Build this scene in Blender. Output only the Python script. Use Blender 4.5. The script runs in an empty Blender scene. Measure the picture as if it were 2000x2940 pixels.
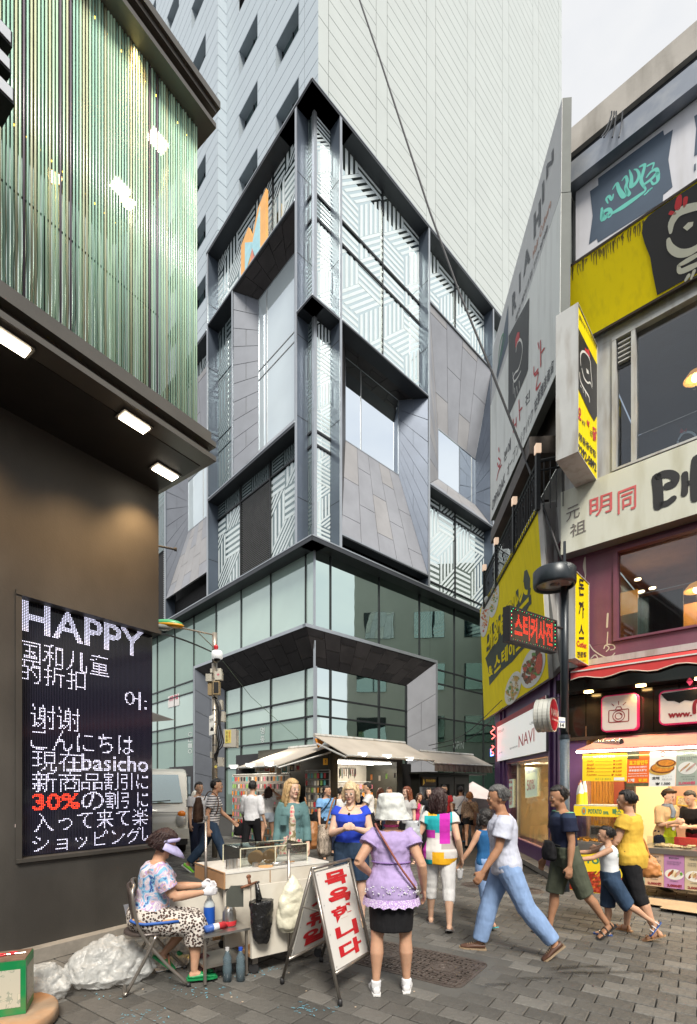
import bpy, math, random
from mathutils import Vector, Matrix, noise as mnoise
random.seed(7)
SC = bpy.context.scene
COL = SC.collection
F = 1410.0; HV = 2253.0; CU = 1000.0; EYE = 1.62        # lens in picture units, horizon row, centre column, eye height
# ---------------------------------------------------------------- camera, sky, sun, exposure
cd = bpy.data.cameras.new('camera'); cam = bpy.data.objects.new('camera', cd); COL.objects.link(cam)
cam.location = (0, 0, EYE); cam.rotation_euler = (math.pi/2, 0, 0)
cd.sensor_fit = 'HORIZONTAL'; cd.sensor_width = 24.0; cd.lens = F/2000*24
cd.shift_y = (HV-1470)/2000.0; cd.clip_start = .05; cd.clip_end = 1000
SC.camera = cam
SUN_DIR = Vector((.16, -.85, .98)).normalized()          # towards the sun
wd = bpy.data.worlds.new('World'); SC.world = wd; wd.use_nodes = True
nt = wd.node_tree; nt.nodes.clear()
wo = nt.nodes.new('ShaderNodeOutputWorld'); bg = nt.nodes.new('ShaderNodeBackground')
sky = nt.nodes.new('ShaderNodeTexSky'); sky.sky_type = 'NISHITA'; sky.sun_disc = False
sky.sun_elevation = math.asin(SUN_DIR.z); sky.sun_rotation = math.atan2(SUN_DIR.x, SUN_DIR.y); sky.dust_density = 3
tc = nt.nodes.new('ShaderNodeTexCoord'); mp = nt.nodes.new('ShaderNodeMapping'); mp.inputs['Scale'].default_value = (1, 1, 2.2)
nz = nt.nodes.new('ShaderNodeTexNoise'); nz.inputs['Scale'].default_value = 2.6; nz.inputs['Detail'].default_value = 7; nz.inputs['Roughness'].default_value = .55
cr = nt.nodes.new('ShaderNodeValToRGB')
cr.color_ramp.elements[0].position = .35; cr.color_ramp.elements[0].color = (6.9, 7.15, 7.6, 1)
cr.color_ramp.elements[1].position = .68; cr.color_ramp.elements[1].color = (8.9, 8.85, 8.7, 1)
mx = nt.nodes.new('ShaderNodeMix'); mx.data_type = 'RGBA'; mx.inputs[0].default_value = .9
nt.links.new(tc.outputs['Generated'], mp.inputs[0]); nt.links.new(mp.outputs[0], nz.inputs['Vector'])
nt.links.new(nz.outputs['Fac'], cr.inputs[0]); nt.links.new(sky.outputs[0], mx.inputs[6]); nt.links.new(cr.outputs[0], mx.inputs[7])
nt.links.new(mx.outputs[2], bg.inputs[0]); nt.links.new(bg.outputs[0], wo.inputs[0])
bg.inputs[1].default_value = .067
sd = bpy.data.lights.new('sun', 'SUN'); sd.energy = 2.9; sd.angle = math.radians(18); sd.color = (1, .93, .82)
so = bpy.data.objects.new('sun', sd); COL.objects.link(so)
so.rotation_euler = SUN_DIR.to_track_quat('Z', 'Y').to_euler()
SC.view_settings.view_transform = 'Standard'; SC.view_settings.look = 'None'
SC.view_settings.exposure = 0.84; SC.view_settings.gamma = 1; SC.view_settings.use_curve_mapping = False
SC.render.engine = 'CYCLES'
cy = SC.cycles; cy.use_denoising = True; cy.max_bounces = 7; cy.diffuse_bounces = 3; cy.glossy_bounces = 4
cy.transmission_bounces = 5; cy.transparent_max_bounces = 12; cy.sample_clamp_indirect = 4; cy.caustics_reflective = False; cy.caustics_refractive = False
cy.use_adaptive_sampling = True
# ---------------------------------------------------------------- helpers
V = Vector
MATS = {}
def M(name, col, rough=.6, metal=0., var=.12, vscale=3., bump=0., bscale=40., spec=.5, emit=0., ecol=None, dirt=None, coat=0., stretch=None, alpha=None, trans=0., tone=False):
 """procedural principled material: base colour varied by two noises, optional dirt streaks and fine relief"""
 if name in MATS: return MATS[name]
 m = bpy.data.materials.new(name); m.use_nodes = True; MATS[name] = m
 t = m.node_tree; N = t.nodes; Lk = t.links; b = N['Principled BSDF']
 b.inputs['Roughness'].default_value = rough; b.inputs['Metallic'].default_value = metal
 b.inputs['Specular IOR Level'].default_value = spec
 if coat: b.inputs['Coat Weight'].default_value = coat; b.inputs['Coat Roughness'].default_value = .05
 if trans: b.inputs['Transmission Weight'].default_value = trans
 if alpha is not None: b.inputs['Alpha'].default_value = alpha
 c4 = (*col, 1)
 if var or dirt or bump or tone:
  tcx = N.new('ShaderNodeTexCoord'); mpp = N.new('ShaderNodeMapping')
  if stretch: mpp.inputs['Scale'].default_value = stretch
  Lk.new(tcx.outputs['Object'], mpp.inputs[0])
 src = None
 if var or tone:
  nn = N.new('ShaderNodeTexNoise'); nn.inputs['Scale'].default_value = vscale; nn.inputs['Detail'].default_value = 5; nn.inputs['Roughness'].default_value = .6
  Lk.new(mpp.outputs[0], nn.inputs['Vector'])
  mr = N.new('ShaderNodeMapRange'); mr.inputs[1].default_value = .3; mr.inputs[2].default_value = .7
  mr.inputs[3].default_value = 1-var; mr.inputs[4].default_value = 1+var
  Lk.new(nn.outputs['Fac'], mr.inputs[0])
  val = mr.outputs[0]
  if tone:
   at = N.new('ShaderNodeAttribute'); at.attribute_name = 'tone'
   oi = N.new('ShaderNodeObjectInfo'); mo = N.new('ShaderNodeMapRange'); mo.inputs[3].default_value = .86; mo.inputs[4].default_value = 1.14
   Lk.new(oi.outputs['Random'], mo.inputs[0])
   m1 = N.new('ShaderNodeMath'); m1.operation = 'MULTIPLY'; Lk.new(val, m1.inputs[0]); Lk.new(at.outputs['Fac'], m1.inputs[1])
   m2 = N.new('ShaderNodeMath'); m2.operation = 'MULTIPLY'; Lk.new(m1.outputs[0], m2.inputs[0]); Lk.new(mo.outputs[0], m2.inputs[1]); val = m2.outputs[0]
  vm = N.new('ShaderNodeVectorMath'); vm.operation = 'SCALE'; vm.inputs[0].default_value = col
  Lk.new(val, vm.inputs['Scale']); src = vm.outputs[0]
 if dirt:                                               # dirt = (colour, amount, scale, stretch)
  dn = N.new('ShaderNodeTexNoise'); dm = N.new('ShaderNodeMapping'); dm.inputs['Scale'].default_value = dirt[3]
  dn.inputs['Scale'].default_value = dirt[2]; dn.inputs['Detail'].default_value = 6
  Lk.new(tcx.outputs['Object'], dm.inputs[0]); Lk.new(dm.outputs[0], dn.inputs['Vector'])
  dr = N.new('ShaderNodeMapRange'); dr.inputs[1].default_value = .48; dr.inputs[2].default_value = .72; dr.inputs[4].default_value = dirt[1]
  Lk.new(dn.outputs['Fac'], dr.inputs[0])
  mm = N.new('ShaderNodeMix'); mm.data_type = 'RGBA'; Lk.new(dr.outputs[0], mm.inputs[0])
  if src: Lk.new(src, mm.inputs[6])
  else: mm.inputs[6].default_value = c4
  mm.inputs[7].default_value = (*dirt[0], 1); src = mm.outputs[2]
 if src: Lk.new(src, b.inputs['Base Color'])
 else: b.inputs['Base Color'].default_value = c4
 if bump:
  bn = N.new('ShaderNodeTexNoise'); bn.inputs['Scale'].default_value = bscale; bn.inputs['Detail'].default_value = 4
  Lk.new(mpp.outputs[0], bn.inputs['Vector'])
  bb = N.new('ShaderNodeBump'); bb.inputs['Strength'].default_value = bump; bb.inputs['Distance'].default_value = .02
  Lk.new(bn.outputs['Fac'], bb.inputs['Height']); Lk.new(bb.outputs[0], b.inputs['Normal'])
 if emit:
  b.inputs['Emission Color'].default_value = (*(ecol or col), 1); b.inputs['Emission Strength'].default_value = emit
 return m
def glassmat(name, deep, tint, refl=.5, rough=.02, wave=.0, film=None):
 """coated facade glass: a dark or filmed body behind a mirror-like coat that strengthens at grazing angles"""
 if name in MATS: return MATS[name]
 m = bpy.data.materials.new(name); m.use_nodes = True; MATS[name] = m
 t = m.node_tree; N = t.nodes; Lk = t.links; N.remove(N['Principled BSDF'])
 out = N['Material Output']
 d = N.new('ShaderNodeBsdfDiffuse'); d.inputs[0].default_value = (*deep, 1)
 g = N.new('ShaderNodeBsdfGlossy'); g.inputs['Color'].default_value = (*tint, 1); g.inputs['Roughness'].default_value = rough
 mixs = N.new('ShaderNodeMixShader'); lw = N.new('ShaderNodeLayerWeight'); lw.inputs[0].default_value = .35
 mr = N.new('ShaderNodeMapRange'); mr.inputs[3].default_value = refl; mr.inputs[4].default_value = 1
 Lk.new(lw.outputs['Fresnel'], mr.inputs[0]); Lk.new(mr.outputs[0], mixs.inputs[0])
 Lk.new(d.outputs[0], mixs.inputs[1]); Lk.new(g.outputs[0], mixs.inputs[2]); Lk.new(mixs.outputs[0], out.inputs[0])
 tcx = N.new('ShaderNodeTexCoord')
 n2 = N.new('ShaderNodeTexNoise'); n2.inputs['Scale'].default_value = .5; Lk.new(tcx.outputs['Object'], n2.inputs['Vector'])
 vm = N.new('ShaderNodeMix'); vm.data_type = 'RGBA'; vm.inputs[6].default_value = (*[x*.8 for x in deep], 1); vm.inputs[7].default_value = (*[min(1, x*1.2) for x in deep], 1)
 Lk.new(n2.outputs['Fac'], vm.inputs[0]); Lk.new(vm.outputs[2], d.inputs[0])
 if wave:
  nn = N.new('ShaderNodeTexNoise'); nn.inputs['Scale'].default_value = .9; nn.inputs['Detail'].default_value = 1; Lk.new(tcx.outputs['Object'], nn.inputs['Vector'])
  bb = N.new('ShaderNodeBump'); bb.inputs['Strength'].default_value = wave; bb.inputs['Distance'].default_value = .05
  Lk.new(nn.outputs['Fac'], bb.inputs['Height']); Lk.new(bb.outputs[0], g.inputs['Normal'])
 return m
def clearmat(name, tint=(.9, .95, .95), opac=.12, hi=.9):
 """thin clear sheet: mostly see-through with a glossy surface"""
 if name in MATS: return MATS[name]
 m = bpy.data.materials.new(name); m.use_nodes = True; MATS[name] = m
 t = m.node_tree; N = t.nodes; Lk = t.links; N.remove(N['Principled BSDF']); out = N['Material Output']
 tr = N.new('ShaderNodeBsdfTransparent'); tr.inputs[0].default_value = (*tint, 1)
 g = N.new('ShaderNodeBsdfGlossy'); g.inputs['Roughness'].default_value = .03
 lw = N.new('ShaderNodeLayerWeight'); lw.inputs[0].default_value = .3
 mr = N.new('ShaderNodeMapRange'); mr.inputs[3].default_value = opac; mr.inputs[4].default_value = hi
 ms = N.new('ShaderNodeMixShader'); Lk.new(lw.outputs['Fresnel'], mr.inputs[0]); Lk.new(mr.outputs[0], ms.inputs[0])
 Lk.new(tr.outputs[0], ms.inputs[1]); Lk.new(g.outputs[0], ms.inputs[2]); Lk.new(ms.outputs[0], out.inputs[0])
 return m
WL = {}                                                    # world position of each thing's origin, by object name
def tag(o, label=None, cat=None, group=None, kind=None):
 if label: o['label'] = label
 if cat: o['category'] = cat
 if group: o['group'] = group
 if kind: o['kind'] = kind
 return o
def thing(name, label, cat, loc=(0, 0, 0), rz=0, group=None, kind=None, scale=1):
 o = bpy.data.objects.new(name, None); COL.objects.link(o); o.location = loc; o.rotation_euler = (0, 0, rz)
 if scale != 1: o.scale = (scale,)*3
 o.empty_display_size = .1
 WL[o.name] = V(loc); return tag(o, label, cat, group, kind)
def clone(root, loc=None, rz=None, label=None):
 def cp(o, par):
  c = o.copy(); COL.objects.link(c)
  if par: c.parent = par
  WL[c.name] = WL.get(o.name, V((0, 0, 0)))
  for ch in o.children: cp(ch, c)
  return c
 r = cp(root, None)
 if loc is not None: r.location = loc
 if rz is not None: r.rotation_euler = (0, 0, rz)
 if label: r['label'] = label
 return r
class MB:
 def __init__(s): s.v = []; s.f = []
 def add(s, vs, fs):
  n = len(s.v); s.v += [V(a) for a in vs]; s.f += [tuple(i+n for i in f) for f in fs]; return s
 def slab(s, poly, ext):
  """solid made by pushing a flat polygon along the vector ext"""
  ext = V(ext); n = len(poly); vs = [V(p) for p in poly] + [V(p)+ext for p in poly]
  fs = [tuple(range(n)), tuple(range(2*n-1, n-1, -1))] + [(i, i+n, (i+1) % n + n, (i+1) % n) for i in range(n)]
  return s.add(vs, fs)
 def box(s, x0, x1, y0, y1, z0, z1):
  return s.slab([(x0, y0, z0), (x1, y0, z0), (x1, y1, z0), (x0, y1, z0)], (0, 0, z1-z0))
 def quad(s, a, b, c, d): return s.add([a, b, c, d], [(0, 1, 2, 3)])
 def poly(s, pts): return s.add(pts, [tuple(range(len(pts)))])
 def tube(s, pts, r, n=8, closed=False):
  pts = [V(p) for p in pts]; m = len(pts); vs = []; rs = r if isinstance(r, (list, tuple)) else [r]*m
  up = None
  for i, p in enumerate(pts):
   if closed: t = pts[(i+1) % m]-pts[i-1]
   else: t = pts[min(i+1, m-1)]-pts[max(i-1, 0)]
   t = t.normalized() if t.length > 1e-9 else V((0, 0, 1))
   if up is None:
    up = V((0, 0, 1)) if abs(t.z) < .9 else V((1, 0, 0))
   a = t.cross(up)
   if a.length < 1e-4: a = t.orthogonal()
   a.normalize(); b = a.cross(t).normalized(); up = b
   for k in range(n):
    an = 2*math.pi*k/n; vs.append(p+a*math.cos(an)*rs[i]+b*math.sin(an)*rs[i])
  fs = []
  for i in range(m if closed else m-1):
   j = (i+1) % m
   for k in range(n): fs.append((i*n+k, i*n+(k+1) % n, j*n+(k+1) % n, j*n+k))
  if not closed: fs += [tuple(range(n-1, -1, -1)), tuple(range((m-1)*n, m*n))]
  return s.add(vs, fs)
 def lathe(s, prof, c=(0, 0, 0), n=20, axis=None, cap=True):
  """profile [(radius, height)] turned round an axis through c"""
  c = V(c); ax = V(axis).normalized() if axis else V((0, 0, 1)); a = ax.orthogonal().normalized(); b = ax.cross(a)
  vs = [c+ax*h+(a*math.cos(2*math.pi*k/n)+b*math.sin(2*math.pi*k/n))*r for r, h in prof for k in range(n)]
  m = len(prof); fs = [(i*n+k, i*n+(k+1) % n, (i+1)*n+(k+1) % n, (i+1)*n+k) for i in range(m-1) for k in range(n)]
  if cap: fs += [tuple(range(n-1, -1, -1)), tuple(range((m-1)*n, m*n))]
  return s.add(vs, fs)
 def ell(s, c, r, seg=16, rings=10, rot=None):
  c = V(c); vs = []; fs = []
  for i in range(1, rings):
   th = math.pi*i/rings
   for k in range(seg):
    ph = 2*math.pi*k/seg; p = V((r[0]*math.sin(th)*math.cos(ph), r[1]*math.sin(th)*math.sin(ph), r[2]*math.cos(th)))
    vs.append(c+(rot @ p if rot else p))
  t = V((0, 0, r[2])); vs += [c+(rot @ t if rot else t), c-(rot @ t if rot else t)]; T = len(vs)-2
  for i in range(rings-2):
   for k in range(seg): fs.append((i*seg+k, (i+1)*seg+k, (i+1)*seg+(k+1) % seg, i*seg+(k+1) % seg))
  for k in range(seg): fs += [(T, k, (k+1) % seg), (T+1, (rings-2)*seg+(k+1) % seg, (rings-2)*seg+k)]
  return s.add(vs, fs)
 def loft(s, rings, n=16):
  """rings: (centre, x radius vector, y radius vector), closed at both ends"""
  vs = [c+a*math.cos(2*math.pi*k/n)+b*math.sin(2*math.pi*k/n) for c, a, b in rings for k in range(n)]
  m = len(rings); fs = [(i*n+k, i*n+(k+1) % n, (i+1)*n+(k+1) % n, (i+1)*n+k) for i in range(m-1) for k in range(n)]
  fs += [tuple(range(n-1, -1, -1)), tuple(range((m-1)*n, m*n))]
  return s.add(vs, fs)
 def mesh(s, name, mat, smooth=False, off=None):
  me = bpy.data.meshes.new(name); off = off or V((0, 0, 0))
  me.from_pydata([v-off for v in s.v], [], s.f)
  if mat: me.materials.append(mat)
  me.validate(); me.update()
  if smooth: me.polygons.foreach_set('use_smooth', [True]*len(me.polygons))
  return me
 def build(s, name, mat, parent=None, smooth=False, local=False, label=None, kind=None, cat=None, group=None):
  if not s.v: return None
  off = V((0, 0, 0)) if (local or parent is None) else WL.get(parent.name, V((0, 0, 0)))
  o = bpy.data.objects.new(name, s.mesh(name, mat, smooth, off)); COL.objects.link(o)
  if parent: o.parent = parent
  WL[o.name] = off
  return tag(o, label, cat, group, kind)
def fixn(o):
 """make face normals point outwards"""
 import bmesh
 bm = bmesh.new(); bm.from_mesh(o.data); bmesh.ops.recalc_face_normals(bm, faces=bm.faces); bm.to_mesh(o.data); bm.free(); return o
class Plane:
 """vertical plane of a facade: point, direction along it, outward normal; px() finds where a line of sight meets it"""
 def __init__(s, p, d, n): s.p = V(p).to_2d() if len(p) == 3 else V(p); s.d = V(d).normalized(); s.n = V(n).normalized()
 def at(s, t, z, off=0): q = s.p+s.d*t+s.n*off; return V((q.x, q.y, z))
 def sz(s, u, v, off=0):
  a = (u-CU)/F; p = s.p+s.n*off; t = (a*p.y-p.x)/(s.d.x-a*s.d.y); y = p.y+t*s.d.y
  return t, EYE+(HV-v)/F*y
 def px(s, u, v, off=0): t, z = s.sz(u, v, off); return s.at(t, z, off)
 def s(s_, u, off=0): return s_.sz(u, 0, off)[0]
 def quad(s, uv, off=0): return [s.px(u, v, off) for u, v in uv]
 def box(s, mb, t0, t1, z0, z1, o0, o1):
  mb.slab([s.at(t0, z0, o0), s.at(t1, z0, o0), s.at(t1, z1, o0), s.at(t0, z1, o0)], V((s.n.x, s.n.y, 0))*(o1-o0)); return mb
 def N(s): return V((s.n.x, s.n.y, 0))
def ray(u, v, y): return V(((u-CU)/F*y, y, EYE+(HV-v)/F*y))
def onz(u, v, z=0): y = (z-EYE)*F/(HV-v); return V(((u-CU)/F*y, y, z))
def bil(q, x, y):
 """point of a quad (bottom left, bottom right, top right, top left)"""
 return (q[0]*(1-x)+q[1]*x)*(1-y)+(q[3]*(1-x)+q[2]*x)*y
_TC = {}
def text2d(body, bold=0, shear=0):
 k = (body, bold, shear)
 if k in _TC: return _TC[k]
 c = bpy.data.curves.new('t', 'FONT'); c.body = body; c.resolution_u = 3; c.offset = bold; c.shear = shear
 o = bpy.data.objects.new('t', c); me = bpy.data.meshes.new_from_object(o)
 vs = [(v.co.x, v.co.y) for v in me.vertices]; fs = [tuple(p.vertices) for p in me.polygons]
 bpy.data.objects.remove(o); bpy.data.curves.remove(c); bpy.data.meshes.remove(me)
 x0 = min(a[0] for a in vs); x1 = max(a[0] for a in vs); y0 = min(a[1] for a in vs); y1 = max(a[1] for a in vs)
 r = ([((x-x0)/(x1-x0), (y-y0)/(y1-y0)) for x, y in vs], fs, (x1-x0)/(y1-y0)); _TC[k] = r; return r
def qn(q):
 n = (q[1]-q[0]).cross(q[3]-q[0]).normalized()
 return n if n.dot(V((0, 0, EYE))-q[0]) > 0 else -n
def write(mb, q, rect, body, bold=0, lift=.006, shear=0):
 """lettering stretched over rect = (x0, y0, x1, y1) of a sign quad, y up"""
 vs, fs, _ = text2d(body, bold, shear); n = qn(q)*lift; x0, y0, x1, y1 = rect
 mb.add([bil(q, x0+(x1-x0)*a, y0+(y1-y0)*b)+n for a, b in vs], fs); return mb
def shape(mb, q, pts, lift=.004):
 n = qn(q)*lift; return mb.poly([bil(q, x, y)+n for x, y in pts])
def stroke(mb, q, pts, w, lift=.006, asp=1., closed=False):
 """a brush line of width w (share of the quad's height) along pts in quad coordinates; asp = width/height of the quad"""
 n = qn(q)*lift; P = [V((x*asp, y)) for x, y in pts]; m = len(P); L_ = []; R_ = []
 ws = w if isinstance(w, (list, tuple)) else [w]*m
 for i, p in enumerate(P):
  t = (P[(i+1) % m]-P[i-1]) if closed else (P[min(i+1, m-1)]-P[max(i-1, 0)])
  t = t.normalized() if t.length > 1e-9 else V((1, 0)); k = V((-t.y, t.x))*ws[i]/2
  L_.append(p+k); R_.append(p-k)
 vs = [bil(q, a.x/asp, a.y)+n for a in L_]+[bil(q, a.x/asp, a.y)+n for a in R_]
 fs = [(i, (i+1) % m, m+(i+1) % m, m+i) for i in range(m if closed else m-1)]
 mb.add(vs, fs)
 if not closed:
  for e in (0, m-1):
   c = P[e]; mb.poly([bil(q, (c.x+math.cos(a*math.pi/4)*ws[e]/2)/asp, c.y+math.sin(a*math.pi/4)*ws[e]/2)+n*1.02 for a in range(8)])
 return mb
def disc(mb, q, cx, cy, rx, ry, lift=.005, n=24, a0=0, rot=0):
 pts = []
 for k in range(n):
  a = 2*math.pi*k/n; x = rx*math.cos(a); y = ry*math.sin(a); c, s = math.cos(rot), math.sin(rot); pts.append((cx+x*c-y*s, cy+x*s+y*c))
 return shape(mb, q, pts, lift)
def pieces(items, name, mat, parent, limit=300, kind_rest=True, label=None):
 """items: (size, MB). the largest become objects of their own, the rest one part"""
 items = sorted(items, key=lambda a: -a[0])
 for _, mb in items[:limit]: mb.build(name, random.choice(mat) if isinstance(mat, list) else mat, parent)
 if len(items) > limit:
  r = MB()
  for _, mb in items[limit:]: r.add(mb.v, mb.f)
  r.build(name+'s_small', mat[0] if isinstance(mat, list) else mat, parent, kind='stuff')
def lamp(kind, loc, energy, col, size=.2, size_y=None, aim=None, spot=None, name='lamp_light', blend=.6):
 d = bpy.data.lights.new(name, kind); d.energy = energy; d.color = col
 if kind == 'AREA':
  d.size = size
  if size_y: d.shape = 'RECTANGLE'; d.size_y = size_y
 else: d.shadow_soft_size = size
 if spot: d.spot_size = math.radians(spot); d.spot_blend = blend
 o = bpy.data.objects.new(name, d); COL.objects.link(o); o.location = loc
 if aim is not None: o.rotation_euler = (V(loc)-V(aim)).to_track_quat('Z', 'Y').to_euler()
 return o
# ================================================================ PLAZA (tower, framed glass block, podium)
RH = V((1500/F, 1)).normalized(); LH = V((-RH.y, RH.x))          # directions of the two street faces, at right angles
C0 = V((-1.417, 19.15))
PR = Plane(C0, RH, -LH); PL = Plane(C0, LH, -RH)
m_panW = M('tower_panel_pale', (.45, .49, .48), .45, var=.035, vscale=.6, bump=.03, bscale=6, dirt=((.5, .52, .5), .12, .25, (3, 3, .4)))
m_panShade = M('tower_panel_shade_tint', (.40, .465, .515), .45, var=.03, vscale=.6, bump=.03, bscale=6, dirt=((.45, .5, .55), .12, .25, (3, 3, .4)))  # panels of the left face: bluish shade put into their colour
m_joint = M('joint_grey', (.22, .23, .23), .8)
m_dk = M('charcoal_metal', (.045, .05, .058), .42, .3, var=.15, vscale=.8)
m_fin = M('blue_grey_metal', (.10, .125, .165), .38, .45, var=.14, vscale=.5)
m_fine = M('fin_edge_metal', (.42, .45, .48), .3, .7, var=.05)
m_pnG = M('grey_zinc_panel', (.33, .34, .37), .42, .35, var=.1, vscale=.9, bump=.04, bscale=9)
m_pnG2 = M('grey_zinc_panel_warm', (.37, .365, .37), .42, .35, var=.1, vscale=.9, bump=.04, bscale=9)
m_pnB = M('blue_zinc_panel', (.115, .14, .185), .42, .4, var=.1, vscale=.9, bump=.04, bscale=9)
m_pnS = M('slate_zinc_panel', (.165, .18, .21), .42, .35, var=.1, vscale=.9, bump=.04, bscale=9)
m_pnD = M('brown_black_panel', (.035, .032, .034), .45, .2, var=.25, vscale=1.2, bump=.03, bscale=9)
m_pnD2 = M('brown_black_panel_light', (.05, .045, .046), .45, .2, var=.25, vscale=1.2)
m_gl = glassmat('facade_glass', (.022, .04, .042), (.78, .90, .88), .30, .012, wave=.05)
m_glf = glassmat('filmed_glass', (.42, .55, .50), (.85, .95, .90), .30, .03, wave=.04)
m_glb = glassmat('pale_window_glass', (.55, .63, .66), (.88, .95, 1), .3, .02, wave=.03)
m_glg = glassmat('green_glass', (.24, .33, .285), (.66, .80, .74), .22, .015, wave=.08)
m_film = M('white_film', (.62, .70, .72), .25, var=.05, spec=.6)
m_filmd = M('grey_film', (.16, .20, .21), .25, var=.05, spec=.6)
m_mul = M('dark_mullion', (.03, .033, .036), .4, .4)
m_louv = M('louvre_metal', (.40, .41, .41), .4, .5)
m_black = M('black_void', (.008, .008, .009), .8)
plaza = thing('shopping_centre', 'tall pale panelled tower with folded charcoal frames and glass podium at the street corner', 'building', (C0.x, C0.y, 0))
zr = lambda P, u, v, off=0: P.sz(u, v, off)[1]
Z_CAP = zr(PR, 897, 222); Z_COR = zr(PR, 896, 1534); Z_CC = zr(PR, 898, 845)
Z_LEDR = zr(PR, 980, 915); Z_LEDL = zr(PL, 846, 572)
REC = -.6
# ---- tower behind: two faces of cladding panels with open joints, window reveals on the left one
TW = 1.8
PTR = Plane(PR.at(0, 0).to_2d()+(RH+LH)*TW, RH, -LH); PTL = Plane(PR.at(0, 0).to_2d()+(RH+LH)*TW, LH, -RH)
ZT0, ZT1 = 19.0, 72.0; ROW = .692
tr_end = PTR.s(1612)
mb = MB(); mb.slab([PTR.at(.55, ZT0, -.06), PTR.at(tr_end, ZT0, -.06), PTR.at(tr_end, ZT0, -14), PTR.at(.55, ZT0, -14)], (0, 0, ZT1-ZT0))
tw = mb.build('tower_core', m_joint, plaza)
rows = int((ZT1-ZT0)/ROW)
ucols = [911, 943, 1079.5, 1111, 1224, 1250, 1341, 1364.6, 1441.7, 1460, 1529, 1545.7, 1603, 1612]
it = []; G = .017
for i in range(len(ucols)-1):
 a = max(0, PTR.s(ucols[i])); b = PTR.s(ucols[i+1]); nar = i % 2 == 0
 st = 3 if nar else 1
 for r in range(0, rows, st):
  z0 = ZT0+r*ROW; z1 = min(z0+ROW*st, ZT1); mb = MB()
  PTR.box(mb, a+G, b-G, z0+G, z1-G, -.05, 0)
  y = PTR.at((a+b)/2, 0).y
  vis = z1 > Z_CAP-1.5 and z0 < EYE+(HV+10)/F*y
  it.append(((b-a)*(z1-z0)/y**2 if vis else 0, mb))
clad = MB(); PTR.box(clad, .05, tr_end-.05, ZT0, ZT0+.3, -.1, -.055); cl = clad.build('cladding', m_joint, plaza)
pieces([x for x in it], 'panel', m_panW, cl, 150)
# left face: window columns (s ranges) on a 3.46 m floor height
wtop0 = PTL.sz(858, 2)[1]; FLH = ROW*5
wcols = [(PTL.s(858), PTL.s(791)), (PTL.s(739.5), PTL.s(685)), (PTL.s(616), PTL.s(574)), (PTL.s(538), PTL.s(502.5))]
s_step = PTL.s(649); STEP = .55
for k in (1, 2, 3): wcols.append((wcols[3][0]+3.6*k, wcols[3][1]+3.6*k))
zoff = (wtop0-ZT0) % ROW; ZL0 = ZT0+zoff-ROW
cols = [0, PTL.s(873.6), wcols[0][0], wcols[0][1], PTL.s(765.6), wcols[1][0], wcols[1][1], s_step]
cw = [0, 0, 1, 0, 0, 1, 0]
cols2 = [s_step]; cw2 = []
for w in wcols[2:]: cols2 += [w[0], w[1]]; cw2 += [0, 1]
cols2.append(cols2[-1]+2); cw2.append(0)
core = MB(); PTL.box(core, 0.1, s_step, ZT0, ZT1, -14, -.5); PTL.box(core, s_step, cols2[-1], ZT0, ZT1, -12, STEP-.5)
core.build('tower_core', m_joint, plaza)
it = []; wins = []
def lpan(a, b, z0, z1, base):
 mb = MB(); PTL.box(mb, a+G, b-G, z0+G, z1-G, base-.05, base); y = PTL.at((a+b)/2, 0).y
 vis = z1 > Z_CAP-1.5 and z0 < EYE+(HV+10)/F*y
 it.append(((b-a)*(z1-z0)/y**2 if vis else 0, mb))
for cs, ws, base in ((cols, cw, 0), (cols2, cw2, STEP)):
 for r in range(int((ZT1-ZL0)/ROW)):
  z0 = ZL0+r*ROW; z1 = z0+ROW
  k = round((wtop0-z1)/ROW) % 5; isw = k in (0, 1)
  run = None
  for c in range(len(ws)):
   a, b = cs[c], cs[c+1]
   if ws[c] and isw:
    if run is not None: lpan(run, a, z0, z1, base); run = None
    if k == 0: wins.append((a, b, z1-2*ROW, z1, base))
   else:
    if run is None: run = a
    split = (cs is cols and c in (0, 3)) or (cs is cols2 and not ws[c]) or c == len(ws)-1
    if split or (c+1 < len(ws) and ws[c+1] and isw): lpan(run, b, z0, z1, base); run = None
sp = MB()
for r in range(int((ZT1-ZL0)/ROW)):
 mb = MB(); z0 = ZL0+r*ROW
 mb.slab([PTL.at(s_step, z0+G, -.03), PTL.at(s_step, z0+G, STEP-.02), PTL.at(s_step, z0+ROW-G, STEP-.02), PTL.at(s_step, z0+ROW-G, -.03)], V((-LH.x, -LH.y, 0))*.04)
 it.append((.004, mb))
cl2 = MB(); PTL.box(cl2, .05, s_step-.05, ZT0, ZT0+.3, -.1, -.055); cl2 = cl2.build('cladding', m_joint, plaza)
pieces(it, 'panel', m_panShade, cl2, 150)
m_rev = M('window_reveal', (.36, .42, .47), .5, .2, var=.05)
for a, b, z0, z1, base in wins:
 y = PTL.at(a, 0).y
 if z1 < Z_CAP-6 or z0 > EYE+(HV+10)/F*y: continue
 f = MB(); d = -.42
 PTL.box(f, a, b, z0-.0, z0+.04, base+d, base-.0); PTL.box(f, a, b, z1-.04, z1, base+d, base-.0)
 PTL.box(f, a, a+.03, z0+.04, z1-.04, base+d, base-.0); PTL.box(f, b-.03, b, z0+.04, z1-.04, base+d, base-.0)
 fo = f.build('window', m_rev, plaza)
 g = MB(); PTL.box(g, a+.03, b-.03, z0+.04, z1-.04, base+d-.01, base+d+.03); g.build('pane', m_gl, fo)
 s_ = MB()
 for q in (a+.05, (a+b)/2, b-.08): PTL.box(s_, q, q+.04, z0+.05, z1-.05, base+d+.032, base+d+.07)
 PTL.box(s_, a+.1, b-.1, z0+.05, z0+.1, base+d+.032, base+d+.065)
 s_.build('sash', m_mul, fo)
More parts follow.
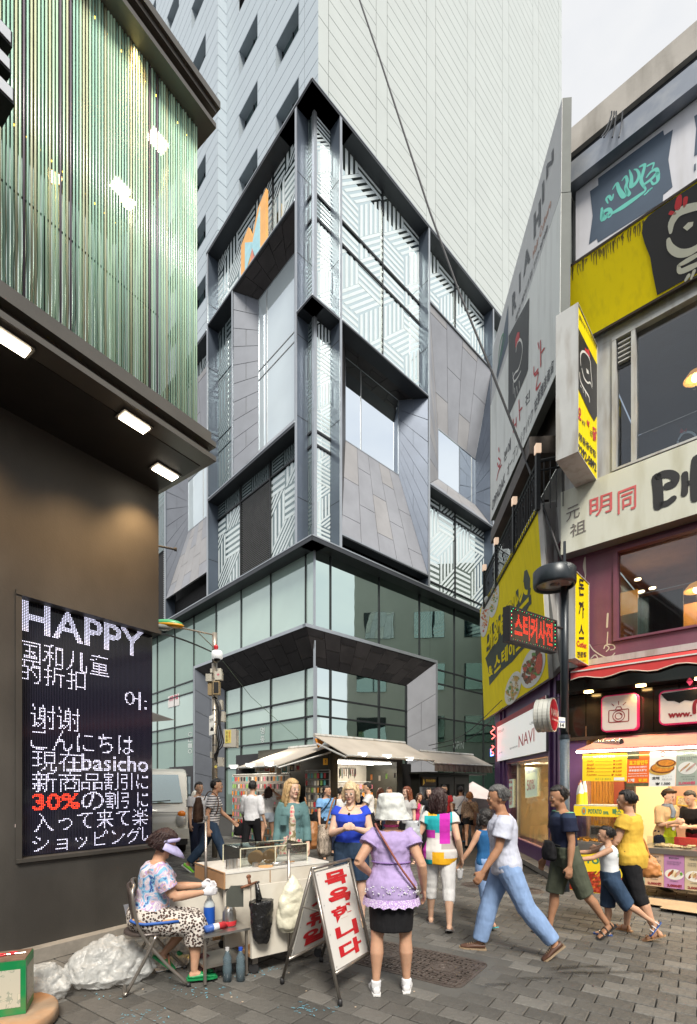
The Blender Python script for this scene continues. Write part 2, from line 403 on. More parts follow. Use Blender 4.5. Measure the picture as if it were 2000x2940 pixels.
# ---- weave-patterned film on glass: rhombic tiling filled with stripes, clipped to each pane
def clip(poly, x0, x1, y0, y1):
 for ax, lim, sg in ((0, x0, 1), (0, x1, -1), (1, y0, 1), (1, y1, -1)):
  out = []
  for i in range(len(poly)):
   p, q = poly[i], poly[(i+1) % len(poly)]; a = (p[ax]-lim)*sg; b = (q[ax]-lim)*sg
   if a >= 0: out.append(p)
   if a*b < 0: t = a/(a-b); out.append((p[0]+(q[0]-p[0])*t, p[1]+(q[1]-p[1])*t))
  poly = out
  if len(poly) < 3: return []
 return poly
def weave(mb, P, s0, s1, z0, z1, off, w=1.5, flip=1):
 e1 = V((w, 0)); e2 = V((0, w*.95)); e3 = -(e1+e2); nst = 5
 A = e1-e2; B = e2-e3
 def tile(o, a, b):                                    # stripes run along a
  for k in range(nst):
   t0 = (k+.06)/nst; t1 = (k+.60)/nst
   pl = [o+b*t0, o+b*t0+a, o+b*t1+a, o+b*t1]
   if flip == -1: pl = [V((-p.x, p.y)) for p in pl]
   pl = clip([(p.x+s0, p.y+z0) for p in pl], s0, s1, z0, z1)
   if pl: mb.poly([P.at(x, y, off) for x, y in pl])
 n = int(max(s1-s0, z1-z0)/w)+3
 for i in range(-n, n+1):
  for j in range(-n, n+1):
   o = A*i+B*j
   ox = -o.x if flip == -1 else o.x
   if ox < -3*w or ox > s1-s0+3*w or o.y < -3*w or o.y > z1-z0+3*w: continue
   tile(o, e1, e2); tile(o, e2, e3); tile(o, e3, e1)
def pane(P, s0, s1, z0, z1, off, mat, parent=None, pat=0, flip=1, name='glass_pane', w=1.5):
 if s1 < s0: s0, s1 = s1, s0
 mb = MB(); P.box(mb, s0, s1, z0, z1, off-.04, off)
 o = mb.build(name, mat, parent or plaza)
 if pat:
  m2 = MB(); weave(m2, P, s0+.01, s1-.01, z0+.01, z1-.01, off+.006, w=w, flip=flip)
  m2.build('printed_film', m_film if pat == 1 else m_filmd, o, kind='stuff')
 return o
def bar(P, s0, s1, z0, z1, off0, off1, name='mullion', mat=None, parent=None):
 mb = MB(); P.box(mb, min(s0, s1), max(s0, s1), z0, z1, off0, off1); return mb.build(name, mat or m_mul, parent or plaza)
def brickquad(name, q, cols_, rows_, mats, parent, gap=.012, stagger=True, th=.03, vertical=True):
 """fills a quad (BL,BR,TR,TL) with staggered zinc panels; vertical: columns along x, cut along y"""
 n = (q[1]-q[0]).cross(q[3]-q[0]).normalized()
 if n.dot(V((0, 0, EYE))-q[0]) < 0: n = -n
 back = MB().slab([a-n*(th+.02) for a in q], -n*.03).build(name, m_joint, parent)
 L1 = ((q[1]-q[0]).length+(q[2]-q[3]).length)/2; L2 = ((q[3]-q[0]).length+(q[2]-q[1]).length)/2
 for i in range(cols_):
  cuts = [0]
  if not vertical: cuts += [.5] if i % 2 else []
  else:
   y = (random.random()*.6+.4)/rows_ if not stagger else ((i % 2)*.5+.5)/rows_
   while y < .97: cuts.append(y); y += 1/rows_
  cuts.append(1)
  for j in range(len(cuts)-1):
   x0, x1, y0, y1 = i/cols_, (i+1)/cols_, cuts[j], cuts[j+1]
   gx, gy = gap/L1, gap/L2
   if vertical: r = (x0+gx, x1-gx, y0+gy, y1-gy)
   else: r = (y0+gx, y1-gx, x0+gy, x1-gy)
   pts = [bil(q, r[0], r[2]), bil(q, r[1], r[2]), bil(q, r[1], r[3]), bil(q, r[0], r[3])]
   MB().slab([p-n*th for p in pts], n*th).build('panel', mats[(i*3+j*5+i*j) % len(mats)], back)
 return back
# ---- the big frames
def cap(P, s0, s1, z, th=.16, dep=REC-.02, name='frame_cap', out=.0, mat=None):
 mb = MB(); P.box(mb, s0, s1, z-th, z-.004, dep, out); o = mb.build(name, mat or m_dk, plaza)
 m2 = MB(); P.box(m2, s0, s1, z-.05, z, out-.01, out+.015); m2.build('edge_trim', m_fine, o); return o
SRE = 15.5; SLE = PL.s(593)
cap(PR, 0, SRE, Z_CAP, dep=-2.2); cap(PL, 0.012, SLE+.05, Z_CAP, dep=-2.2)
cap(PR, 0, SRE, Z_COR, .22, out=.02, dep=-.75); cap(PL, 0.012, 30, Z_COR, .22, out=.02, dep=-.75)
def fin(P, s, z0, z1, w=.1, dep=REC, joints=True):
 mb = MB(); P.box(mb, s-w/2, s+w/2, z0, z1, dep, -.03); o = mb.build('fin', m_fin, plaza)
 MB.build(P.box(MB(), s-w/2-.01, s+w/2+.01, z0, z1, -.028, .005), 'edge_trim', m_fine, o)
 if joints:
  z = z0+1.9
  while z < z1: MB.build(P.box(MB(), s-w/2-.004, s+w/2+.004, z, z+.025, dep+.02, -.04), 'joint', m_black, o); z += 3.3
 return o
sF1, sF2 = PR.s(978.5), PR.s(1232); sL1, sLs, sL2 = PL.s(848.5), PL.s(666), PL.s(594.5)
sF3 = sF2+(sF2-sF1)*1.02
for s in (sF1, sF2, sF3): fin(PR, s, Z_COR, Z_CAP-.16)
fin(PL, sL1, Z_COR, Z_CAP-.16); fin(PL, sL2, Z_COR, Z_CAP-.16)
# corner cap between the first fins
cap(PR, 0, sF1-.05, Z_CC, .12); cap(PL, .012, sL1-.05, Z_CC, .12)
# corner glazing
cg = -REC
cm = MB(); cm.slab([PR.at(cg-.05, Z_COR, REC+.05), PR.at(cg+.1, Z_COR, REC+.05), PR.at(cg+.1, Z_COR, REC-.1), PR.at(cg-.05, Z_COR, REC-.1)], (0, 0, Z_CAP-.2-Z_COR)); cm.build('corner_mullion', m_fine, plaza)
zt1, zt2 = zr(PR, 983, 640, REC), zr(PR, 983, 706, REC)
lv = [Z_COR, zr(PR, 917, 1285, REC), zr(PR, 917, 1245, REC), Z_CC-.12, Z_CC, zt2, zt1, Z_CAP-.16]
for i in range(len(lv)-1):
 if lv[i+1]-lv[i] < .35: continue
 pane(PR, cg+.11, sF1-.06, lv[i]+.05, lv[i+1]-.03, REC, m_gl, pat=1 if i != 5 else 2, w=.9)
 pane(PL, cg+.11, sL1-.06, lv[i]+.05, lv[i+1]-.03, REC, m_gl, pat=2, flip=-1, w=.9)
for z in (lv[1], lv[2], zt1, zt2):
 bar(PR, cg+.11, sF1-.06, z-.04, z+.05, REC-.03, REC+.05, 'transom'); bar(PL, cg+.11, sL1-.06, z-.04, z+.05, REC-.03, REC+.05, 'transom')
def funnel(P, outer, inner_px, depth, mats_top, mats_side, mats_bot, mat_glass, n=(4, 3), wbars=(), right=True, left=True, top=True, bottom=True, nearleft=True):
 """splayed window: outer rectangle in (s,z) on the frame plane, inner glass rectangle read off the recessed plane"""
 s0, s1, z0, z1 = outer
 ip = [P.sz(u, v, depth) for u, v in inner_px]          # near-top, far-top, far-bottom, near-bottom
 a0 = min(p[0] for p in ip); a1 = max(p[0] for p in ip); b1 = (ip[0][1]+ip[1][1])/2; b0 = (ip[2][1]+ip[3][1])/2
 O = lambda s, z: P.at(s, z, -.04); I = lambda s, z: P.at(s, z, depth+.01)
 g = MB(); P.box(g, a0, a1, b0, b1, depth-.05, depth); gp = g.build('glass_pane', mat_glass, plaza)
 for kind, t in wbars:
  mb = MB()
  if kind == 'v': P.box(mb, a0+(a1-a0)*t-.02, a0+(a1-a0)*t+.02, b0, b1, depth, depth+.02)
  else: P.box(mb, a0, a1, b0+(b1-b0)*t-.02, b0+(b1-b0)*t+.02, depth, depth+.02)
  mb.build('glazing_bar', m_louv, gp)
 fr = MB()
 for r in ((a0-.04, a0, b0, b1), (a1, a1+.04, b0, b1), (a0-.04, a1+.04, b1, b1+.04), (a0-.04, a1+.04, b0-.04, b0)): P.box(fr, *r, depth-.03, depth+.03)
 fr.build('window_frame', m_fine, gp)
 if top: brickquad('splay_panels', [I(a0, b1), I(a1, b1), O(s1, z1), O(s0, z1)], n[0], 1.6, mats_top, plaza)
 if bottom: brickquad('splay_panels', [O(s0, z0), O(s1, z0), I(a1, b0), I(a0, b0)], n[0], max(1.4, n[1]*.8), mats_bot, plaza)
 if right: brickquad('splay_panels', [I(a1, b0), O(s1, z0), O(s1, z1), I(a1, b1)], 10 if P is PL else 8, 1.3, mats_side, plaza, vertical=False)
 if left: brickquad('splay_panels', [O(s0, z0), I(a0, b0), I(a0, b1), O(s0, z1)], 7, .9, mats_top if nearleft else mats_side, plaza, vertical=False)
# ---- right face, bay between the two fins
B0, B1 = sF1+.06, sF2-.06
zfb = zr(PR, 979, 1531)
um = PR.s(1096, REC)
for a, b in ((B0, um-.03), (um+.03, B1)):
 pane(PR, a, b, Z_LEDR+.1, zt2-.05, REC, m_gl, pat=1); pane(PR, a, b, zt2+.05, zt1-.05, REC, m_gl, pat=1); pane(PR, a, b, zt1+.05, Z_CAP-.16, REC, m_gl, pat=1)
bar(PR, um-.03, um+.03, Z_LEDR, Z_CAP-.16, REC-.03, REC+.07)
for z in (zt1, zt2): bar(PR, B0, B1, z-.05, z+.05, REC-.02, REC+.055, 'transom')
cap(PR, B0, B1, Z_LEDR, .1, name='ledge')
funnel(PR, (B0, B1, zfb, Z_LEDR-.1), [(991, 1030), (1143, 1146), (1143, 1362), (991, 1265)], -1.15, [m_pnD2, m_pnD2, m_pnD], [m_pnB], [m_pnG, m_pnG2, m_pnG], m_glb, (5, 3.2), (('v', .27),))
cap(PR, B0, B1, zfb, .1, name='ledge', dep=-.5)
pane(PR, B0, B1, Z_COR+.03, zfb-.12, REC, m_gl, pat=2, w=.8)
# ---- right face, third bay
C1 = sF3-.06
zc1 = zr(PR, 1237, 867); zc0 = zr(PR, 1233, 1386)
um2 = [PR.s(1304, REC), PR.s(1391, REC), PR.s(1391, REC)*2-PR.s(1304, REC)]
for zz0, zz1, tz in ((zc1+.1, Z_CAP-.16, None), (Z_COR+.03, zc0-.1, (zr(PR, 1240, 1455, REC), zr(PR, 1240, 1672, REC)))):
 e = [B1+.12]+um2+[C1]
 for a, b in zip(e, e[1:]):
  zz = [zz0, zz1] if not tz else [zz0, tz[1], tz[0], zz1]
  for p, q in zip(zz, zz[1:]): pane(PR, a+.03, b-.03, p+.03, q-.03, REC, m_gl, pat=1)
 for m_ in um2: bar(PR, m_-.03, m_+.03, zz0, zz1, REC-.03, REC+.08)
 for t in tz or (): bar(PR, B1+.12, C1, t-.035, t+.035, REC-.03, REC+.05, 'transom')
cap(PR, B1+.12, C1, zc1, .1, name='ledge'); cap(PR, B1+.12, C1, zc0, .14, name='ledge')
funnel(PR, (B1+.12, PR.s(1412), zc0, zc1-.1), [(1257, 1237), (1363, 1315), (1363, 1447), (1257, 1378)], -1.15, [m_pnG2, m_pnG], [m_pnB], [m_pnG, m_pnG2], m_glb, (4, 2), (('v', .9),))
brickquad('splay_panels', [PR.at(PR.s(1412), zc0, -.04), PR.at(C1, zc0, -.04), PR.at(C1, zc1-.1, -.04), PR.at(PR.s(1412), zc1-.1, -.04)], 8, 3, [m_pnB, m_fin], plaza, vertical=False)
# ---- left face
z_ll = Z_LEDL; z_sh = (zr(PL, 593, 1434)+zr(PL, 843, 1212))/2
A0, A1 = sL1+.06, sL2-.06
mu = PL.s(785, REC)
for a, b in ((A0, mu-.03), (mu+.03, A1)): pane(PL, a, b, z_ll+.05, Z_CAP-.16, REC, m_gl, pat=1 if a > A0 else 1, flip=-1)
bar(PL, mu-.03, mu+.03, z_ll, Z_CAP-.16, REC-.03, REC+.08)
cap(PL, A0, A1, z_ll, .1, name='ledge')
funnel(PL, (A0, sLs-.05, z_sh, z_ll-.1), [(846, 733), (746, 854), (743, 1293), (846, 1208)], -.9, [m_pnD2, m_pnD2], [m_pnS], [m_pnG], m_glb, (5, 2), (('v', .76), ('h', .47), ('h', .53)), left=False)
fs_ = fin(PL, sLs, z_sh, z_ll-.1, w=.09, joints=False)
for a, b in ((z_sh, z_sh+2.6), (z_sh+2.6, z_sh+3.3), (z_sh+3.3, z_sh+6.4), (z_sh+6.4, z_ll-.1)): pane(PL, sLs+.05, A1, a+.04, b-.04, REC, m_gl, pat=2, flip=-1)
cap(PL, A0, A1, z_sh, .16, name='ledge')
m1, m2 = PL.s(778, REC), PL.s(693, REC)
pane(PL, A0, m1-.03, Z_COR+.35, z_sh-.95, REC, m_gl, pat=1, flip=-1); pane(PL, m2+.03, A1, Z_COR+.35, z_sh-.95, REC, m_gl, pat=1, flip=-1)
for a, b in ((A0, m1-.03), (m1+.03, m2-.03), (m2+.03, A1)): pane(PL, a, b, z_sh-.87, z_sh-.16, REC, m_gl, pat=2, flip=-1, w=.8)
for m_ in (m1, m2): bar(PL, m_-.03, m_+.03, Z_COR, z_sh-.16, REC-.03, REC+.08)
bar(PL, A0, A1, z_sh-.95, z_sh-.88, REC-.03, REC+.06, 'transom'); bar(PL, A0, A1, Z_COR+.28, Z_COR+.34, REC-.03, REC+.06, 'transom')
lo = MB(); PL.box(lo, m1+.03, m2-.03, Z_COR+.35, z_sh-.96, REC-.12, REC-.1); lo = lo.build('louvre', m_black, plaza)
z = Z_COR+.38; ls = MB()
while z < z_sh-1.02:
 p = [PL.at(m1+.04, z, REC+.02), PL.at(m1+.04, z+.012, REC+.02), PL.at(m1+.04, z+.052, REC-.08), PL.at(m1+.04, z+.04, REC-.08)]
 MB().slab(p, V((LH.x, LH.y, 0))*(m2-m1-.08)).build('slat', m_louv, lo); z += .088
# orange M sign standing in the upper left opening
mq = [PL.px(695, 775, .08-.3), PL.px(766, 665, .08-.3), PL.px(766, 541, .08-.3), PL.px(695, 649, .08-.3)]
ms0, mz0 = PL.sz(695, 775, -.2); ms1, mz1 = PL.sz(767, 541, -.2)
lx = lambda t: ms0+(ms1-ms0)*t; H_ = (PL.sz(767, 541, -.2)[1]-z_ll)
mp_ = [(0, 0), (0, .66), (.31, .80), (.47, .52), (.67, .86), (1, 1), (1, 0)]
MH = H_-.05
lg = thing('shop_emblem', 'orange and pale blue letter M sign standing on the dark ledge of the tower frame', 'sign', PL.at(lx(.5), z_ll, -.2))
mat_or = M('sign_orange', (.80, .42, .13), .45, var=.12, vscale=.8); mat_pb = M('sign_pale_blue', (.35, .62, .70), .45); mat_rr = M('sign_coral', (.70, .24, .17), .45)
pts = [PL.at(lx(a), z_ll+.0+MH*b, -.25) for a, b in mp_]
MB().slab(pts, PL.N()*.12).build('letter_body', mat_or, lg)
for nm, mt, pp in (('blue_triangle', mat_pb, [(.18, .0), (.18, .60), (.47, .42), (.47, .3)]), ('blue_triangle', mat_pb, [(.46, .36), (.78, .84), (.78, .05), (.56, .05)]), ('coral_triangle', mat_rr, [(.40, .0), (.46, .34), (.58, .10), (.5, 0)])):
 MB().slab([PL.at(lx(a), z_ll+MH*b, -.13) for a, b in pp], PL.N()*.015).build(nm, mt, lg)
# further left bay, seen past the dark building and through its rods
D0, D1 = sL2+.06, PL.s(473)
s_c = PL.s(536)
funnel(PL, (D0, D1, Z_COR+1.3, z_ll-2), [(595, 1335), (545, 1372), (541, 1523), (592, 1487)], -.9, [m_pnG2, m_pnG], [m_pnS], [m_pnG, m_pnG2], m_glb, (5, 3), (('v', .2),), left=False)
fin(PL, D1, Z_COR, Z_CAP-4)
pane(PL, D1+.06, D1+3, Z_COR+5, Z_CAP-4, REC, m_gl, pat=2, flip=-1)
lo2 = bar(PL, D1+.06, D1+3, Z_COR, Z_COR+5, REC-.1, REC-.06, 'louvre', m_black)
z = Z_COR+.1
while z < Z_COR+4.9: PL.box(MB(), D1+.07, D1+1.6, z, z+.05, REC-.05, REC+.02).build('slat', m_louv, lo2); z += .12
pane(PL, D0, D1, z_ll-2, Z_CAP-4, REC, m_gl, pat=1, flip=-1)
bar(PL, D0, D1, Z_COR+.02, Z_COR+1.25, REC-.05, REC, 'recess', m_black)
cap(PL, D0, D1+3, Z_CAP-4, name='ledge')
# ---- podium glazing
ZS = Z_COR-.22
P1 = -.6
ZLIP = zr(PL, 881, 1787, 0); ZL2 = ZLIP-.14
rm = [(-P1)] + [PR.s(u, P1) for u in (948, 1087, 1203, 1303, 1387)]; rm += [rm[-1]+2.6, rm[-1]+5.2]
s_pr = PR.s(1251, -.4); s_plL = PL.s(558, 0)
for i in range(len(rm)-1):
 beyond = rm[i+1] > s_pr+.4
 if not beyond: pane(PR, rm[i]+.02, rm[i+1]-.02, ZLIP-.1, ZS, P1, m_glg)
 else:
  if rm[i] < s_pr: pane(PR, rm[i]+.02, s_pr-.25, ZLIP-.1, ZS, P1, m_glg)
  zz = [0.05, 2.9, zr(PR, 1253, 2060, P1), zr(PR, 1253, 1962, P1), zr(PR, 1253, 1922, P1), ZS]
  for k, (p, q) in enumerate(zip(zz, zz[1:])): pane(PR, max(rm[i], s_pr-.25)+.02, rm[i+1]-.02, p+.03, q-.03, P1, m_glf if k == 2 else m_glg)
for s in rm[1:]: bar(PR, s-.025, s+.025, 0 if s > s_pr else ZLIP-.1, ZS, P1-.03, P1+.05)
for z in (zr(PR, 1253, 2060, P1), zr(PR, 1253, 1962, P1), zr(PR, 1253, 1922, P1), 2.9): bar(PR, s_pr, rm[-1], z-.035, z+.035, P1-.02, P1+.045, 'transom')
# grey blind over the first right-hand panel, ribbed
lm = [(-P1)] + [PL.s(u, P1) for u in (878, 778, 693, 621, 557, 502, 452)]; lm += [lm[-1]+2.2, lm[-1]+4.4, lm[-1]+6.6]
for i in range(len(lm)-1):
 if lm[i+1] < s_plL+.8: pane(PL, lm[i]+.02, lm[i+1]-.02, ZLIP-.1, ZS, P1, m_glf)
 else:
  za = [0.05, 2.6, zr(PL, 555, 2117, P1), zr(PL, 555, 2078, P1), zr(PL, 555, 1986, P1), zr(PL, 555, 1953, P1), ZS]
  for k, (p, q) in enumerate(zip(za, za[1:])): pane(PL, lm[i]+.02, lm[i+1]-.02, p+.03, q-.03, P1, m_glf if k == 3 else m_glg)
for s in lm[1:]: bar(PL, s-.025, s+.025, 0 if s > s_plL else ZLIP-.1, ZS, P1-.03, P1+.05)
for v in (2117, 2078, 1986, 1953): z = zr(PL, 555, v, P1); bar(PL, s_plL, lm[-1], z-.035, z+.035, P1-.02, P1+.045, 'transom')
bar(PR, -P1-.03, -P1+.03, 0, ZS, P1-.03, P1+.05, 'corner_mullion', m_fine)
# portal: lip, sloping soffit and side reveals
QD = -.95
zin = zr(PR, 901, 1912, QD)
oc = V((*(C0+LH*.38), 0)); 
lipR = MB(); PR.box(lipR, .0, s_pr+.12, ZLIP-.14, ZLIP, P1, -.38); lipR.build('portal_lip', m_fine, plaza)
lipL = MB(); PL.box(lipL, .40, s_plL+.12, ZLIP-.14, ZLIP-.002, P1, 0); lipL.build('portal_lip', m_fine, plaza)
O_ = lambda z: V((C0.x+LH.x*.38, C0.y+LH.y*.38, z)); I_ = lambda z: PR.at(-QD, z, QD)
siR = PR.s(1165, QD); siL = PL.s(648, QD)
zi2 = zin
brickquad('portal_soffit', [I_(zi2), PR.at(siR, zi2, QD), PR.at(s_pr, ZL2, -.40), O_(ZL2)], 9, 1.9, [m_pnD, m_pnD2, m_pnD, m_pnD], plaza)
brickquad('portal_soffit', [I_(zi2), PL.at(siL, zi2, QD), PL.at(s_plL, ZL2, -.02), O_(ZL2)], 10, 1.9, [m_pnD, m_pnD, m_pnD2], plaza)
brickquad('portal_reveal', [PR.at(siR, 0, QD), PR.at(s_pr, 0, -.40), PR.at(s_pr, ZL2, -.40), PR.at(siR, zi2, QD)], 5, 1.5, [m_pnG], plaza, vertical=False)
brickquad('portal_reveal', [PL.at(s_plL, 0, -.02), PL.at(siL, 0, QD), PL.at(siL, zi2, QD), PL.at(s_plL, ZL2, -.02)], 7, 1.5, [m_pnS], plaza, vertical=False)
bar(PR, s_pr, s_pr+.12, 0, ZLIP-.14, P1, -.38, 'portal_jamb', m_fine); bar(PL, s_plL, s_plL+.12, 0, ZLIP-.14, P1, 0, 'portal_jamb', m_fine)
gz = [.05, 2.5, zr(PR, 903, 2118, QD), zr(PR, 903, 2054, QD), zr(PR, 903, 2000, QD), zi2]
ru = [-QD]+[PR.s(u, QD) for u in (948, 1087)]+[siR]; lu = [-QD]+[PL.s(u, QD) for u in (878, 778, 693)]+[siL]
for P_, ss in ((PR, ru), (PL, lu)):
 for i in range(len(ss)-1):
  for k in range(5):
   film = k == 4 or (k == 3 and i in (1, 2)) or (k == 2 and i == 0)
   pane(P_, ss[i]+.02, ss[i+1]-.02, gz[k]+.03, gz[k+1]-.03, QD, m_glf if film else m_glg)
 for s in ss[1:]: bar(P_, s-.03, s+.03, 0, zi2, QD-.03, QD+.06)
 for z in gz[1:5]: bar(P_, ss[0], ss[-1], z-.035, z+.035, QD-.02, QD+.055, 'transom')
bar(PR, -QD-.03, -QD+.03, 0, zi2, QD-.03, QD+.07, 'corner_mullion', m_fine)
# door surrounds on the left face
for ua, ub, vt, P_, of in ((555, 486, 2198, PL, -.15), (775, 677, 2160, PL, -.35)):
 s0, s1 = sorted((P_.s(ua, of), P_.s(ub, of))); zt = P_.sz(ua, vt, of)[1]
 d = MB()
 for r in ((s0, s0+.35, 0, zt), (s1-.35, s1, 0, zt), (s0+.35, s1-.35, zt-.55, zt)): P_.box(d, *r, P1-.3, of)
 dp = d.build('doorway', m_pnD, plaza)
 pane(P_, s0+.36, (s0+s1)/2-.04, .03, zt-.58, P1+.05 if ua < 600 else QD+.1, m_gl, dp, name='door')
 pane(P_, (s0+s1)/2+.04, s1-.36, .03, zt-.58, P1+.05 if ua < 600 else QD+.1, m_gl, dp, name='door')
 for dx in (-.12, .12): h = MB().tube([P_.at((s0+s1)/2+dx, .9, P1+.18), P_.at((s0+s1)/2+dx, 1.7, P1+.18)], .015); h.build('handle', m_fine, dp)
# back-to-front closing mass of the podium and block so nothing shines through
bk = MB(); bk.slab([PR.at(1.6, 0, -1.6), PR.at(20, 0, -1.6), PR.at(20, 0, -12), PR.at(1.6, 0, -12)], (0, 0, ZT0-.1))
PL.box(bk, 1.6, 30, 0, ZT0-.1, -12, -1.6); bk.build('inner_core', m_black, plaza)
# vinyl lettering of shop names on the podium glass
m_vin = M('white_vinyl', (.55, .62, .60), .4); m_vg = M('grey_vinyl', (.16, .2, .19), .4)
def vinyl(P, u0, u1, v0, v1, off, txt, mat=m_vg, col=True, flipx=False):
 q = [P.px(u0, v1, off), P.px(u1, v1, off), P.px(u1, v0, off), P.px(u0, v0, off)]; mb = MB()
 if col:
  n = len(txt)
  for i, c in enumerate(txt): write(mb, q, (0, 1-(i+.88)/n, 1, 1-(i+.1)/n), c, .02, .012)
 else: write(mb, q, (0, 0, 1, 1), txt, .01, .012)
 return mb.build('vinyl_lettering', mat, plaza)
vinyl(PL, 748, 760, 2085, 2135, QD, '명동', m_vin)
vinyl(PL, 540, 552, 2100, 2165, P1, 'CLIO', m_vin)
vinyl(PR, 1300, 1330, 2128, 2150, P1, 'OPIN', m_vg, False)
# red poster in the glass at far left
pq = PL.quad([(482, 2032), (514, 2024), (514, 1990), (482, 2000)], P1+.03)
po = thing('poster', 'small white poster with red lines stuck on the green podium glass at far left', 'poster', pq[0])
MB().slab(pq, -PL.N()*.01).build('sheet', M('poster_white', (.75, .73, .72), .6), po)
mb = MB(); write(mb, pq, (.1, .55, .9, .95), '세일\n안내', .02, .012); mb.build('lettering', M('poster_red', (.6, .05, .12), .6), po)
# thick black cable crossing in front of the tower
pts = [(1018, -40, 14), (1052, 60, 13.6), (1088, 164, 13.2), (1160, 385, 12.3), (1233, 607, 11.6), (1316, 835, 10.8), (1404, 1050, 10), (1493, 1278, 9.2), (1560, 1460, 8.4), (1612, 1612, 7.6)]
MB().tube([ray(u, v, y) for u, v, y in pts], .022, 6).build('overhead_cable', M('black_rubber', (.02, .02, .022), .5), None, smooth=True, label='long thick black cable running from the lamp pole up across the pale tower', cat='cable')
# ================================================================ DARK BUILDING ON THE LEFT (wall, LED board, rod screen)
DH = V((1000/F, 1)).normalized(); DN = V((DH.y, -DH.x))
WC = V((-2.164, 5.6)); OC = V((-1.423, 5.04))
PW = Plane(WC, DH, DN); OVH = (OC-WC).dot(DN); PO = Plane(WC+DN*OVH, DH, DN)
m_wall = M('dark_olive_render', (.036, .034, .031), .55, var=.12, vscale=1.3, bump=.06, bscale=60, dirt=((.12, .115, .105), .35, 1.2, (1, 1, .5)))
m_beam = M('olive_grey_steel', (.115, .108, .095), .4, .35, var=.12, vscale=1.5)
m_sof = M('dark_soffit', (.02, .018, .016), .5, var=.2)
m_conc = M('worn_concrete', (.26, .24, .21), .85, var=.2, vscale=4, bump=.15, bscale=30, dirt=((.1, .09, .08), .6, 3, (1, 1, 1)))
dark = thing('dark_shop_building', 'dark olive shop building at left with steel beams and a screen of pale green rods', 'building', (WC.x, WC.y, 0))
ZSF = PW.sz(452, 1413)[1]; zc = lambda v: PO.sz(602, v)[1]
Z1236, Z1268, Z1320 = zc(1236), zc(1268), zc(1320); Z279, Z300, Z330, Z358 = zc(279), zc(300), zc(330), zc(358)
sc0, sc1 = PW.s(44), PW.s(434)                              # recess of the LED board along the wall
zq = [PW.sz(44, 1682), PW.sz(442, 1815), PW.sz(44, 2472), PW.sz(442, 2437)]
ztop = (zq[0][1]+zq[1][1])/2; zbot = (zq[2][1]+zq[3][1])/2
SB = -18.0; zw0 = .13
wm = MB()
PW.box(wm, SB, 0, ztop+.0, ZSF, -7, 0); PW.box(wm, SB, 0, zw0, zbot, -7, 0); PW.box(wm, SB, sc0, zbot, ztop, -7, 0); PW.box(wm, sc0, -.07, zbot, ztop, -7, -.2)
wm.build('wall', m_wall, dark)
sh = MB(); PW.box(sh, sc0, .0, zbot+.0, zbot+.035, -.19, .03); PW.box(sh, sc0, .02, ztop-.04, ztop, -.19, .02); PW.box(sh, sc0, sc0+.05, zbot+.035, ztop-.04, -.19, .012); sh.build('screen_surround', m_wall, dark)
PW.box(MB(), SB, -.02, 0.004, zw0-.002, -.3, .12).build('plinth', m_conc, dark)
# LED board
m_led = M('led_board', (.006, .007, .016), .12, var=0, spec=.6, coat=.3)
m_w = M('led_white', (.8, .8, 1), .4, var=0, emit=1.1, ecol=(.78, .78, 1)); m_r = M('led_red', (1, .05, .02), .4, var=0, emit=1.6, ecol=(1, .06, .02)); m_off = M('led_unlit', (.025, .025, .05), .3, var=0)
sA, sB_ = PW.s(57, -.1), PW.s(434, -.1)
PS = Plane(PW.at(0, 0, -.1).to_2d(), DH, DN)
zt = (PS.sz(58, 1705)[1]+PS.sz(434, 1813)[1])/2; zb = zbot+.045
led = MB(); PS.box(led, sc0+.05, -.015, zb-.005, ztop-.045, -.08, 0); lo_ = led.build('led_screen', m_led, dark)
LQ = [PS.at(sA, zb, 0), PS.at(sB_, zb, 0), PS.at(sB_, zt, 0), PS.at(sA, zt, 0)]
from mathutils.bvhtree import BVHTree
WD, HT = sB_-sA, zt-zb; NR = 168; pit = HT/NR; NCc = int(WD/pit)
litw = MB(); litr = MB(); grid = {}
def ledtext(body, u0, u1, v0, v1, bold=.0, red=False):
 """v0/v1 share of the board from the top"""
 x0 = (PS.s(u0)-sA)/WD; x1 = (PS.s(u1)-sA)/WD
 vs, fs, _ = text2d(body, bold)
 bv = BVHTree.FromPolygons([V((a, b, 0)) for a, b in vs], fs)
 i0, i1 = int(x0*NCc), int(x1*NCc); j0, j1 = int(v0*NR), int(v1*NR)
 for i in range(max(0, i0), min(NCc, i1+1)):
  for j in range(j0, j1+1):
   a = (i-i0+.5)/(i1-i0+1); b = 1-(j-j0+.5)/(j1-j0+1)
   if bv.ray_cast(V((a, b, 1)), V((0, 0, -1)))[0] is not None: grid[(i, j)] = red
U = lambda x: x/2.635
def row(txt, xs, x1, v0, v1, bold=.0, red=False): ledtext(txt, U(xs), U(x1), v0, v1, bold, red)
row('HAPPY', 165, 1080, .022, .132, .015)
row('国和', 155, 475, .172, .25, .0); row('儿童', 500, 820, .172, .25, .0); row('的折扣', 155, 640, .255, .33, .0)
row('어:', 945, 1108, .302, .378, .0)
row('谢', 240, 410, .411, .504, .0); row('谢', 435, 600, .411, .504, .0)
row('こんにちは', 240, 1005, .507, .585, .0)
row('現在', 245, 610, .592, .668, .0); row('basicho', 622, 1110, .60, .666, .01)
row('新', 245, 425, .674, .75, .0); row('商', 445, 605, .674, .75, .0); row('品', 622, 770, .68, .745, .0); row('割引に', 790, 1112, .674, .748, .0)
row('30%', 250, 600, .765, .825, .03, True); row('の', 620, 775, .76, .828, .0); row('割引に', 800, 1112, .757, .83, .0)
row('入って来て楽', 245, 1110, .838, .912, .0); row('ショッピング', 245, 1060, .925, .99, .0); row('し', 1075, 1112, .925, .985, .01)
off_ = MB(); rr = pit*.33
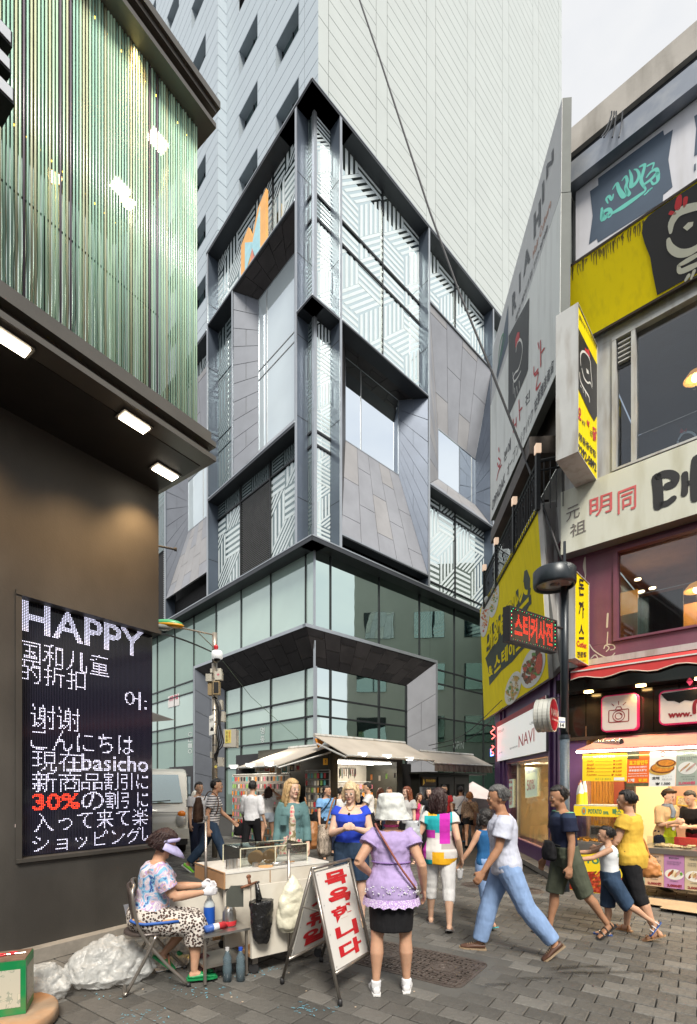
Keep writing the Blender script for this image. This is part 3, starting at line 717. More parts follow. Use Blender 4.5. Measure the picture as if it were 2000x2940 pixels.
for i in range(NCc):
 for j in range(NR):
  x = (i+.5)/NCc; y = 1-(j+.5)/NR; k = grid.get((i, j))
  if k is None: continue
  c = PS.at(sA+WD*x, zb+HT*y, .004)
  pts = [c+V((DH.x, DH.y, 0))*(math.cos(a)*rr)+V((0, 0, 1))*(math.sin(a)*rr) for a in [q*math.pi/3 for q in range(6)]]
  (litr if k else litw).poly(pts)
for i in range(0, NCc, 1): off_.slab([PS.at(sA+WD*(i+.02)/NCc, zb, .001), PS.at(sA+WD*(i+.22)/NCc, zb, .001), PS.at(sA+WD*(i+.22)/NCc, zt, .001), PS.at(sA+WD*(i+.02)/NCc, zt, .001)], PS.N()*.0015)
litw.build('lit_diodes_white', m_w, lo_, kind='stuff'); litr.build('lit_diodes_red', m_r, lo_, kind='stuff'); off_.build('diode_strips', m_off, lo_, kind='stuff')
# small sticker beside the board
q = [PW.px(43, 2375, .004), PW.px(60, 2369, .004), PW.px(60, 2361, .004), PW.px(43, 2366, .004)]; MB().slab(q, -PW.N()*.003).build('sticker', M('sticker_white', (.6, .5, .5), .5), dark)
# soffit and lower beam
PW.box(MB(), SB, -.02, ZSF, ZSF+.3, -.5, OVH-.16).build('soffit', m_sof, dark)
def beam(z0, z1, name='beam'):
 mb = MB(); th = .05
 PO.box(mb, SB, .03, z1-th, z1, -.22, .03); PO.box(mb, SB, -.0, z0+th, z1-th, -.2, -.06); PO.box(mb, SB, .03, z0, z0+th, -.22, .03)
 PW.box(mb, -.12, -.0, z0+th, z1-th, -.5, OVH-.2); PW.box(mb, -.16, .03, z0, z0+th, -.5, OVH-.22); PW.box(mb, -.16, .03, z1-th, z1, -.5, OVH-.22)
 return mb.build(name, m_beam, dark)
beam(Z1320, Z1268+.01); PO.box(MB(), SB, .0, Z1268+.012, Z1236, -.1, -.01).build('cladding_strip', m_beam, dark)
beam(Z358, Z300); PO.box(MB(), SB, .06, Z300+.002, Z279, -.35, .06).build('eaves_flange', m_beam, dark)
PW.box(MB(), SB, -.02, Z358+.05, Z279-.02, -7, OVH-.22).build('upper_soffit', M('green_black_soffit', (.008, .02, .016), .3, spec=.6), dark)
# mirror-like glass wall behind the rods
m_gw = glassmat('grey_green_wall_glass', (.16, .20, .17), (.72, .82, .74), .45, .03, wave=.2)
sw = PW.s(462); zz = [ZSF+.3, PW.sz(462, 915)[1], PW.sz(462, 610)[1], Z358+.04]
for k in range(3):
 st = [SB]+[-9+1.5*i for i in range(5)]+[-1.2, sw] if k != 1 else [SB]+[-9+1.1*i for i in range(7)]+[-.9, sw]
 for a, b in zip(st, st[1:]):
  if b <= a: continue
  PW.box(MB(), a+.012, b-.012, zz[k]+.012, zz[k+1]-.012, -.05, 0).build('wall_glass', m_gw, dark)
PW.box(MB(), SB, sw-.02, ZSF+.3, Z358+.04, -7, -.06).build('inner_wall', M('grey_inner', (.05, .055, .05), .7), dark)
# rods: pale green glass rods hanging between the beams, single pieces
m_rod = [M('rod_pale_green', (.52, .74, .54), .25, var=.1, spec=.7, emit=.06, ecol=(.6, .85, .65)), M('rod_mint', (.42, .68, .56), .25, var=.1, spec=.7), M('rod_cream', (.62, .66, .46), .25, var=.1, spec=.7), M('rod_mauve', (.16, .13, .17), .3, var=.1)]
rodx = [0]; s = PO.s(587)
i = 0; zr0, zr1 = Z1236-.01, Z358+.02
rods = []
s_ = s
meshes = [MB().tube([(0, 0, 0), (0, 0, zr1-zr0)], .0085, 6).mesh('rod', m, True) for m in m_rod]
while s_ > -5.8:
 r = random.random(); k = 0 if r < .42 else 1 if r < .66 else 2 if r < .86 else 3
 p = PO.at(s_, zr0, -.13); rods.append((p, k)); s_ -= .0265
nr = len(rods)
for p, k in rods[:270]:
 o = bpy.data.objects.new('rod', meshes[k]); COL.objects.link(o); o.parent = dark; o.location = p-WL[dark.name]
rest = MB()
for p, k in rods[270:]: rest.tube([p, p+V((0, 0, zr1-zr0))], .0085, 5)
rest.build('rods_beyond', m_rod[0], dark, kind='stuff')
ret = MB(); t = .06
while t < OVH-.05: p = PO.at(s, zr0, -.13-t); ret.tube([p, p+V((0, 0, zr1-zr0))], .0095, 5); t += .045
ret.build('return_rods', m_rod[2], dark, kind='stuff')
# recessed lights in the two soffits
m_lit = M('warm_lamp_face', (1, .9, .75), .4, var=0, emit=9, ecol=(1, .86, .66))
def downlight(c, sx=.24, sy=.11, e=14, aimwall=True, spotm=True):
 c = V(c); dx = V((DH.x, DH.y, 0)); dy = V((DN.x, DN.y, 0))
 fr = MB().slab([c+dx*a*sx*.6+dy*b*sy*.75 for a, b in ((-1, -1), (1, -1), (1, 1), (-1, 1))], (0, 0, .02)).build('light_fitting', m_beam, dark)
 MB().slab([c+dx*a*sx*.5+dy*b*sy*.5-V((0, 0, .012)) for a, b in ((-1, -1), (1, -1), (1, 1), (-1, 1))], (0, 0, .01)).build('lamp_face', m_lit, fr)
 if e: lamp('SPOT', c-V((0, 0, .05)), e, (1, .60, .26), .08, aim=c-V((0, 0, 1))-dy*.32, spot=95, name='soffit_spot', blend=.9)
for u, v in ((28, 980), (386, 1214), (474, 1357)): downlight(onz(u, v, ZSF-.012), e=60)
for u, v in ((392, 120), (474, 430)): downlight(onz(u, v, Z358+.035), .36, .14, e=5)
downlight(onz(28, 980, ZSF-.012)-V((DH.x, DH.y, 0))*1.3, e=60)
# string of tiny amber bulbs along the upper edge
tb = MB()
for k in range(26): tb.ell(PO.at(s-.03-.12*k, Z358-.03, -.24), (.008,)*3, 6, 4)
tb.build('amber_bulbs', M('amber_bulb', (1, .6, .1), .4, var=0, emit=5, ecol=(1, .55, .05)), dark, kind='stuff')
# flag bracket on the wall end
MB().tube([PW.at(-.05, PW.sz(452, 1559)[1], -.1), ray(500, 1577, 5.75)], .012, 8).lathe([(.0, -.0), (.022, 0), (.022, .03), (0, .03)], ray(500, 1577, 5.75), 8, axis=(1, .3, 0)).build('flag_bracket', m_dk, dark)
# big letter E of which three arms show
le = thing('letter_sign', 'box letter with three white-faced arms in front of the green rods', 'sign', PO.at(PO.s(10), 8, .4))
PE = Plane(PO.at(0, 0, .42).to_2d(), DH, DN)
m_wf = M('white_letter_face', (.62, .66, .72), .35, var=.05); m_bk = M('black_letter_side', (.012, .012, .015), .35)
for (u1, vt, vb) in ((36, 92, 136), (33, 172, 212), (42, 258, 302)):
 s1, z1 = PE.sz(u1, vt); z0 = PE.sz(u1, vb)[1]
 b = MB(); PE.box(b, s1-.75, s1, z0, z1, -.2, -.003); bo = b.build('letter_arm', m_bk, le)
 PE.box(MB(), s1-.74, s1-.012, z0+.012, z1-.012, -.002, .004).build('arm_face', m_wf, bo)
s1, z1 = PE.sz(36, 92); z0 = PE.sz(42, 302)[1]
PE.box(MB(), s1-.95, s1-.752, z0, z1, -.2, -.003).build('letter_stem', m_bk, le)
# ================================================================ CORNER BUILDING ON THE RIGHT WITH ITS SIGNS
def onq(q, u, v, lift=.006):
 n = qn(q); d = V(((u-CU)/F, 1, (HV-v)/F)); c = V((0, 0, EYE)); t = (q[0]-c).dot(n)/d.dot(n); return c+d*t+n*lift
def smooth(pts, k=4, closed=False):
 out = []; m = len(pts)
 for i in range(m if closed else m-1):
  p0, p1, p2, p3 = (pts[(i-1) % m], pts[i], pts[(i+1) % m], pts[(i+2) % m]) if closed else (pts[max(i-1, 0)], pts[i], pts[i+1], pts[min(i+2, m-1)])
  for j in range(k):
   t = j/k; out.append(tuple(.5*((2*p1[a])+(-p0[a]+p2[a])*t+(2*p0[a]-5*p1[a]+4*p2[a]-p3[a])*t*t+(-p0[a]+3*p1[a]-3*p2[a]+p3[a])*t**3) for a in range(len(p1))))
 if not closed: out.append(pts[-1])
 return out
def pstroke(mb, q, pts, w, lift=.006, curve=True, closed=False):
 """brush line on a sign; pts (u, v[, width]) in picture units"""
 P = [(p[0], p[1], p[2] if len(p) > 2 else w) for p in pts]
 if curve and len(P) > 2: P = smooth(P, 4, closed)
 n = qn(q); Q = [onq(q, a, b, lift) for a, b, _ in P]; m = len(Q); L_, R_ = [], []
 for i in range(m):
  t = (Q[(i+1) % m]-Q[i-1]) if closed else (Q[min(i+1, m-1)]-Q[max(i-1, 0)])
  k = t.cross(n).normalized()*(P[i][2]*Q[i].y/F/2); L_.append(Q[i]+k); R_.append(Q[i]-k)
 mb.add(L_+R_, [(i, (i+1) % m, m+(i+1) % m, m+i) for i in range(m if closed else m-1)])
 if not closed:
  for e in (0, m-1):
   a = (L_[e]-Q[e]); b = a.cross(n); mb.poly([Q[e]+a*math.cos(g*math.pi/4)+b*math.sin(g*math.pi/4)+n*.0005 for g in range(8)])
 return mb
def pshape(mb, q, pts, lift=.004, curve=False):
 if curve: pts = smooth(pts, 4, True)
 return mb.poly([onq(q, a, b, lift) for a, b in pts])
def pwrite(mb, q, px4, txt, bold=.02, lift=.007, shear=0):
 """px4: bottom left, bottom right, top right, top left of the lettering"""
 sq = [onq(q, u, v, 0) for u, v in px4]; n = qn(q)*lift; vs, fs, _ = text2d(txt, bold, shear)
 mb.add([bil(sq, a, b)+n for a, b in vs], fs); return mb
def vwrite(mb, q, px4, txt, bold=.02, lift=.007, gap=.12):
 sq = [onq(q, u, v, 0) for u, v in px4]; n = qn(q)*lift; N_ = len(txt)
 for i, c in enumerate(txt):
  if c == ' ': continue
  vs, fs, _ = text2d(c, bold); y0 = 1-(i+1-gap/2)/N_; y1 = 1-(i+gap/2)/N_
  mb.add([bil(sq, a, y0+(y1-y0)*b)+n for a, b in vs], fs)
 return mb
def signbox(name, label, q, th, face, side, cat='sign', border=0, bmat=None, group=None, facename='face'):
 """a box sign: quad BL,BR,TR,TL of its face, thickness th behind it"""
 n = qn(q); t = thing(name, label, cat, (q[0]+q[1])/2, group=group)
 MB().slab([p-n*.006 for p in q], -n*th).build('case', side, t)
 if border:
  L1 = border/(q[1]-q[0]).length; L2 = border/(q[3]-q[0]).length
  fq = [bil(q, L1, L2), bil(q, 1-L1, L2), bil(q, 1-L1, 1-L2), bil(q, L1, 1-L2)]
  for a, b in ((0, 1), (1, 2), (2, 3), (3, 0)): MB().slab([q[a], q[b], fq[b], fq[a]], n*.012).slab([q[a]-n*.005, q[b]-n*.005, fq[b]-n*.005, fq[a]-n*.005], n*.004).build('rim', bmat or side, t)
 else: fq = q
 MB().slab([p-n*.005 for p in fq], n*.005).build(facename, face, t)
 return t
DF = V((1560/F, -1)).normalized(); NF = V((DF.y, -DF.x)); NF = NF if NF.y < 0 else -NF
DL = V((110/F, 1)).normalized(); NL_ = V((-DL.y, DL.x))
BC = V((.4397*8.4, 8.4)); PF = Plane(BC, DF, NF); PN = Plane(BC, DL, NL_)
m_pur = M('purple_render', (.17, .055, .09), .5, var=.15, vscale=2, bump=.05, bscale=30, dirt=((.2, .12, .14), .35, 2, (1, 1, .3)))
m_vio = M('violet_metal', (.15, .075, .20), .4, .2, var=.12)
m_wht = M('weathered_white_metal', (.50, .51, .50), .45, .15, var=.08, vscale=2, dirt=((.2, .15, .1), .5, 2.5, (3, 3, .5)))
m_zinc = M('weathered_zinc', (.28, .31, .36), .4, .5, var=.12, vscale=1.5, dirt=((.5, .5, .48), .4, 3, (1, 1, 1)))
m_lw = M('roof_concrete', (.40, .38, .35), .8, var=.12, vscale=1, bump=.1, bscale=20, dirt=((.15, .14, .12), .6, 1.5, (2, 2, .4)))
m_brn = M('brown_frame', (.06, .045, .035), .45, .2, var=.2)
m_clear = clearmat('shop_glass'); m_clear2 = clearmat('dark_shop_glass', (.62, .68, .74), .07, .42)
m_blk = M('gloss_black_panel', (.012, .011, .010), .12, var=.3, spec=.6)
m_redp = M('print_red', (.55, .03, .04), .5, var=.05); m_blkp = M('print_black', (.02, .02, .022), .5, var=.05); m_wp = M('print_white', (.72, .72, .68), .5, var=.04)
shop = thing('corner_shop_building', 'purple and white corner building at right with shops below and restaurant floors above', 'building', (BC.x, BC.y, 0))
fz = lambda u, v, o=0: PF.sz(u, v, o)[1]
zRt = (fz(1641, 460, .3)+fz(2000, 177, .3))/2; zRb = (fz(1650, 509, .3)+fz(2000, 248, .3))/2
z3b = (fz(1608, 1414)+fz(2000, 1263))/2; z3t = (fz(1756, 975)+fz(2000, 838))/2
z2t = (fz(1761, 1594)+fz(2000, 1491))/2; z2b = (fz(1755, 1847)+fz(2000, 1797))/2
zLg = (fz(1634, 1908)+fz(2000, 1847))/2; zBf = (fz(1633, 2124)+fz(2000, 2098))/2
SX = 11.; s3 = PF.s(1757); s2 = PF.s(1761)
zr_b, zr_t = zRb, zRt
wl = MB(); PF.box(wl, 0, SX, z3t, zRt, -.3, 0); wl.build('upper_wall', m_wht, shop)
PF.box(MB(), 0, s3, z3b-.02, z3t-.003, -.3, 0).build('corner_pillar', m_wht, shop)
PF.box(MB(), 0, SX, z2t, z3b-.023, -.3, 0).build('wall_band', m_pur, shop)
PF.box(MB(), 0, s2, z2b, z2t-.003, -.3, 0).build('wall_pier', m_pur, shop)
PF.box(MB(), 0, SX, zLg, z2b-.003, -.3, 0).build('wall_band', m_pur, shop)
PF.box(MB(), -.02, SX, zLg-.1, zLg-.004, -.3, .13).build('ledge', m_wht, shop)
# lane side wall
LR = PN.s(1433, .2); zf_ = min(PN.sz(1559, 485, .2)[1], PN.sz(1433, 828, .2)[1])
LX = PN.s(1422)+.1; ln = MB(); zN = 3.55
PN.box(ln, .02, LX, zN, z2t+.5, -.3, -.0); ln.build('lane_wall', m_pur, shop)
PN.box(MB(), .02, LX-.5, z2t+.51, z3b+1.2, -.3, -.35).build('lane_wall', m_wht, shop)
PN.box(MB(), .02, PN.s(1440), z3b+1.21, zf_-.6, -.3, -.01).build('lane_wall', m_brn, shop)
PF.box(MB(), .05, SX, 0, zRt-.4, -5.7, -5.5).build('rear_wall', m_lw, shop)
#, gap, parapet
PF.box(MB(), .15, SX, zRb, zRt, -.2, .3).build('roof_fascia', m_zinc, shop)
PF.box(MB(), 0, SX, zRt+.004, zRt+.32, -.5, .08).build('roof_gap', m_dk, shop)
PF.box(MB(), .1, SX, zRt+.33, zRt+.75, -.6, .15).build('parapet', m_lw, shop)
PN.box(MB(), PN.s(1552, .2), LR, zf_-.28, zf_, -.5, .2).build('roof_fascia', m_zinc, shop)
PN.box(MB(), PN.s(1552, .2), LR-.1, zf_-.5, zf_-.285, -.5, .1).build('eaves_board', m_brn, shop)
cbl = MB()
for a, b in ((1755, 1725), (1762, 1733), (1768, 1757), (1786, 1776)): 
 p0 = PF.px(a, 330, .3); p1 = PF.px(b, 395, .47); cbl.tube([p0+V((0, 0, .05)), p0, (p0+p1)/2-V((0, 0, .06)), p1], .012, 5)
cbl.build('loose_cables', m_dk, shop)
# upper floors: rooms with ceilings, warm lamps
m_ceil = M('room_ceiling', (.08, .07, .06), .7); m_room = M('room_wall', (.30, .15, .08), .7, var=.3, vscale=1.5); m_room3 = M('room_wall_blue', (.035, .05, .06), .6, var=.3)
def room(z0, z1, s0, mat, dep=3.2):
 r = MB(); PF.box(r, s0-.3, SX, z0-.35, z0-.31, -dep, -.31); PF.box(r, s0-.3, SX, z1+.28, z1+.31, -dep, -.31); PF.box(r, s0-.3, SX, z0-.3, z1+.27, -dep-.1, -dep)
 PF.box(r, s0-.4, s0-.32, z0-.3, z1+.27, -dep, -.31); return r.build('room_lining', mat, shop)
room(z2b, z2t, s2, m_room); room(z3b, z3t, s3, m_room3)
# window frames and panes, third floor
def winfr(z0, z1, cuts, mat, glass, o0=-.16, o1=.03, w=.06):
 for i, s in enumerate(cuts): PF.box(MB(), s, s+w, z0, z1, o0, o1).build('window_post', mat, shop)
 PF.box(MB(), cuts[0], SX, z1-w, z1-.002, o0-.01, o1+.004).build('window_head', mat, shop)
 PF.box(MB(), cuts[0], SX, z0+.002, z0+w*.6, o0-.01, o1+.004).build('window_sill', mat, shop)
 for a, b in zip(cuts, cuts[1:]+[SX]): PF.box(MB(), a+w, b, z0+w, z1-w, -.08, -.07).build('window_pane', glass, shop)
c3 = [s3, PF.s(1812), PF.s(2000)+.8, PF.s(2000)+2.6]
winfr(z3b, z3t, c3, m_wht, m_clear2)
zv = fz(1765, 1040)
lv3 = MB(); PF.box(lv3, s3+.06, PF.s(1812), zv-.1, z3t-.06, -.12, -.06); lv3 = lv3.build('vent_louvre', m_dk, shop)
for k in range(6): PF.box(MB(), s3+.08, PF.s(1810), zv-.04+k*.075, zv-.02+k*.075, -.06, .0).build('slat', m_wht, lv3)
winfr(z2b, z2t, [s2, PF.s(2000)+1.2], m_pur, m_clear2)
# dark panel with counter behind the lower part of the third floor window
PF.box(MB(), PF.s(1820), SX, z3b, z3b+.62, -.5, -.4).build('window_counter', m_blkp, shop)
PF.box(MB(), s3+.06, PF.s(1810), z3b, z3b+.55, -.3, -.2).build('window_counter', m_blkp, shop)
# pendant lamps and ceiling spots
m_bulb = M('bulb_face', (1, .8, .5), .4, var=0, emit=7, ecol=(1, .72, .35)); m_shade = M('amber_shade', (.75, .35, .08), .35, var=.05, emit=.8, ecol=(1, .4, .08))
def pendant(u, v, off, lab, r=.17):
 c = PF.px(u, v, off); t = thing('pendant_lamp', lab, 'lamp', c)
 MB().lathe([(.02, .12), (r*.55, .08), (r, -.03), (r*.97, -.035), (.0, .06)], c, 18, cap=False).build('lamp_shade', m_shade, t, True)
 MB().ell(c-V((0, 0, .01)), (.06, .06, .06), 10, 8).build('bulb', m_bulb, t, True)
 MB().tube([c+V((0, 0, .12)), c+V((0, 0, 1.1))], .006, 5).build('cord', m_blkp, t)
 lamp('POINT', c-V((0, 0, .12)), 8, (1, .7, .4), .06, name='pendant_light')
pendant(1996, 1083, -.9, 'amber glass pendant lamp glowing behind the upper restaurant window above the counter'); pendant(2000, 1835-145, -1.2, 'amber pendant lamp glowing inside the lower purple-framed restaurant window', .2)
sp_ = MB()
for u, v in ((1830, 1665), (1872, 1690), (1910, 1712), (1943, 1731), (1976, 1750), (1840, 1700), (1880, 1722), (1925, 1745)): 
 c = PF.px(u, v, -1.6); sp_.lathe([(.0, 0), (.055, 0), (.055, .02), (0, .02)], c, 10)
sp_.build('ceiling_spots', m_bulb, shop, kind='stuff')
lamp('AREA', PF.at(4.2, (z2b+z2t)/2+.6, -1.4), 110, (1, .55, .25), 1.5, aim=PF.at(4.2, 0, -1.5), name='room_light')
lamp('AREA', PF.at(4.2, z3t-.1, -1.4), 25, (1, .8, .6), 1.5, aim=PF.at(4.2, 0, -1.5), name='room_light')
# curtain strands and orange panels seen through the lower window
m_curt = M('dark_curtain', (.10, .08, .06), .8, var=.4, vscale=9, stretch=(1, 1, .1)); m_opan = M('orange_backlit_panel', (.62, .25, .05), .5, emit=.45, ecol=(1, .38, .06))
PF.box(MB(), PF.s(1830, -.7), PF.s(1960, -.7), z2b, z2b+.85, -.75, -.7).build('curtain', m_curt, shop)
for a, b, c, d in ((1770, 1830, 1705, 1755), (1940, 2000, 1740, 1800)):
 PF.box(MB(), PF.s(a, -1.5), PF.s(b, -1.5), fz(b, d, -1.5), fz(a, c, -1.5), -1.55, -1.5).build('backlit_panel', m_opan, shop)
# purple wall bits: peeling strips
pl = MB(); qq = [PF.at(0, 0, .0), PF.at(1, 0, .0), PF.at(1, 1, .0), PF.at(0, 1, .0)]
pstroke(pl, qq, [(1679, 1600, 3), (1677, 1625, 8), (1680, 1650, 4), (1678, 1665, 2)], 4, .003); pstroke(pl, qq, [(1744, 1762), (1742, 1800)], 5, .003); pstroke(pl, qq, [(1744, 1815), (1742, 1850)], 3, .003)
for c in ([(1692, 1850), (1705, 1868), (1735, 1886), (1755, 1884), (1764, 1875)], [(1745, 1850), (1760, 1852), (1764, 1862), (1752, 1866)], [(1696, 1890), (1708, 1880), (1716, 1890)], [(1740, 1870), (1748, 1860), (1738, 1852), (1733, 1862)]): pstroke(pl, qq, c, 3, .003)
pl.build('peeled_paint', M('peel_cream', (.55, .48, .40), .6), shop, kind='stuff')
# ---- front signs
m_sgn = M('sign_cream', (.62, .63, .54), .5, var=.05, vscale=1, dirt=((.35, .33, .2), .5, 2, (2, 2, .4)))
m_side = M('sign_side_metal', (.20, .21, .205), .45, .3, var=.1, dirt=((.2, .15, .1), .5, 3, (1, 1, 1)))
m_yel = M('sign_yellow', (.93, .76, .008), .6, var=.05, vscale=1.2, spec=.15, dirt=((.45, .35, .02), .22, 3.0, (5, 5, .25)))
m_lil = M('sign_pale_grey', (.58, .59, .64), .5, var=.04, dirt=((.38, .37, .36), .4, 1.5, (4, 4, .3)))
m_navy = M('print_slate_blue', (.055, .085, .13), .5, var=.08); m_teal = M('print_teal', (.12, .48, .42), .5, var=.05)
m_bone = M('print_bone', (.60, .62, .52), .5, var=.05)
# tattoo-style emblem board under the roof
o_ = .12
eq = [PF.at(PF.s(1652, o_), z3t+.15, o_), PF.at(SX, z3t+.15, o_), PF.at(SX, zRb-.01, o_), PF.at(PF.s(1652, o_), zRb-.01, o_)]
t = signbox('emblem_signboard', 'pale grey signboard under the roof with a curly teal emblem on slate blue', eq, .1, m_lil, m_side)
mb = MB(); pshape(mb, eq, [(1716, 513), (1903, 375), (1906, 390), (1931, 373), (1918, 460), (1930, 538), (1903, 560), (1902, 580), (1716, 697), (1713, 686), (1690, 702), (1701, 620), (1693, 550), (1717, 533)]); mb.build('emblem_ground', m_navy, t)
mb = MB()
for c in ([(1727, 635, 4), (1733, 610, 9), (1748, 603, 9), (1756, 614, 6), (1747, 625, 5), (1741, 616, 3)], [(1727, 600, 6), (1731, 630, 14), (1750, 610, 8)],
          [(1745, 585, 3), (1740, 572, 6), (1748, 565, 7), (1756, 575, 6), (1760, 560, 4)], [(1760, 612, 8), (1785, 597, 13), (1810, 580, 13), (1835, 562, 10), (1852, 548, 6), (1848, 535, 5)],
          [(1758, 545, 3), (1770, 528, 7), (1776, 545, 10), (1790, 565, 12), (1800, 555, 6), (1795, 540, 4)], [(1785, 520, 3), (1795, 508, 6), (1800, 522, 8), (1796, 540, 9), (1806, 560, 10)],
          [(1806, 490, 3), (1812, 510, 8), (1812, 535, 12), (1826, 525, 10), (1834, 505, 8), (1828, 490, 5), (1820, 488, 3)], [(1836, 480, 5), (1850, 475, 8), (1846, 495, 9), (1840, 520, 9), (1850, 540, 6)],
          [(1858, 478, 5), (1876, 470, 5), (1872, 486, 4)], [(1850, 530, 7), (1870, 515, 9), (1885, 500, 10), (1888, 520, 9), (1875, 530, 6), (1868, 520, 4)], [(1856, 510, 5), (1868, 495, 7), (1884, 488, 9), (1890, 505, 8)],
          [(1860, 550, 6), (1873, 540, 4), (1850, 560, 5)]): pstroke(mb, eq, c, 5)
mb.build('emblem', m_teal, t)
mb = MB(); pwrite(mb, eq, [(1992, 495), (2030, 470), (2030, 445), (1992, 470)], '1인', .03); pshape(mb, eq, [(2000, 330), (1992, 335), (1998, 370), (1992, 450), (2010, 440), (2030, 300)]); mb.build('lettering', m_navy, t)
# big leaning yellow and black signboard with a line-drawn bird
s0_, s9_ = PF.s(1605, .55), PF.s(2000, .55)+1.6
zt0 = (fz(1605, 780, .55)+fz(2000, 516, .55))/2; zb0 = (fz(1707, 962, .12)+fz(2000, 800, .12))/2
bq = [PF.at(s0_+.05, zb0, .12), PF.at(s9_, zb0, .12), PF.at(s9_, zt0, .55), PF.at(s0_, zt0, .55)]
t = signbox('chicken_signboard', 'long yellow and black signboard leaning out over the upper window with a drawn bird', bq, .1, m_yel, m_brn, border=.03, bmat=m_brn)
mb = MB(); pshape(mb, bq, [(1884, 603), (2300, 330), (2300, 620), (1886, 848), (1874, 790), (1866, 740), (1850, 700), (1842, 670), (1846, 640), (1860, 622)], .008); mb.build('black_ground', m_blkp, t)
mb = MB()
for c in ([(1925, 668, 8), (1928, 640, 18), (1950, 610, 20), (1990, 596, 18), (2030, 590, 14)], [(1918, 690, 10), (1925, 712, 16), (1950, 728, 18), (1985, 722, 17), (2030, 690, 12)], [(1950, 762, 8), (1975, 748, 12), (2010, 728, 9)], [(1947, 765, 8), (1952, 780, 12), (1980, 770, 14), (2010, 755, 10)], [(1968, 805, 7), (1976, 793, 10)], [(1984, 800, 6), (1992, 780, 9)]): pstroke(mb, bq, c, 10, .012)
pshape(mb, bq, [(1960, 655), (1975, 640), (1990, 638), (1988, 650), (1972, 664)], .012); mb.build('bird_outline', m_bone, t)
mb = MB(); pshape(mb, bq, smooth([(1936, 600), (1942, 570), (1955, 560), (1957, 585), (1948, 605)], 3, True), .012); pshape(mb, bq, smooth([(1960, 595), (1962, 570), (1974, 566), (1972, 585), (1964, 597)], 3, True), .012); pshape(mb, bq, smooth([(1919, 618), (1925, 606), (1940, 612), (1938, 618)], 3, True), .012); mb.build('comb', m_redp, t)
grime = MB()
for k in range(60):
 u = random.uniform(1612, 1850); v = 780-(u-1605)*.668+12+random.random()*8; L = random.uniform(8, 40); pstroke(grime, bq, [(u, v, 3), (u+random.uniform(-2, 2), v+L/2, 2), (u+random.uniform(-1, 3), v+L, 1)], 2, .0035, False)
grime.build('grime_streaks', M('grime', (.20, .15, .02), .7), t, kind='stuff')
# long cream sign
z_a = (fz(1608, 1414, .25)+fz(2000, 1263, .25))/2; z_b = (fz(1612, 1592, .25)+fz(2000, 1475, .25))/2
cq = [PF.at(PF.s(1609, .25), z_b, .25), PF.at(SX, z_b, .25), PF.at(SX, z_a, .25), PF.at(PF.s(1609, .25), z_a, .25)]
t = signbox('cream_signboard', 'long cream signboard with red and grey characters and big black brush lettering', cq, .24, m_sgn, m_side)
mb = MB(); pwrite(mb, cq, [(1692, 1490), (1757, 1468), (1757, 1412), (1692, 1434)], '明', .01); pwrite(mb, cq, [(1773, 1478), (1826, 1459), (1826, 1392), (1773, 1412)], '同', .01); mb.build('red_lettering', M('print_faded_red', (.60, .12, .12), .5), t)
mb = MB(); pwrite(mb, cq, [(1625, 1500), (1664, 1482), (1664, 1444), (1625, 1462)], '元', .0); pwrite(mb, cq, [(1636, 1545), (1682, 1526), (1682, 1488), (1636, 1508)], '祖', .0); mb.build('grey_lettering', M('print_grey', (.16, .14, .13), .5), t)
mb = MB()
for c, w in (([(1890, 1368), (1905, 1362), (1925, 1362), (1938, 1372), (1932, 1390), (1915, 1396)], 22), ([(1884, 1372), (1888, 1410), (1890, 1452)], 26), ([(1893, 1450), (1915, 1445), (1932, 1432)], 18), ([(1965, 1362), (1966, 1390), (1964, 1418)], 17), ([(1966, 1392), (1985, 1384)], 14), ([(1998, 1318), (1994, 1370), (1996, 1430)], 24)): pstroke(mb, cq, c, w)
pwrite(mb, cq, [(2030, 1430), (2200, 1380), (2200, 1260), (2030, 1310)], '성', .05); mb.build('brush_lettering', m_blkp, t)
# dark strip with a small white bird behind the upper window
mb = MB(); wq = [PF.at(PF.s(1900, -.39), z3b, -.39), PF.at(SX, z3b, -.39), PF.at(SX, z3b+.62, -.39), PF.at(PF.s(1900, -.39), z3b+.62, -.39)]
for c in ([(1948, 1262, 5), (1960, 1245, 7), (1980, 1242, 6), (1996, 1252, 5), (1990, 1268, 4)], [(1945, 1268, 5), (1950, 1280, 6), (1975, 1275, 4)]): pstroke(mb, wq, c, 5, .01)
mb.build('bird_outline', m_wp, shop, kind='stuff')
mb = MB(); pshape(mb, wq, [(1950, 1243), (1955, 1230), (1963, 1238), (1972, 1230), (1970, 1242), (1958, 1246)], .01); mb.build('comb', m_redp, shop, kind='stuff')
# blade signs standing out at right angles from the front
PBD = lambda u: Plane(PF.at(PF.s(u), 0, 0).to_2d(), -NF, V((-DF.x, -DF.y)))
def blade(u_in, px, th, name, label, face, side, offs=0):
 """a sign square to the front wall: px = BL, BR, TR, TL of its face"""
 P = PBD(u_in); a = [P.sz(u, v) for u, v in px]; s0 = (a[0][0]+a[3][0])/2; s1 = (a[1][0]+a[2][0])/2; z0 = (a[0][1]+a[1][1])/2; z1 = (a[2][1]+a[3][1])/2
 q = [P.at(s0, z0), P.at(s1, z0), P.at(s1, z1), P.at(s0, z1)]
 return q, signbox(name, label, q, th, face, side, border=.012, bmat=side)
q, t = blade(1722, [(1655, 1310), (1711, 1368), (1715, 990), (1658, 883)], .30, 'blade_sign', 'yellow and black vertical box sign with bird and phone number beside the upper window', m_yel, m_wht)
mb = MB(); pshape(mb, q, [(1657, 940), (1712, 1048), (1712, 1195), (1704, 1210), (1690, 1185), (1658, 1115)], .006); mb.build('black_ground', m_blkp, t)
mb = MB()
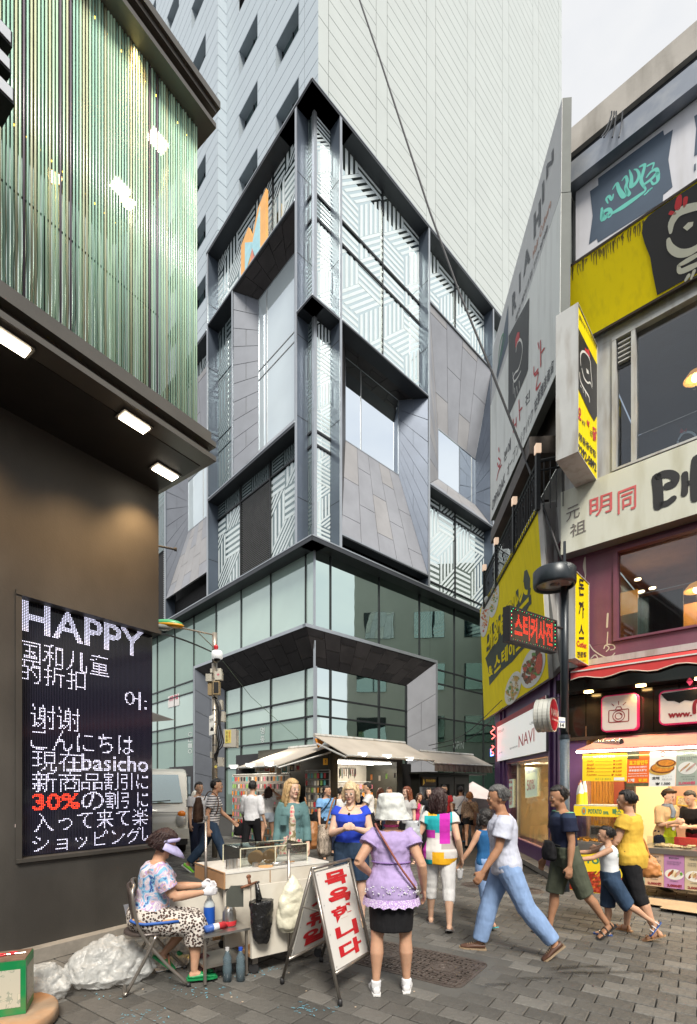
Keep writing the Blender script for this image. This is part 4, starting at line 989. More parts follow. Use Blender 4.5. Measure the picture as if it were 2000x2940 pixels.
for c in ([(1665, 1050, 3), (1664, 1020, 6), (1672, 1010, 6), (1684, 1020, 6), (1692, 1040, 5), (1694, 1070, 5), (1698, 1110, 4)], [(1668, 1060, 5), (1674, 1085, 6), (1684, 1100, 5), (1692, 1100, 5), (1697, 1115, 3)], [(1661, 1070, 3), (1664, 1095, 5), (1676, 1120, 6), (1688, 1140, 6), (1690, 1155, 4)], [(1664, 1108, 4), (1666, 1114, 3)], [(1671, 1118, 4), (1672, 1128, 3)], [(1678, 1128, 4), (1679, 1140, 3)]): pstroke(mb, q, c, 5, .009)
pshape(mb, q, [(1680, 1058), (1687, 1066), (1688, 1076), (1682, 1072)], .009); mb.build('bird_outline', m_wp, t)
mb = MB(); pshape(mb, q, [(1677, 1010), (1677, 998), (1683, 1006), (1688, 1002), (1690, 1016), (1692, 1028), (1684, 1018)], .009)
pwrite(mb, q, [(1658, 1200), (1667, 1210), (1667, 1176), (1658, 1166)], '오', .04); pwrite(mb, q, [(1683, 1222), (1692, 1232), (1692, 1214), (1683, 1204)], '빠', .04); pwrite(mb, q, [(1700, 1262), (1711, 1272), (1711, 1232), (1700, 1222)], '닭', .04); mb.build('red_lettering', m_redp, t)
mb = MB(); pwrite(mb, q, [(1660, 1262), (1708, 1316), (1708, 1296), (1660, 1240)], '명동중앙점', .03); pwrite(mb, q, [(1657, 1300), (1710, 1357), (1710, 1332), (1657, 1272)], '2292-5892', .03); pwrite(mb, q, [(1661, 914), (1711, 1004), (1711, 994), (1661, 902)], '웰빙오븐구이 치킨전문점', .02)
pwrite(mb, q, [(1669, 1218), (1678, 1226), (1678, 1212), (1669, 1204)], '븐에', .02); pwrite(mb, q, [(1692, 1250), (1699, 1256), (1699, 1240), (1692, 1234)], '진', .02); mb.build('lettering', m_blkp, t)
q, t = blade(1695, [(1648, 1908), (1689, 1896), (1689, 1672), (1648, 1639)], .12, 'vertical_sign', 'yellow vertical sign with black brush characters and Cutlet in red on the purple wall', m_yel, m_wht)
mb = MB()
for c, a, b in (('돈', 1660, 1710), ('까', 1722, 1775), ('스', 1790, 1835)): pwrite(mb, q, [(1660, b), (1675, b), (1675, a+6), (1660, a)], c, .02)
pwrite(mb, q, [(1655, 1888), (1681, 1886), (1681, 1872), (1655, 1870)], '전문점', .03); pwrite(mb, q, [(1657, 1905), (1680, 1900), (1680, 1893), (1657, 1895)], '(포장)', .0); mb.build('lettering', m_blkp, t)
mb = MB(); pwrite(mb, q, [(1654, 1855), (1682, 1862), (1682, 1846), (1654, 1838)], 'Cutlet', .02); mb.build('red_lettering', m_redp, t)
# ---- lane side signs
m_ow = M('sign_off_white', (.80, .83, .80), .5, var=.04, vscale=.8, dirt=((.36, .36, .33), .35, 1.5, (3, 3, .4))); m_gs = M('sign_grey_white', (.56, .57, .57), .5, var=.04)
m_ink = M('print_charcoal', (.07, .075, .085), .5)
OU = .3; zA = [PN.sz(1614, 282, OU)[1], PN.sz(1610, 553, OU)[1], PN.sz(1605, 1052, OU)[1]]
sr = PN.s(1612, OU); sl = PN.s(1408, OU)
q1 = [PN.px(1409, 1163, OU), PN.px(1610, 553, OU), PN.px(1613, 282, OU), PN.px(1416, 992, OU)]
q2 = [PN.px(1408, 1495, OU), PN.px(1605, 1052, OU), PN.px(1610, 555, OU), PN.px(1408, 1165, OU)]
t = signbox('salon_sign', 'tall grey signboard with large slanted letters, topmost on the lane side', q1, .14, m_gs, M('sign_edge_grey', (.12, .135, .13), .7))
mb = MB(); onl = lambda c, a: pwrite(mb, q1, a, c, .05)
for c, a in (('N', [(1568, 520), (1589, 460), (1589, 425), (1568, 480)]), ('I', [(1556, 590), (1562, 575), (1562, 515), (1556, 530)]), ('H', [(1532, 690), (1552, 640), (1552, 570), (1532, 620)]), ('A', [(1502, 800), (1522, 745), (1522, 690), (1502, 745)]), ('I', [(1490, 845), (1494, 835), (1494, 780), (1490, 790)]), ('R', [(1470, 910), (1482, 880), (1482, 820), (1470, 850)])): onl(c, a)
pwrite(mb, q1, [(1480, 930), (1572, 660), (1572, 640), (1480, 910)], '헤어 메이크업 777-8788', .01); mb.build('lettering', m_ink, t)
mb = MB(); pwrite(mb, q1, [(1530, 745), (1582, 590), (1582, 565), (1530, 720)], 'Hair Culture', .0); mb.build('orange_lettering', M('print_orange', (.5, .2, .1), .5), t)
mb = MB(); pshape(mb, q1, [(1425, 1075), (1459, 875), (1458, 985), (1427, 1090)], .006); mb.build('dark_ground', m_navy, t)
mb = MB(); pstroke(mb, q1, [(1430, 1040, 3), (1434, 1000, 6), (1440, 970, 6), (1446, 960, 5), (1442, 990, 6), (1436, 1020, 4)], 5, .01); pstroke(mb, q1, [(1430, 1060, 3), (1440, 1015, 5), (1452, 960, 4)], 4, .01); mb.build('emblem', M('print_green', (.06, .25, .12), .5), t)
t = signbox('grill_sign', 'big white signboard with black bird panel and red brush letters on the lane side', q2, .15, m_ow, MATS['sign_edge_grey'])
mb = MB(); pshape(mb, q2, [(1460, 965), (1519, 855), (1516, 1060), (1510, 1078), (1459, 1198)], .006); mb.build('black_ground', m_blkp, t)
mb = MB()
for c in ([(1482, 1010, 4), (1484, 990, 6), (1492, 975, 7), (1499, 985, 6), (1500, 1010, 5), (1495, 1040, 5), (1488, 1062, 6), (1480, 1070, 5), (1473, 1085, 4)], [(1473, 1070, 4), (1476, 1095, 6), (1486, 1085, 5), (1496, 1065, 3)], [(1478, 1115, 4), (1480, 1143, 3)], [(1484, 1110, 4), (1486, 1130, 3)], [(1491, 1095, 4), (1492, 1115, 3)], [(1474, 1100, 4), (1474, 1130, 3)]): pstroke(mb, q2, c, 5, .01)
mb.build('bird_outline', m_wp, t)
mb = MB(); pshape(mb, q2, [(1480, 1000), (1480, 975), (1486, 955), (1492, 953), (1492, 970), (1487, 985)], .01)
for c in ([(1432, 1288, 8), (1433, 1296, 6)], [(1431, 1315, 5), (1437, 1325, 5), (1432, 1340, 5), (1428, 1330, 5)], [(1426, 1378, 5), (1432, 1350, 6), (1440, 1335, 4)], [(1474, 1205, 6), (1474, 1240, 6)], [(1482, 1200, 6), (1482, 1225, 6)], [(1474, 1225, 5), (1482, 1215, 5)], [(1490, 1150, 6), (1492, 1205, 7)], [(1492, 1180, 5), (1499, 1170, 5)],
          [(1533, 1055, 6), (1534, 1075, 6), (1545, 1060, 5)], [(1552, 980, 7), (1553, 1050, 8)], [(1553, 1015, 5), (1563, 1000, 5)], [(1536, 1080, 5), (1546, 1070, 5), (1542, 1095, 6), (1540, 1118, 8), (1552, 1100, 5)], [(1545, 985, 5), (1548, 1002, 4)]): pstroke(mb, q2, c, 5, .01)
mb.build('red_lettering', m_redp, t)
mb = MB(); pwrite(mb, q2, [(1412, 1470), (1450, 1385), (1450, 1355), (1412, 1440)], 'OPPADAK', .01); pwrite(mb, q2, [(1456, 1370), (1530, 1200), (1530, 1165), (1456, 1335)], 'オーブンパクパク', .0); pwrite(mb, q2, [(1534, 1190), (1590, 1065), (1590, 1025), (1534, 1150)], '枯草箱佳肴禽', .01); pwrite(mb, q2, [(1447, 1330), (1466, 1290), (1466, 1255), (1447, 1300)], '븐에', .01); pwrite(mb, q2, [(1508, 1170), (1521, 1150), (1521, 1118), (1508, 1140)], '진', .01); mb.build('lettering', m_ink, t)
PF.box(MB(), .004, .14, z3b+.3, zRb-.01, .003, .1).build('corner_trim', MATS['sign_edge_grey'], shop)
PN.box(MB(), .3, PN.s(1408, .5), zA[2]-.75, zA[2]-.45, .0, .5).build('canopy_beam', m_brn, shop)
for k in range(7): PN.box(MB(), .6+k*1.15, .72+k*1.15, z2t+.55, zA[2]-.76, -.3, -.2).build('window_post', m_brn, shop)
PN.box(MB(), .3, 8.5, z2t+.55, zA[2]-.76, -.34, -.31).build('window_pane', m_gl, shop)
# yellow food signboard on the lane side
yq = [PN.px(1389, 2067, .2), PN.px(1574, 1947, .2), PN.px(1541, 1452, .5), PN.px(1377, 1750, .5)]
t = signbox('cutlet_signboard', 'large yellow signboard with thick black-edged lettering and pictures of dishes', yq, .08, m_yel, m_wht)
mb = MB(); mb2 = MB()
for c, a in (('대', [(1396, 1876), (1413, 1858), (1413, 1790), (1396, 1812)]), ('왕', [(1417, 1858), (1434, 1835), (1434, 1765), (1417, 1790)]), ('돈', [(1438, 1826), (1456, 1806), (1454, 1738), (1437, 1762)]), ('까', [(1460, 1800), (1488, 1768), (1486, 1692), (1458, 1728)]), ('스', [(1492, 1755), (1519, 1726), (1516, 1655), (1490, 1690)]),
             ('&', [(1403, 1945), (1416, 1935), (1415, 1905), (1402, 1915)]), ('스', [(1420, 1935), (1438, 1915), (1436, 1870), (1419, 1890)]), ('테', [(1441, 1912), (1459, 1895), (1458, 1850), (1440, 1868)]), ('이', [(1462, 1893), (1478, 1878), (1477, 1835), (1461, 1850)]), ('크', [(1482, 1872), (1502, 1852), (1500, 1805), (1480, 1825)])):
 pwrite(mb, yq, a, c, .035, .012)
 cx = sum(p[0] for p in a)/4; cy = sum(p[1] for p in a)/4
 for dx, dy in ((0, 0),): pass
 g = [(cx+(x-cx)*1.28+3, cy+(y-cy)*1.2+3) for x, y in a]; pwrite(mb2, yq, g, c, .12, .007)
pshape(mb2, yq, [(1393, 1890), (1425, 1838), (1480, 1745), (1500, 1695), (1505, 1640), (1513, 1635), (1522, 1660), (1521, 1735), (1505, 1770), (1505, 1800), (1503, 1860), (1470, 1900), (1440, 1925), (1405, 1968), (1401, 1920), (1396, 1900)], .005)
mb2.build('letter_shadow', M('print_dark_green', (.03, .04, .03), .5), t)
for a, c in ((1., 1),): mb.build('lettering', m_yel, t)
def dish(q, u, v, ru, rv, sl_, food, n=40, t=None):
 """a plate of food printed on a sign: rim, well and many irregular morsels"""
 def el(k): return [(u+ru*k*math.cos(a*math.pi/12), v+rv*k*math.sin(a*math.pi/12)+sl_*ru*k*math.cos(a*math.pi/12)) for a in range(24)]
 p = thing_parts = MB(); pshape(p, q, el(1), .008); p.build('plate_print', m_wp, t, kind='stuff')
 groups = {}
 for k in range(n):
  a = random.random()*6.28; r = math.sqrt(random.random())*.72; x = u+ru*r*math.cos(a); y = v+rv*r*math.sin(a)+sl_*ru*r*math.cos(a); m = random.choice(food); b = groups.setdefault(m, MB()); s_ = ru*random.uniform(.12, .26)
  pshape(b, q, [(x+s_*math.cos(g+a)*random.uniform(.5, 1), y+s_*math.sin(g+a)*random.uniform(.6, 1.2)) for g in (0, 1, 2, 3, 4, 5)], .009+.0006*(k % 9))
 for m, b in groups.items(): b.build('food_print', MATS[m], t, kind='stuff')
for nm, c in (('food_brown', (.22, .07, .02)), ('food_gold', (.62, .38, .08)), ('food_cream', (.68, .58, .38)), ('food_green', (.12, .28, .05)), ('food_red', (.55, .07, .03)), ('food_orange', (.7, .26, .03)), ('food_dark', (.07, .025, .012)), ('food_tan', (.45, .28, .13)), ('food_pink', (.5, .3, .27))): M(nm, c, .5, var=.3, vscale=30)
dish(yq, 1392, 1770, 14, 55, -1.6, ['food_red', 'food_orange', 'food_cream'], 60, t); dish(yq, 1418, 1722, 15, 45, -1.6, ['food_gold', 'food_cream', 'food_green'], 50, t)
dish(yq, 1473, 1975, 24, 42, -1., ['food_gold', 'food_cream', 'food_tan', 'food_green'], 70, t); dish(yq, 1530, 1915, 36, 55, -.7, ['food_brown', 'food_dark', 'food_green', 'food_red', 'food_brown'], 90, t)
mb = MB(); pshape(mb, yq, [(1549+10*math.cos(a*.524), 1905+30*math.sin(a*.524)-7*math.cos(a*.524)) for a in range(12)], .016); mb.build('tomato_print', MATS['food_red'], t)
# narrow white pillar and purple pier between yellow board and cream board
MB().slab([PN.px(1575, 1944, .16), PN.px(1606, 1910, .06), PN.px(1582, 1440, .06), PN.px(1543, 1446, .45)], PN.N()*-.1).build('white_pier', m_wht, shop)
# balcony rail with lantern posts
rail = thing('balcony_railing', 'black wrought iron balcony railing with small lantern posts above the yellow signboard', 'railing', PN.px(1541, 1452, 1.0))
p0, p1 = PN.px(1543, 1347, .5), PN.px(1388, 1643, .5); zt_ = (p0.z+p1.z)/2; p0.z = p1.z = zt_; hgt = .82
m_iron = M('black_iron', (.02, .022, .024), .4, .4)
MB().tube([p0, p1], .028, 6).build('top_rail', m_iron, rail); MB().tube([p0-V((0, 0, .12)), p1-V((0, 0, .12))], .016, 6).build('mid_rail', m_iron, rail); MB().tube([p0-V((0, 0, hgt)), p1-V((0, 0, hgt))], .02, 6).build('bottom_rail', m_iron, rail)
nb = 44; bal = MB().tube([(0, 0, 0), (0, 0, hgt)], .009, 4).mesh('baluster', m_iron)
for k in range(nb):
 o = bpy.data.objects.new('baluster', bal); COL.objects.link(o); o.parent = rail; o.location = p0.lerp(p1, (k+.5)/nb)-V((0, 0, hgt))-WL[rail.name]
 if k % 5 == 2:
  c = p0.lerp(p1, (k+1)/nb)-V((0, 0, .45)); dd = (p1-p0).normalized()
  MB().tube([c+dd*(.09*math.cos(g*.6)*(1-g*.05))+V((0, 0, .2*math.sin(g*.6)*(1-g*.05))) for g in range(14)], .008, 4).build('scroll', m_iron, rail)
pe = PF.px(1634, 1353, .25); pe.z = zt_; MB().tube([p0, pe], .028, 6).build('top_rail', m_iron, rail)
MB().tube([p0-V((0, 0, .16)), pe-V((0, 0, .16))], .016, 6).build('mid_rail', m_iron, rail)
for k in range(5):
 c = p0.lerp(pe, k/5); MB().tube([c, c-V((0, 0, hgt))], .009, 4).build('baluster', m_iron, rail)
for k in range(4):
 c = p0.lerp(p1, [0, .33, .68, .98][k]); MB().slab([c+V((a*.035, b*.035, -hgt)) for a, b in ((-1, -1), (1, -1), (1, 1), (-1, 1))], (0, 0, hgt+.12)).build('post', m_iron, rail)
 MB().slab([c+V((a*.045, b*.045, .13)) for a, b in ((-1, -1), (1, -1), (1, 1), (-1, 1))], (0, 0, .15)).build('lantern', M('lantern_glass', (.75, .6, .45), .4, emit=.35, ecol=(1, .7, .5)), rail)
# ---- shoe shop at the lane corner: sign, bright display, violet frame
so_ = .1
zs1 = PN.sz(1422, 2077, so_)[1]; zs0 = PN.sz(1426, 2186, so_)[1]; sa, sb2 = PN.s(1423, so_), PN.s(1566, so_)
nq = [PN.at(sa, zs0, so_), PN.at(sb2, zs0, so_), PN.at(sb2, zs1, so_), PN.at(sa, zs1, so_)]
t = signbox('shoe_shop_sign', 'wide white shop sign with a crimson top band reading NAVI in thin red capitals', nq, .09, M('lit_white_sign', (.72, .72, .68), .4, var=.03, emit=.25, ecol=(1, 1, .95)), m_side)
m_crim = M('print_crimson', (.40, .015, .04), .4)
mb = MB(); n = qn(nq)*.004; mb.poly([bil(nq, a, b)+n for a, b in ((0, .88), (1, .88), (1, 1), (0, 1))]); mb.poly([bil(nq, a, b)+n for a, b in ((0, 0), (.04, 0), (.04, .88), (0, .88))]); mb.build('crimson_band', m_crim, t)
mb = MB(); pwrite(mb, nq, [(1489, 2146), (1534, 2128), (1534, 2088), (1489, 2112)], 'NAVI', -.0); mb.build('lettering', m_redp, t)
mb = MB(); pwrite(mb, nq, [(1430, 2106), (1447, 2098), (1447, 2090), (1430, 2097)], '편하게 신는 고급 구두', .01); pwrite(mb, nq, [(1463, 2153), (1486, 2144), (1486, 2139), (1463, 2147)], 'TRENDY FASHION SHOES', .01); pwrite(mb, nq, [(1432, 2165), (1442, 2161), (1442, 2156), (1432, 2160)], '나비 명동점', .0); pwrite(mb, nq, [(1521, 2083), (1532, 2078), (1532, 2068), (1521, 2074)], '나비', .01); mb.build('small_lettering', m_ink, t)
s_f0, s_f1 = PN.s(1578), PN.s(1456)
zh = zs0-.08
PN.box(MB(), 0.02, s_f0, 0, zN-.004, -.3, .0).build('violet_pier', m_vio, shop); PN.box(MB(), s_f1, LX, 0, zN-.004, -.3, .0).build('violet_pier', m_vio, shop)
for s_ in (.12, .3, s_f0-.14, s_f1+.2, s_f1+.6): PN.box(MB(), s_, s_+.08, 0, zN-.01, .0, .05).build('pier_rib', m_vio, shop)
PN.box(MB(), s_f0, s_f1, zh, zN-.004, -.3, .0).build('shop_header', m_vio, shop)
PN.box(MB(), s_f0+.003, s_f1-.003, .10, .38, -.3, .02).build('display_plinth', m_vio, shop)
PN.box(MB(), .02, LX, .004, .095, -.35, .25).build('kerb', m_conc, shop)
m_int = M('cream_interior', (.72, .52, .28), .6, var=.06, vscale=1, emit=.28, ecol=(1, .68, .32))  # lining glows by itself: warm shop light put into its material
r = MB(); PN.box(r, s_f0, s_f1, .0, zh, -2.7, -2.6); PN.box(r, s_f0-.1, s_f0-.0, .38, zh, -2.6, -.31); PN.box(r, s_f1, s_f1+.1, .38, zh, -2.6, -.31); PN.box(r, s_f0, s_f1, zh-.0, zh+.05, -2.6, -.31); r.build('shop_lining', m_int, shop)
PN.box(MB(), s_f0, s_f1, .34, .385, -2.6, -.31).build('shop_floor', M('cream_floor', (.6, .5, .38), .4), shop)
for a, b in ((s_f0, (s_f0+s_f1)/2+.8), ((s_f0+s_f1)/2+.83, s_f1)): PN.box(MB(), a, b, .39, zh-.01, -.06, -.045).build('shop_pane', m_clear, shop)
PN.box(MB(), (s_f0+s_f1)/2+.8, (s_f0+s_f1)/2+.83, .39, zh-.01, -.07, -.03).build('pane_joint', m_wht, shop)
for a, b, c, d in ((.9, 1.0, .5, .25),): pass
lamp('AREA', PN.at((s_f0+s_f1)/2, zh-.08, -1.4), 130, (1, .74, .42), 3, .8, aim=PN.at((s_f0+s_f1)/2, 0, -1.4), name='shop_light')
mb = MB()
for k in range(6): mb.lathe([(0, 0), (.06, 0), (.06, .02), (0, .02)], PN.at(s_f0+.5+k*.7, zh-.03, -.8), 10)
mb.build('ceiling_spots', m_bulb, shop, kind='stuff')
pq = PN.quad([(1507, 2291), (1541, 2285), (1541, 2204), (1507, 2202)], -.04)
t = thing('sale_poster', 'pale green 50 percent sale poster taped inside the bright shoe shop window', 'poster', pq[0]); MB().slab(pq, -PN.N()*.01).build('sheet', M('poster_mint', (.55, .68, .55), .6, emit=.15), t)
mb = MB(); pwrite(mb, pq, [(1514, 2270), (1536, 2264), (1536, 2236), (1514, 2240)], '50%', .0, .014); mb.build('number', M('print_maroon', (.3, .01, .05), .5), t)
mb = MB(); pwrite(mb, pq, [(1511, 2222), (1538, 2217), (1538, 2207), (1511, 2210)], '신상품감사大축제', .02, .014); mb.build('lettering', M('print_blue', (.03, .08, .4), .5), t)
pq = PN.quad([(1459, 2320), (1473, 2317), (1473, 2236), (1459, 2238)], -.04)
t = thing('small_poster', 'narrow pale poster with red characters on the far pane of the shoe shop', 'poster', pq[0]); MB().slab(pq, -PN.N()*.01).build('sheet', MATS['poster_mint'], t)
mb = MB(); vwrite(mb, pq, [(1462, 2312), (1471, 2310), (1471, 2255), (1462, 2257)], '여름신상', .02, .014); pwrite(mb, pq, [(1461, 2250), (1471, 2248), (1471, 2240), (1461, 2241)], '세일', .03, .014); mb.build('lettering', m_redp, t)
# round projecting sign, ribbed drum
c = PF.px(1592, 2052, .45); c = ray(1590, 2052, 7.9); nax = V((.80, -.60, 0)).normalized()
t = thing('round_sign', 'round red sign in a ribbed white drum reading NAVI beside the lamp pole', 'sign', c)
MB().lathe([(.0, -.26), (.255, -.26), (.27, -.25), (.262, -.19), (.272, -.18), (.262, -.12), (.272, -.11), (.262, -.05), (.275, -.03), (.275, 0), (.255, .0), (.255, -.01), (0, -.01)], c, 32, axis=nax).build('drum', M('drum_white', (.55, .56, .52), .4, .1, dirt=((.3, .3, .28), .5, 6, (1, 1, 1))), t)
MB().lathe([(0, -.008), (.25, -.008), (.25, .002), (0, .002)], c, 32, axis=nax).build('face', M('face_crimson', (.33, .015, .03), .35, emit=.12), t)
tx = V((nax.y*-1, nax.x, 0)).normalized(); tx = tx if tx.x > 0 else -tx
rq = [c+tx*a*.27+V((0, 0, b*.27)) for a, b in ((-1, -1), (1, -1), (1, 1), (-1, 1))]
mb = MB(); write(mb, rq, (.12, .45, .92, .66), 'NAVI', .0, .012); write(mb, rq, (.16, .32, .88, .38), 'TRENDY FASHION SHOES', .02, .012); mb.build('lettering', m_wp, t)
MB().tube([c-nax*.13+V((0, 0, .26)), c-nax*.13+V((0, 0, .26))+V((.25, .1, .05))], .012, 6).build('bracket', m_dk, t)
# ---- ledge awning, black fascia and its signs
m_red = M('awning_red', (.55, .04, .04), .6, var=.08)
aw = thing('red_awning', 'folded red scalloped awning above the black shop fascia', 'awning', PF.at(.4, zLg-.3, .2))
s0a = PF.s(1645, .3); L = SX-s0a; n = 90; vs = []; fs = []
for i in range(n+1):
 s_ = s0a+L*i/n; dz = .03*math.sin(i*1.15)
 vs += [PF.at(s_, zLg-.11, .12), PF.at(s_, zLg-.22, .42), PF.at(s_, zLg-.36+dz, .43)]
for i in range(n): a = i*3; fs += [(a, a+3, a+4, a+1), (a+1, a+4, a+5, a+2)]
MB().add(vs, fs).build('canopy', m_red, aw); mb = MB(); PF.box(mb, s0a, SX, zLg-.245, zLg-.225, .425, .436); mb.build('white_stripe', m_wp, aw)
mb = MB(); mb.tube([PF.at(s0a+L*i/n, zLg-.362+.03*math.sin(i*1.15), .43) for i in range(n+1)], .008, 4); mb.build('hem', m_bone, aw)
zF1 = zLg-.42
fb = MB(); PF.box(fb, -.02, SX, zF1-.12, zF1+.1, -.28, .34); fb.build('fascia_soffit', m_blk, shop)
back = MB(); PF.box(back, .0, SX, zBf, zF1-.123, -.28, -.06); back = back.build('fascia', m_black, shop)
s_ = 0.02; k = 0
while s_ < 6.4: PF.box(MB(), s_, s_+.315, zBf+.03, zF1-.13, -.058, -.0-.012*(k % 2)).build('panel', m_blk, back); s_ += .325; k += 1
PF.box(MB(), .0, SX, zBf-.03, zBf+.025, -.28, .03).build('fascia_trim', m_brn, shop)
for u, v in ((1689, 1976), (1839, 1955), (2010, 1935)):
 c = PF.at(PF.sz(u, v, .2)[0], zF1-.125, .2); f = MB().lathe([(0, -.01), (.07, -.01), (.07, 0), (0, 0)], c, 14); f.build('fascia_lamp', M('sodium_face', (1, .7, .3), .4, var=0, emit=12, ecol=(1, .62, .22)), shop)
 lamp('SPOT', c-V((0, 0, .03)), 22, (1, .62, .25), .05, aim=c-V((0, 0, 1))+V((.0, .1, 0)), spot=120, name='fascia_spot')
def rrect(x0, x1, y0, y1, r, n=6):
 out = []
 for cx, cy, a0 in ((x1-r, y1-r, 0), (x0+r, y1-r, 90), (x0+r, y0+r, 180), (x1-r, y0+r, 270)):
  for k in range(n+1): a = math.radians(a0+90*k/n); out.append((cx+r*math.cos(a), cy+r*math.sin(a)))
 return out
def roundsign(name, label, uv, th=.12, o=.06):
 (u0, v0), (u1, v1) = uv; s0, z1 = PF.sz(u0, v0, o+th); s1 = PF.s(u1, o+th); z0 = PF.sz(u0, v1, o+th)[1]
 t = thing(name, label, 'sign', PF.at((s0+s1)/2, z0, o)); pts = [PF.at(a, b, o) for a, b in rrect(s0, s1, z0, z1, .07)]
 MB().slab(pts, PF.N()*th).build('pink_case', M('pink_case', (.65, .03, .14), .35, var=.04, emit=.12), t)
 MB().slab([PF.at(a, b, o+th+.001) for a, b in rrect(s0+.018, s1-.018, z0+.018, z1-.018, .06)], PF.N()*.006).build('face', M('sign_face_white', (.62, .60, .56), .35, var=.03), t)
 return t, [PF.at(s0, z0, o+th+.008), PF.at(s1, z0, o+th+.008), PF.at(s1, z1, o+th+.008), PF.at(s0, z1, o+th+.008)]
m_mar = M('print_dark_red', (.22, .01, .02), .5)
t, q = roundsign('camera_sign', 'square white pink-edged sign with a line drawing of a flashing camera', ((1725, 1999), (1831, 2102)))
A = (q[1]-q[0]).length/(q[3]-q[0]).length; mb = MB()
stroke(mb, q, rrect(.22, .76, .25, .58, .03, 3), .022, .003, A, True); stroke(mb, q, [(.40, .585), (.44, .66), (.54, .66), (.58, .585)], .022, .003, A)
for r in (.145, .085): stroke(mb, q, [(.49+r/A*math.cos(k*.262), .41+r*math.sin(k*.262)) for k in range(24)], .02, .003, A, True)
for a, b in (((.30, .76), (.36, .70)), ((.49, .81), (.49, .72)), ((.68, .76), (.61, .70))): stroke(mb, q, [a, b], .02, .003, A)
stroke(mb, q, [(.53, .47), (.56, .44)], .02, .003, A); mb.build('camera_drawing', m_mar, t)
t, q = roundsign('web_address_sign', 'long white pink-edged sign reading www. beside the camera sign', ((1891, 1985), (2230, 2082)))
mb = MB(); pshape(mb, q, [(1896, 1992), (2010, 1975), (2010, 2004), (1985, 2012), (1965, 2010), (1950, 2018), (1935, 2012), (1915, 2012), (1905, 2003)], .002); mb.build('black_cloud', m_blk, t)
mb = MB(); pwrite(mb, q, [(1917, 2062), (1986, 2056), (1986, 2044), (1917, 2048)], 'www.', .05, .004); pstroke(mb, q, [(1993, 2046, 9), (1993, 2022, 9), (2000, 2012, 9), (2016, 2010, 9), (2020, 2040, 9)], 9, .004); mb.build('lettering', m_mar, t)
t = thing('heart_ornament', 'small pink heart above the long white sign on the black fascia', 'ornament', PF.px(1979, 1960, .02))
hq = [PF.px(1960, 1975, .03), PF.px(2000, 1972, .03), PF.px(2000, 1940, .03), PF.px(1960, 1943, .03)]
MB().slab([onq(hq, 1979+a, 1960+b, .0) for a, b in ((0, 9), (-9, -3), (-7, -8), (-2, -6), (1, -3), (4, -9), (9, -10), (10, -5), (5, 3))], PF.N()*.03).build('heart', M('heart_pink', (.75, .1, .2), .35, emit=.4), t)
# neon squiggles at the far end of the lane sign
t = thing('neon_sign', 'small red and blue neon tube sign beyond the shoe shop sign', 'sign', PN.px(1410, 2120, .2))
mb = MB(); mb.tube([PN.px(1414+6*math.sin(k*1.1), 2085+k*4, .25) for k in range(10)], .012, 5); mb.tube([PN.px(1412+5*math.sin(k*1.4), 2140+k*4, .25) for k in range(8)], .012, 5); mb.build('red_tube', M('neon_red', (1, .1, .1), .4, var=0, emit=3, ecol=(1, .12, .1)), t)
mb = MB(); mb.tube([PN.px(1408, 2150, .25), PN.px(1408, 2170, .25), PN.px(1416, 2168, .25)], .012, 5); mb.build('blue_tube', M('neon_blue', (.1, .2, 1), .4, var=0, emit=3, ecol=(.1, .25, 1)), t)
# ================================================================ STREET: ground, stalls, kiosks, poles, van, cart
SOFT = []; R0 = math.radians
TMPS = bpy.data.scenes.new('shaping')
CLOUD = {}
def soft(mb, name, mat, parent, vox=.012, disp=0, dsize=.15, sm=4, local=True, label=None, dec=None):
 """a mesh grown together from overlapping volumes: voxel remesh, smoothing and cloth-like displacement"""
 off = V((0, 0, 0)) if local else WL.get(parent.name, V((0, 0, 0))) if parent else V((0, 0, 0))
 o = bpy.data.objects.new(name, mb.mesh(name, mat, True, off)); TMPS.collection.objects.link(o)
 m = o.modifiers.new('r', 'REMESH'); m.mode = 'VOXEL'; m.voxel_size = vox; m.use_smooth_shade = True
 if sm: m = o.modifiers.new('s', 'SMOOTH'); m.factor = .5; m.iterations = sm
 if disp:
  k = round(dsize, 3)
  if k not in CLOUD: t = bpy.data.textures.new('folds', 'CLOUDS'); t.noise_scale = abs(k); t.noise_depth = 3 if k < 0 else 2; t.noise_type = 'HARD_NOISE' if k < 0 else 'SOFT_NOISE'; CLOUD[k] = t
  m = o.modifiers.new('d', 'DISPLACE'); m.texture = CLOUD[k]; m.strength = disp; m.mid_level = .5; m.texture_coords = 'LOCAL'
 WL[o.name] = off
 if label: o['label'] = label
 SOFT.append((o, parent, mat)); return o
def soft_done():
 TMPS.view_layers[0].update(); dg = TMPS.view_layers[0].depsgraph
 for o, parent, mat in SOFT:
  me = bpy.data.meshes.new_from_object(o.evaluated_get(dg)); me.name = o.data.name
  if not me.materials: me.materials.append(mat)
  me.polygons.foreach_set('use_smooth', [True]*len(me.polygons))
  SOFT_ME.append((o, me, parent))
 for o, me, parent in SOFT_ME:
  o.modifiers.clear(); old = o.data; o.data = me; TMPS.collection.objects.unlink(o); COL.objects.link(o)
  if parent: o.parent = parent
 bpy.data.scenes.remove(TMPS)
SOFT_ME = []
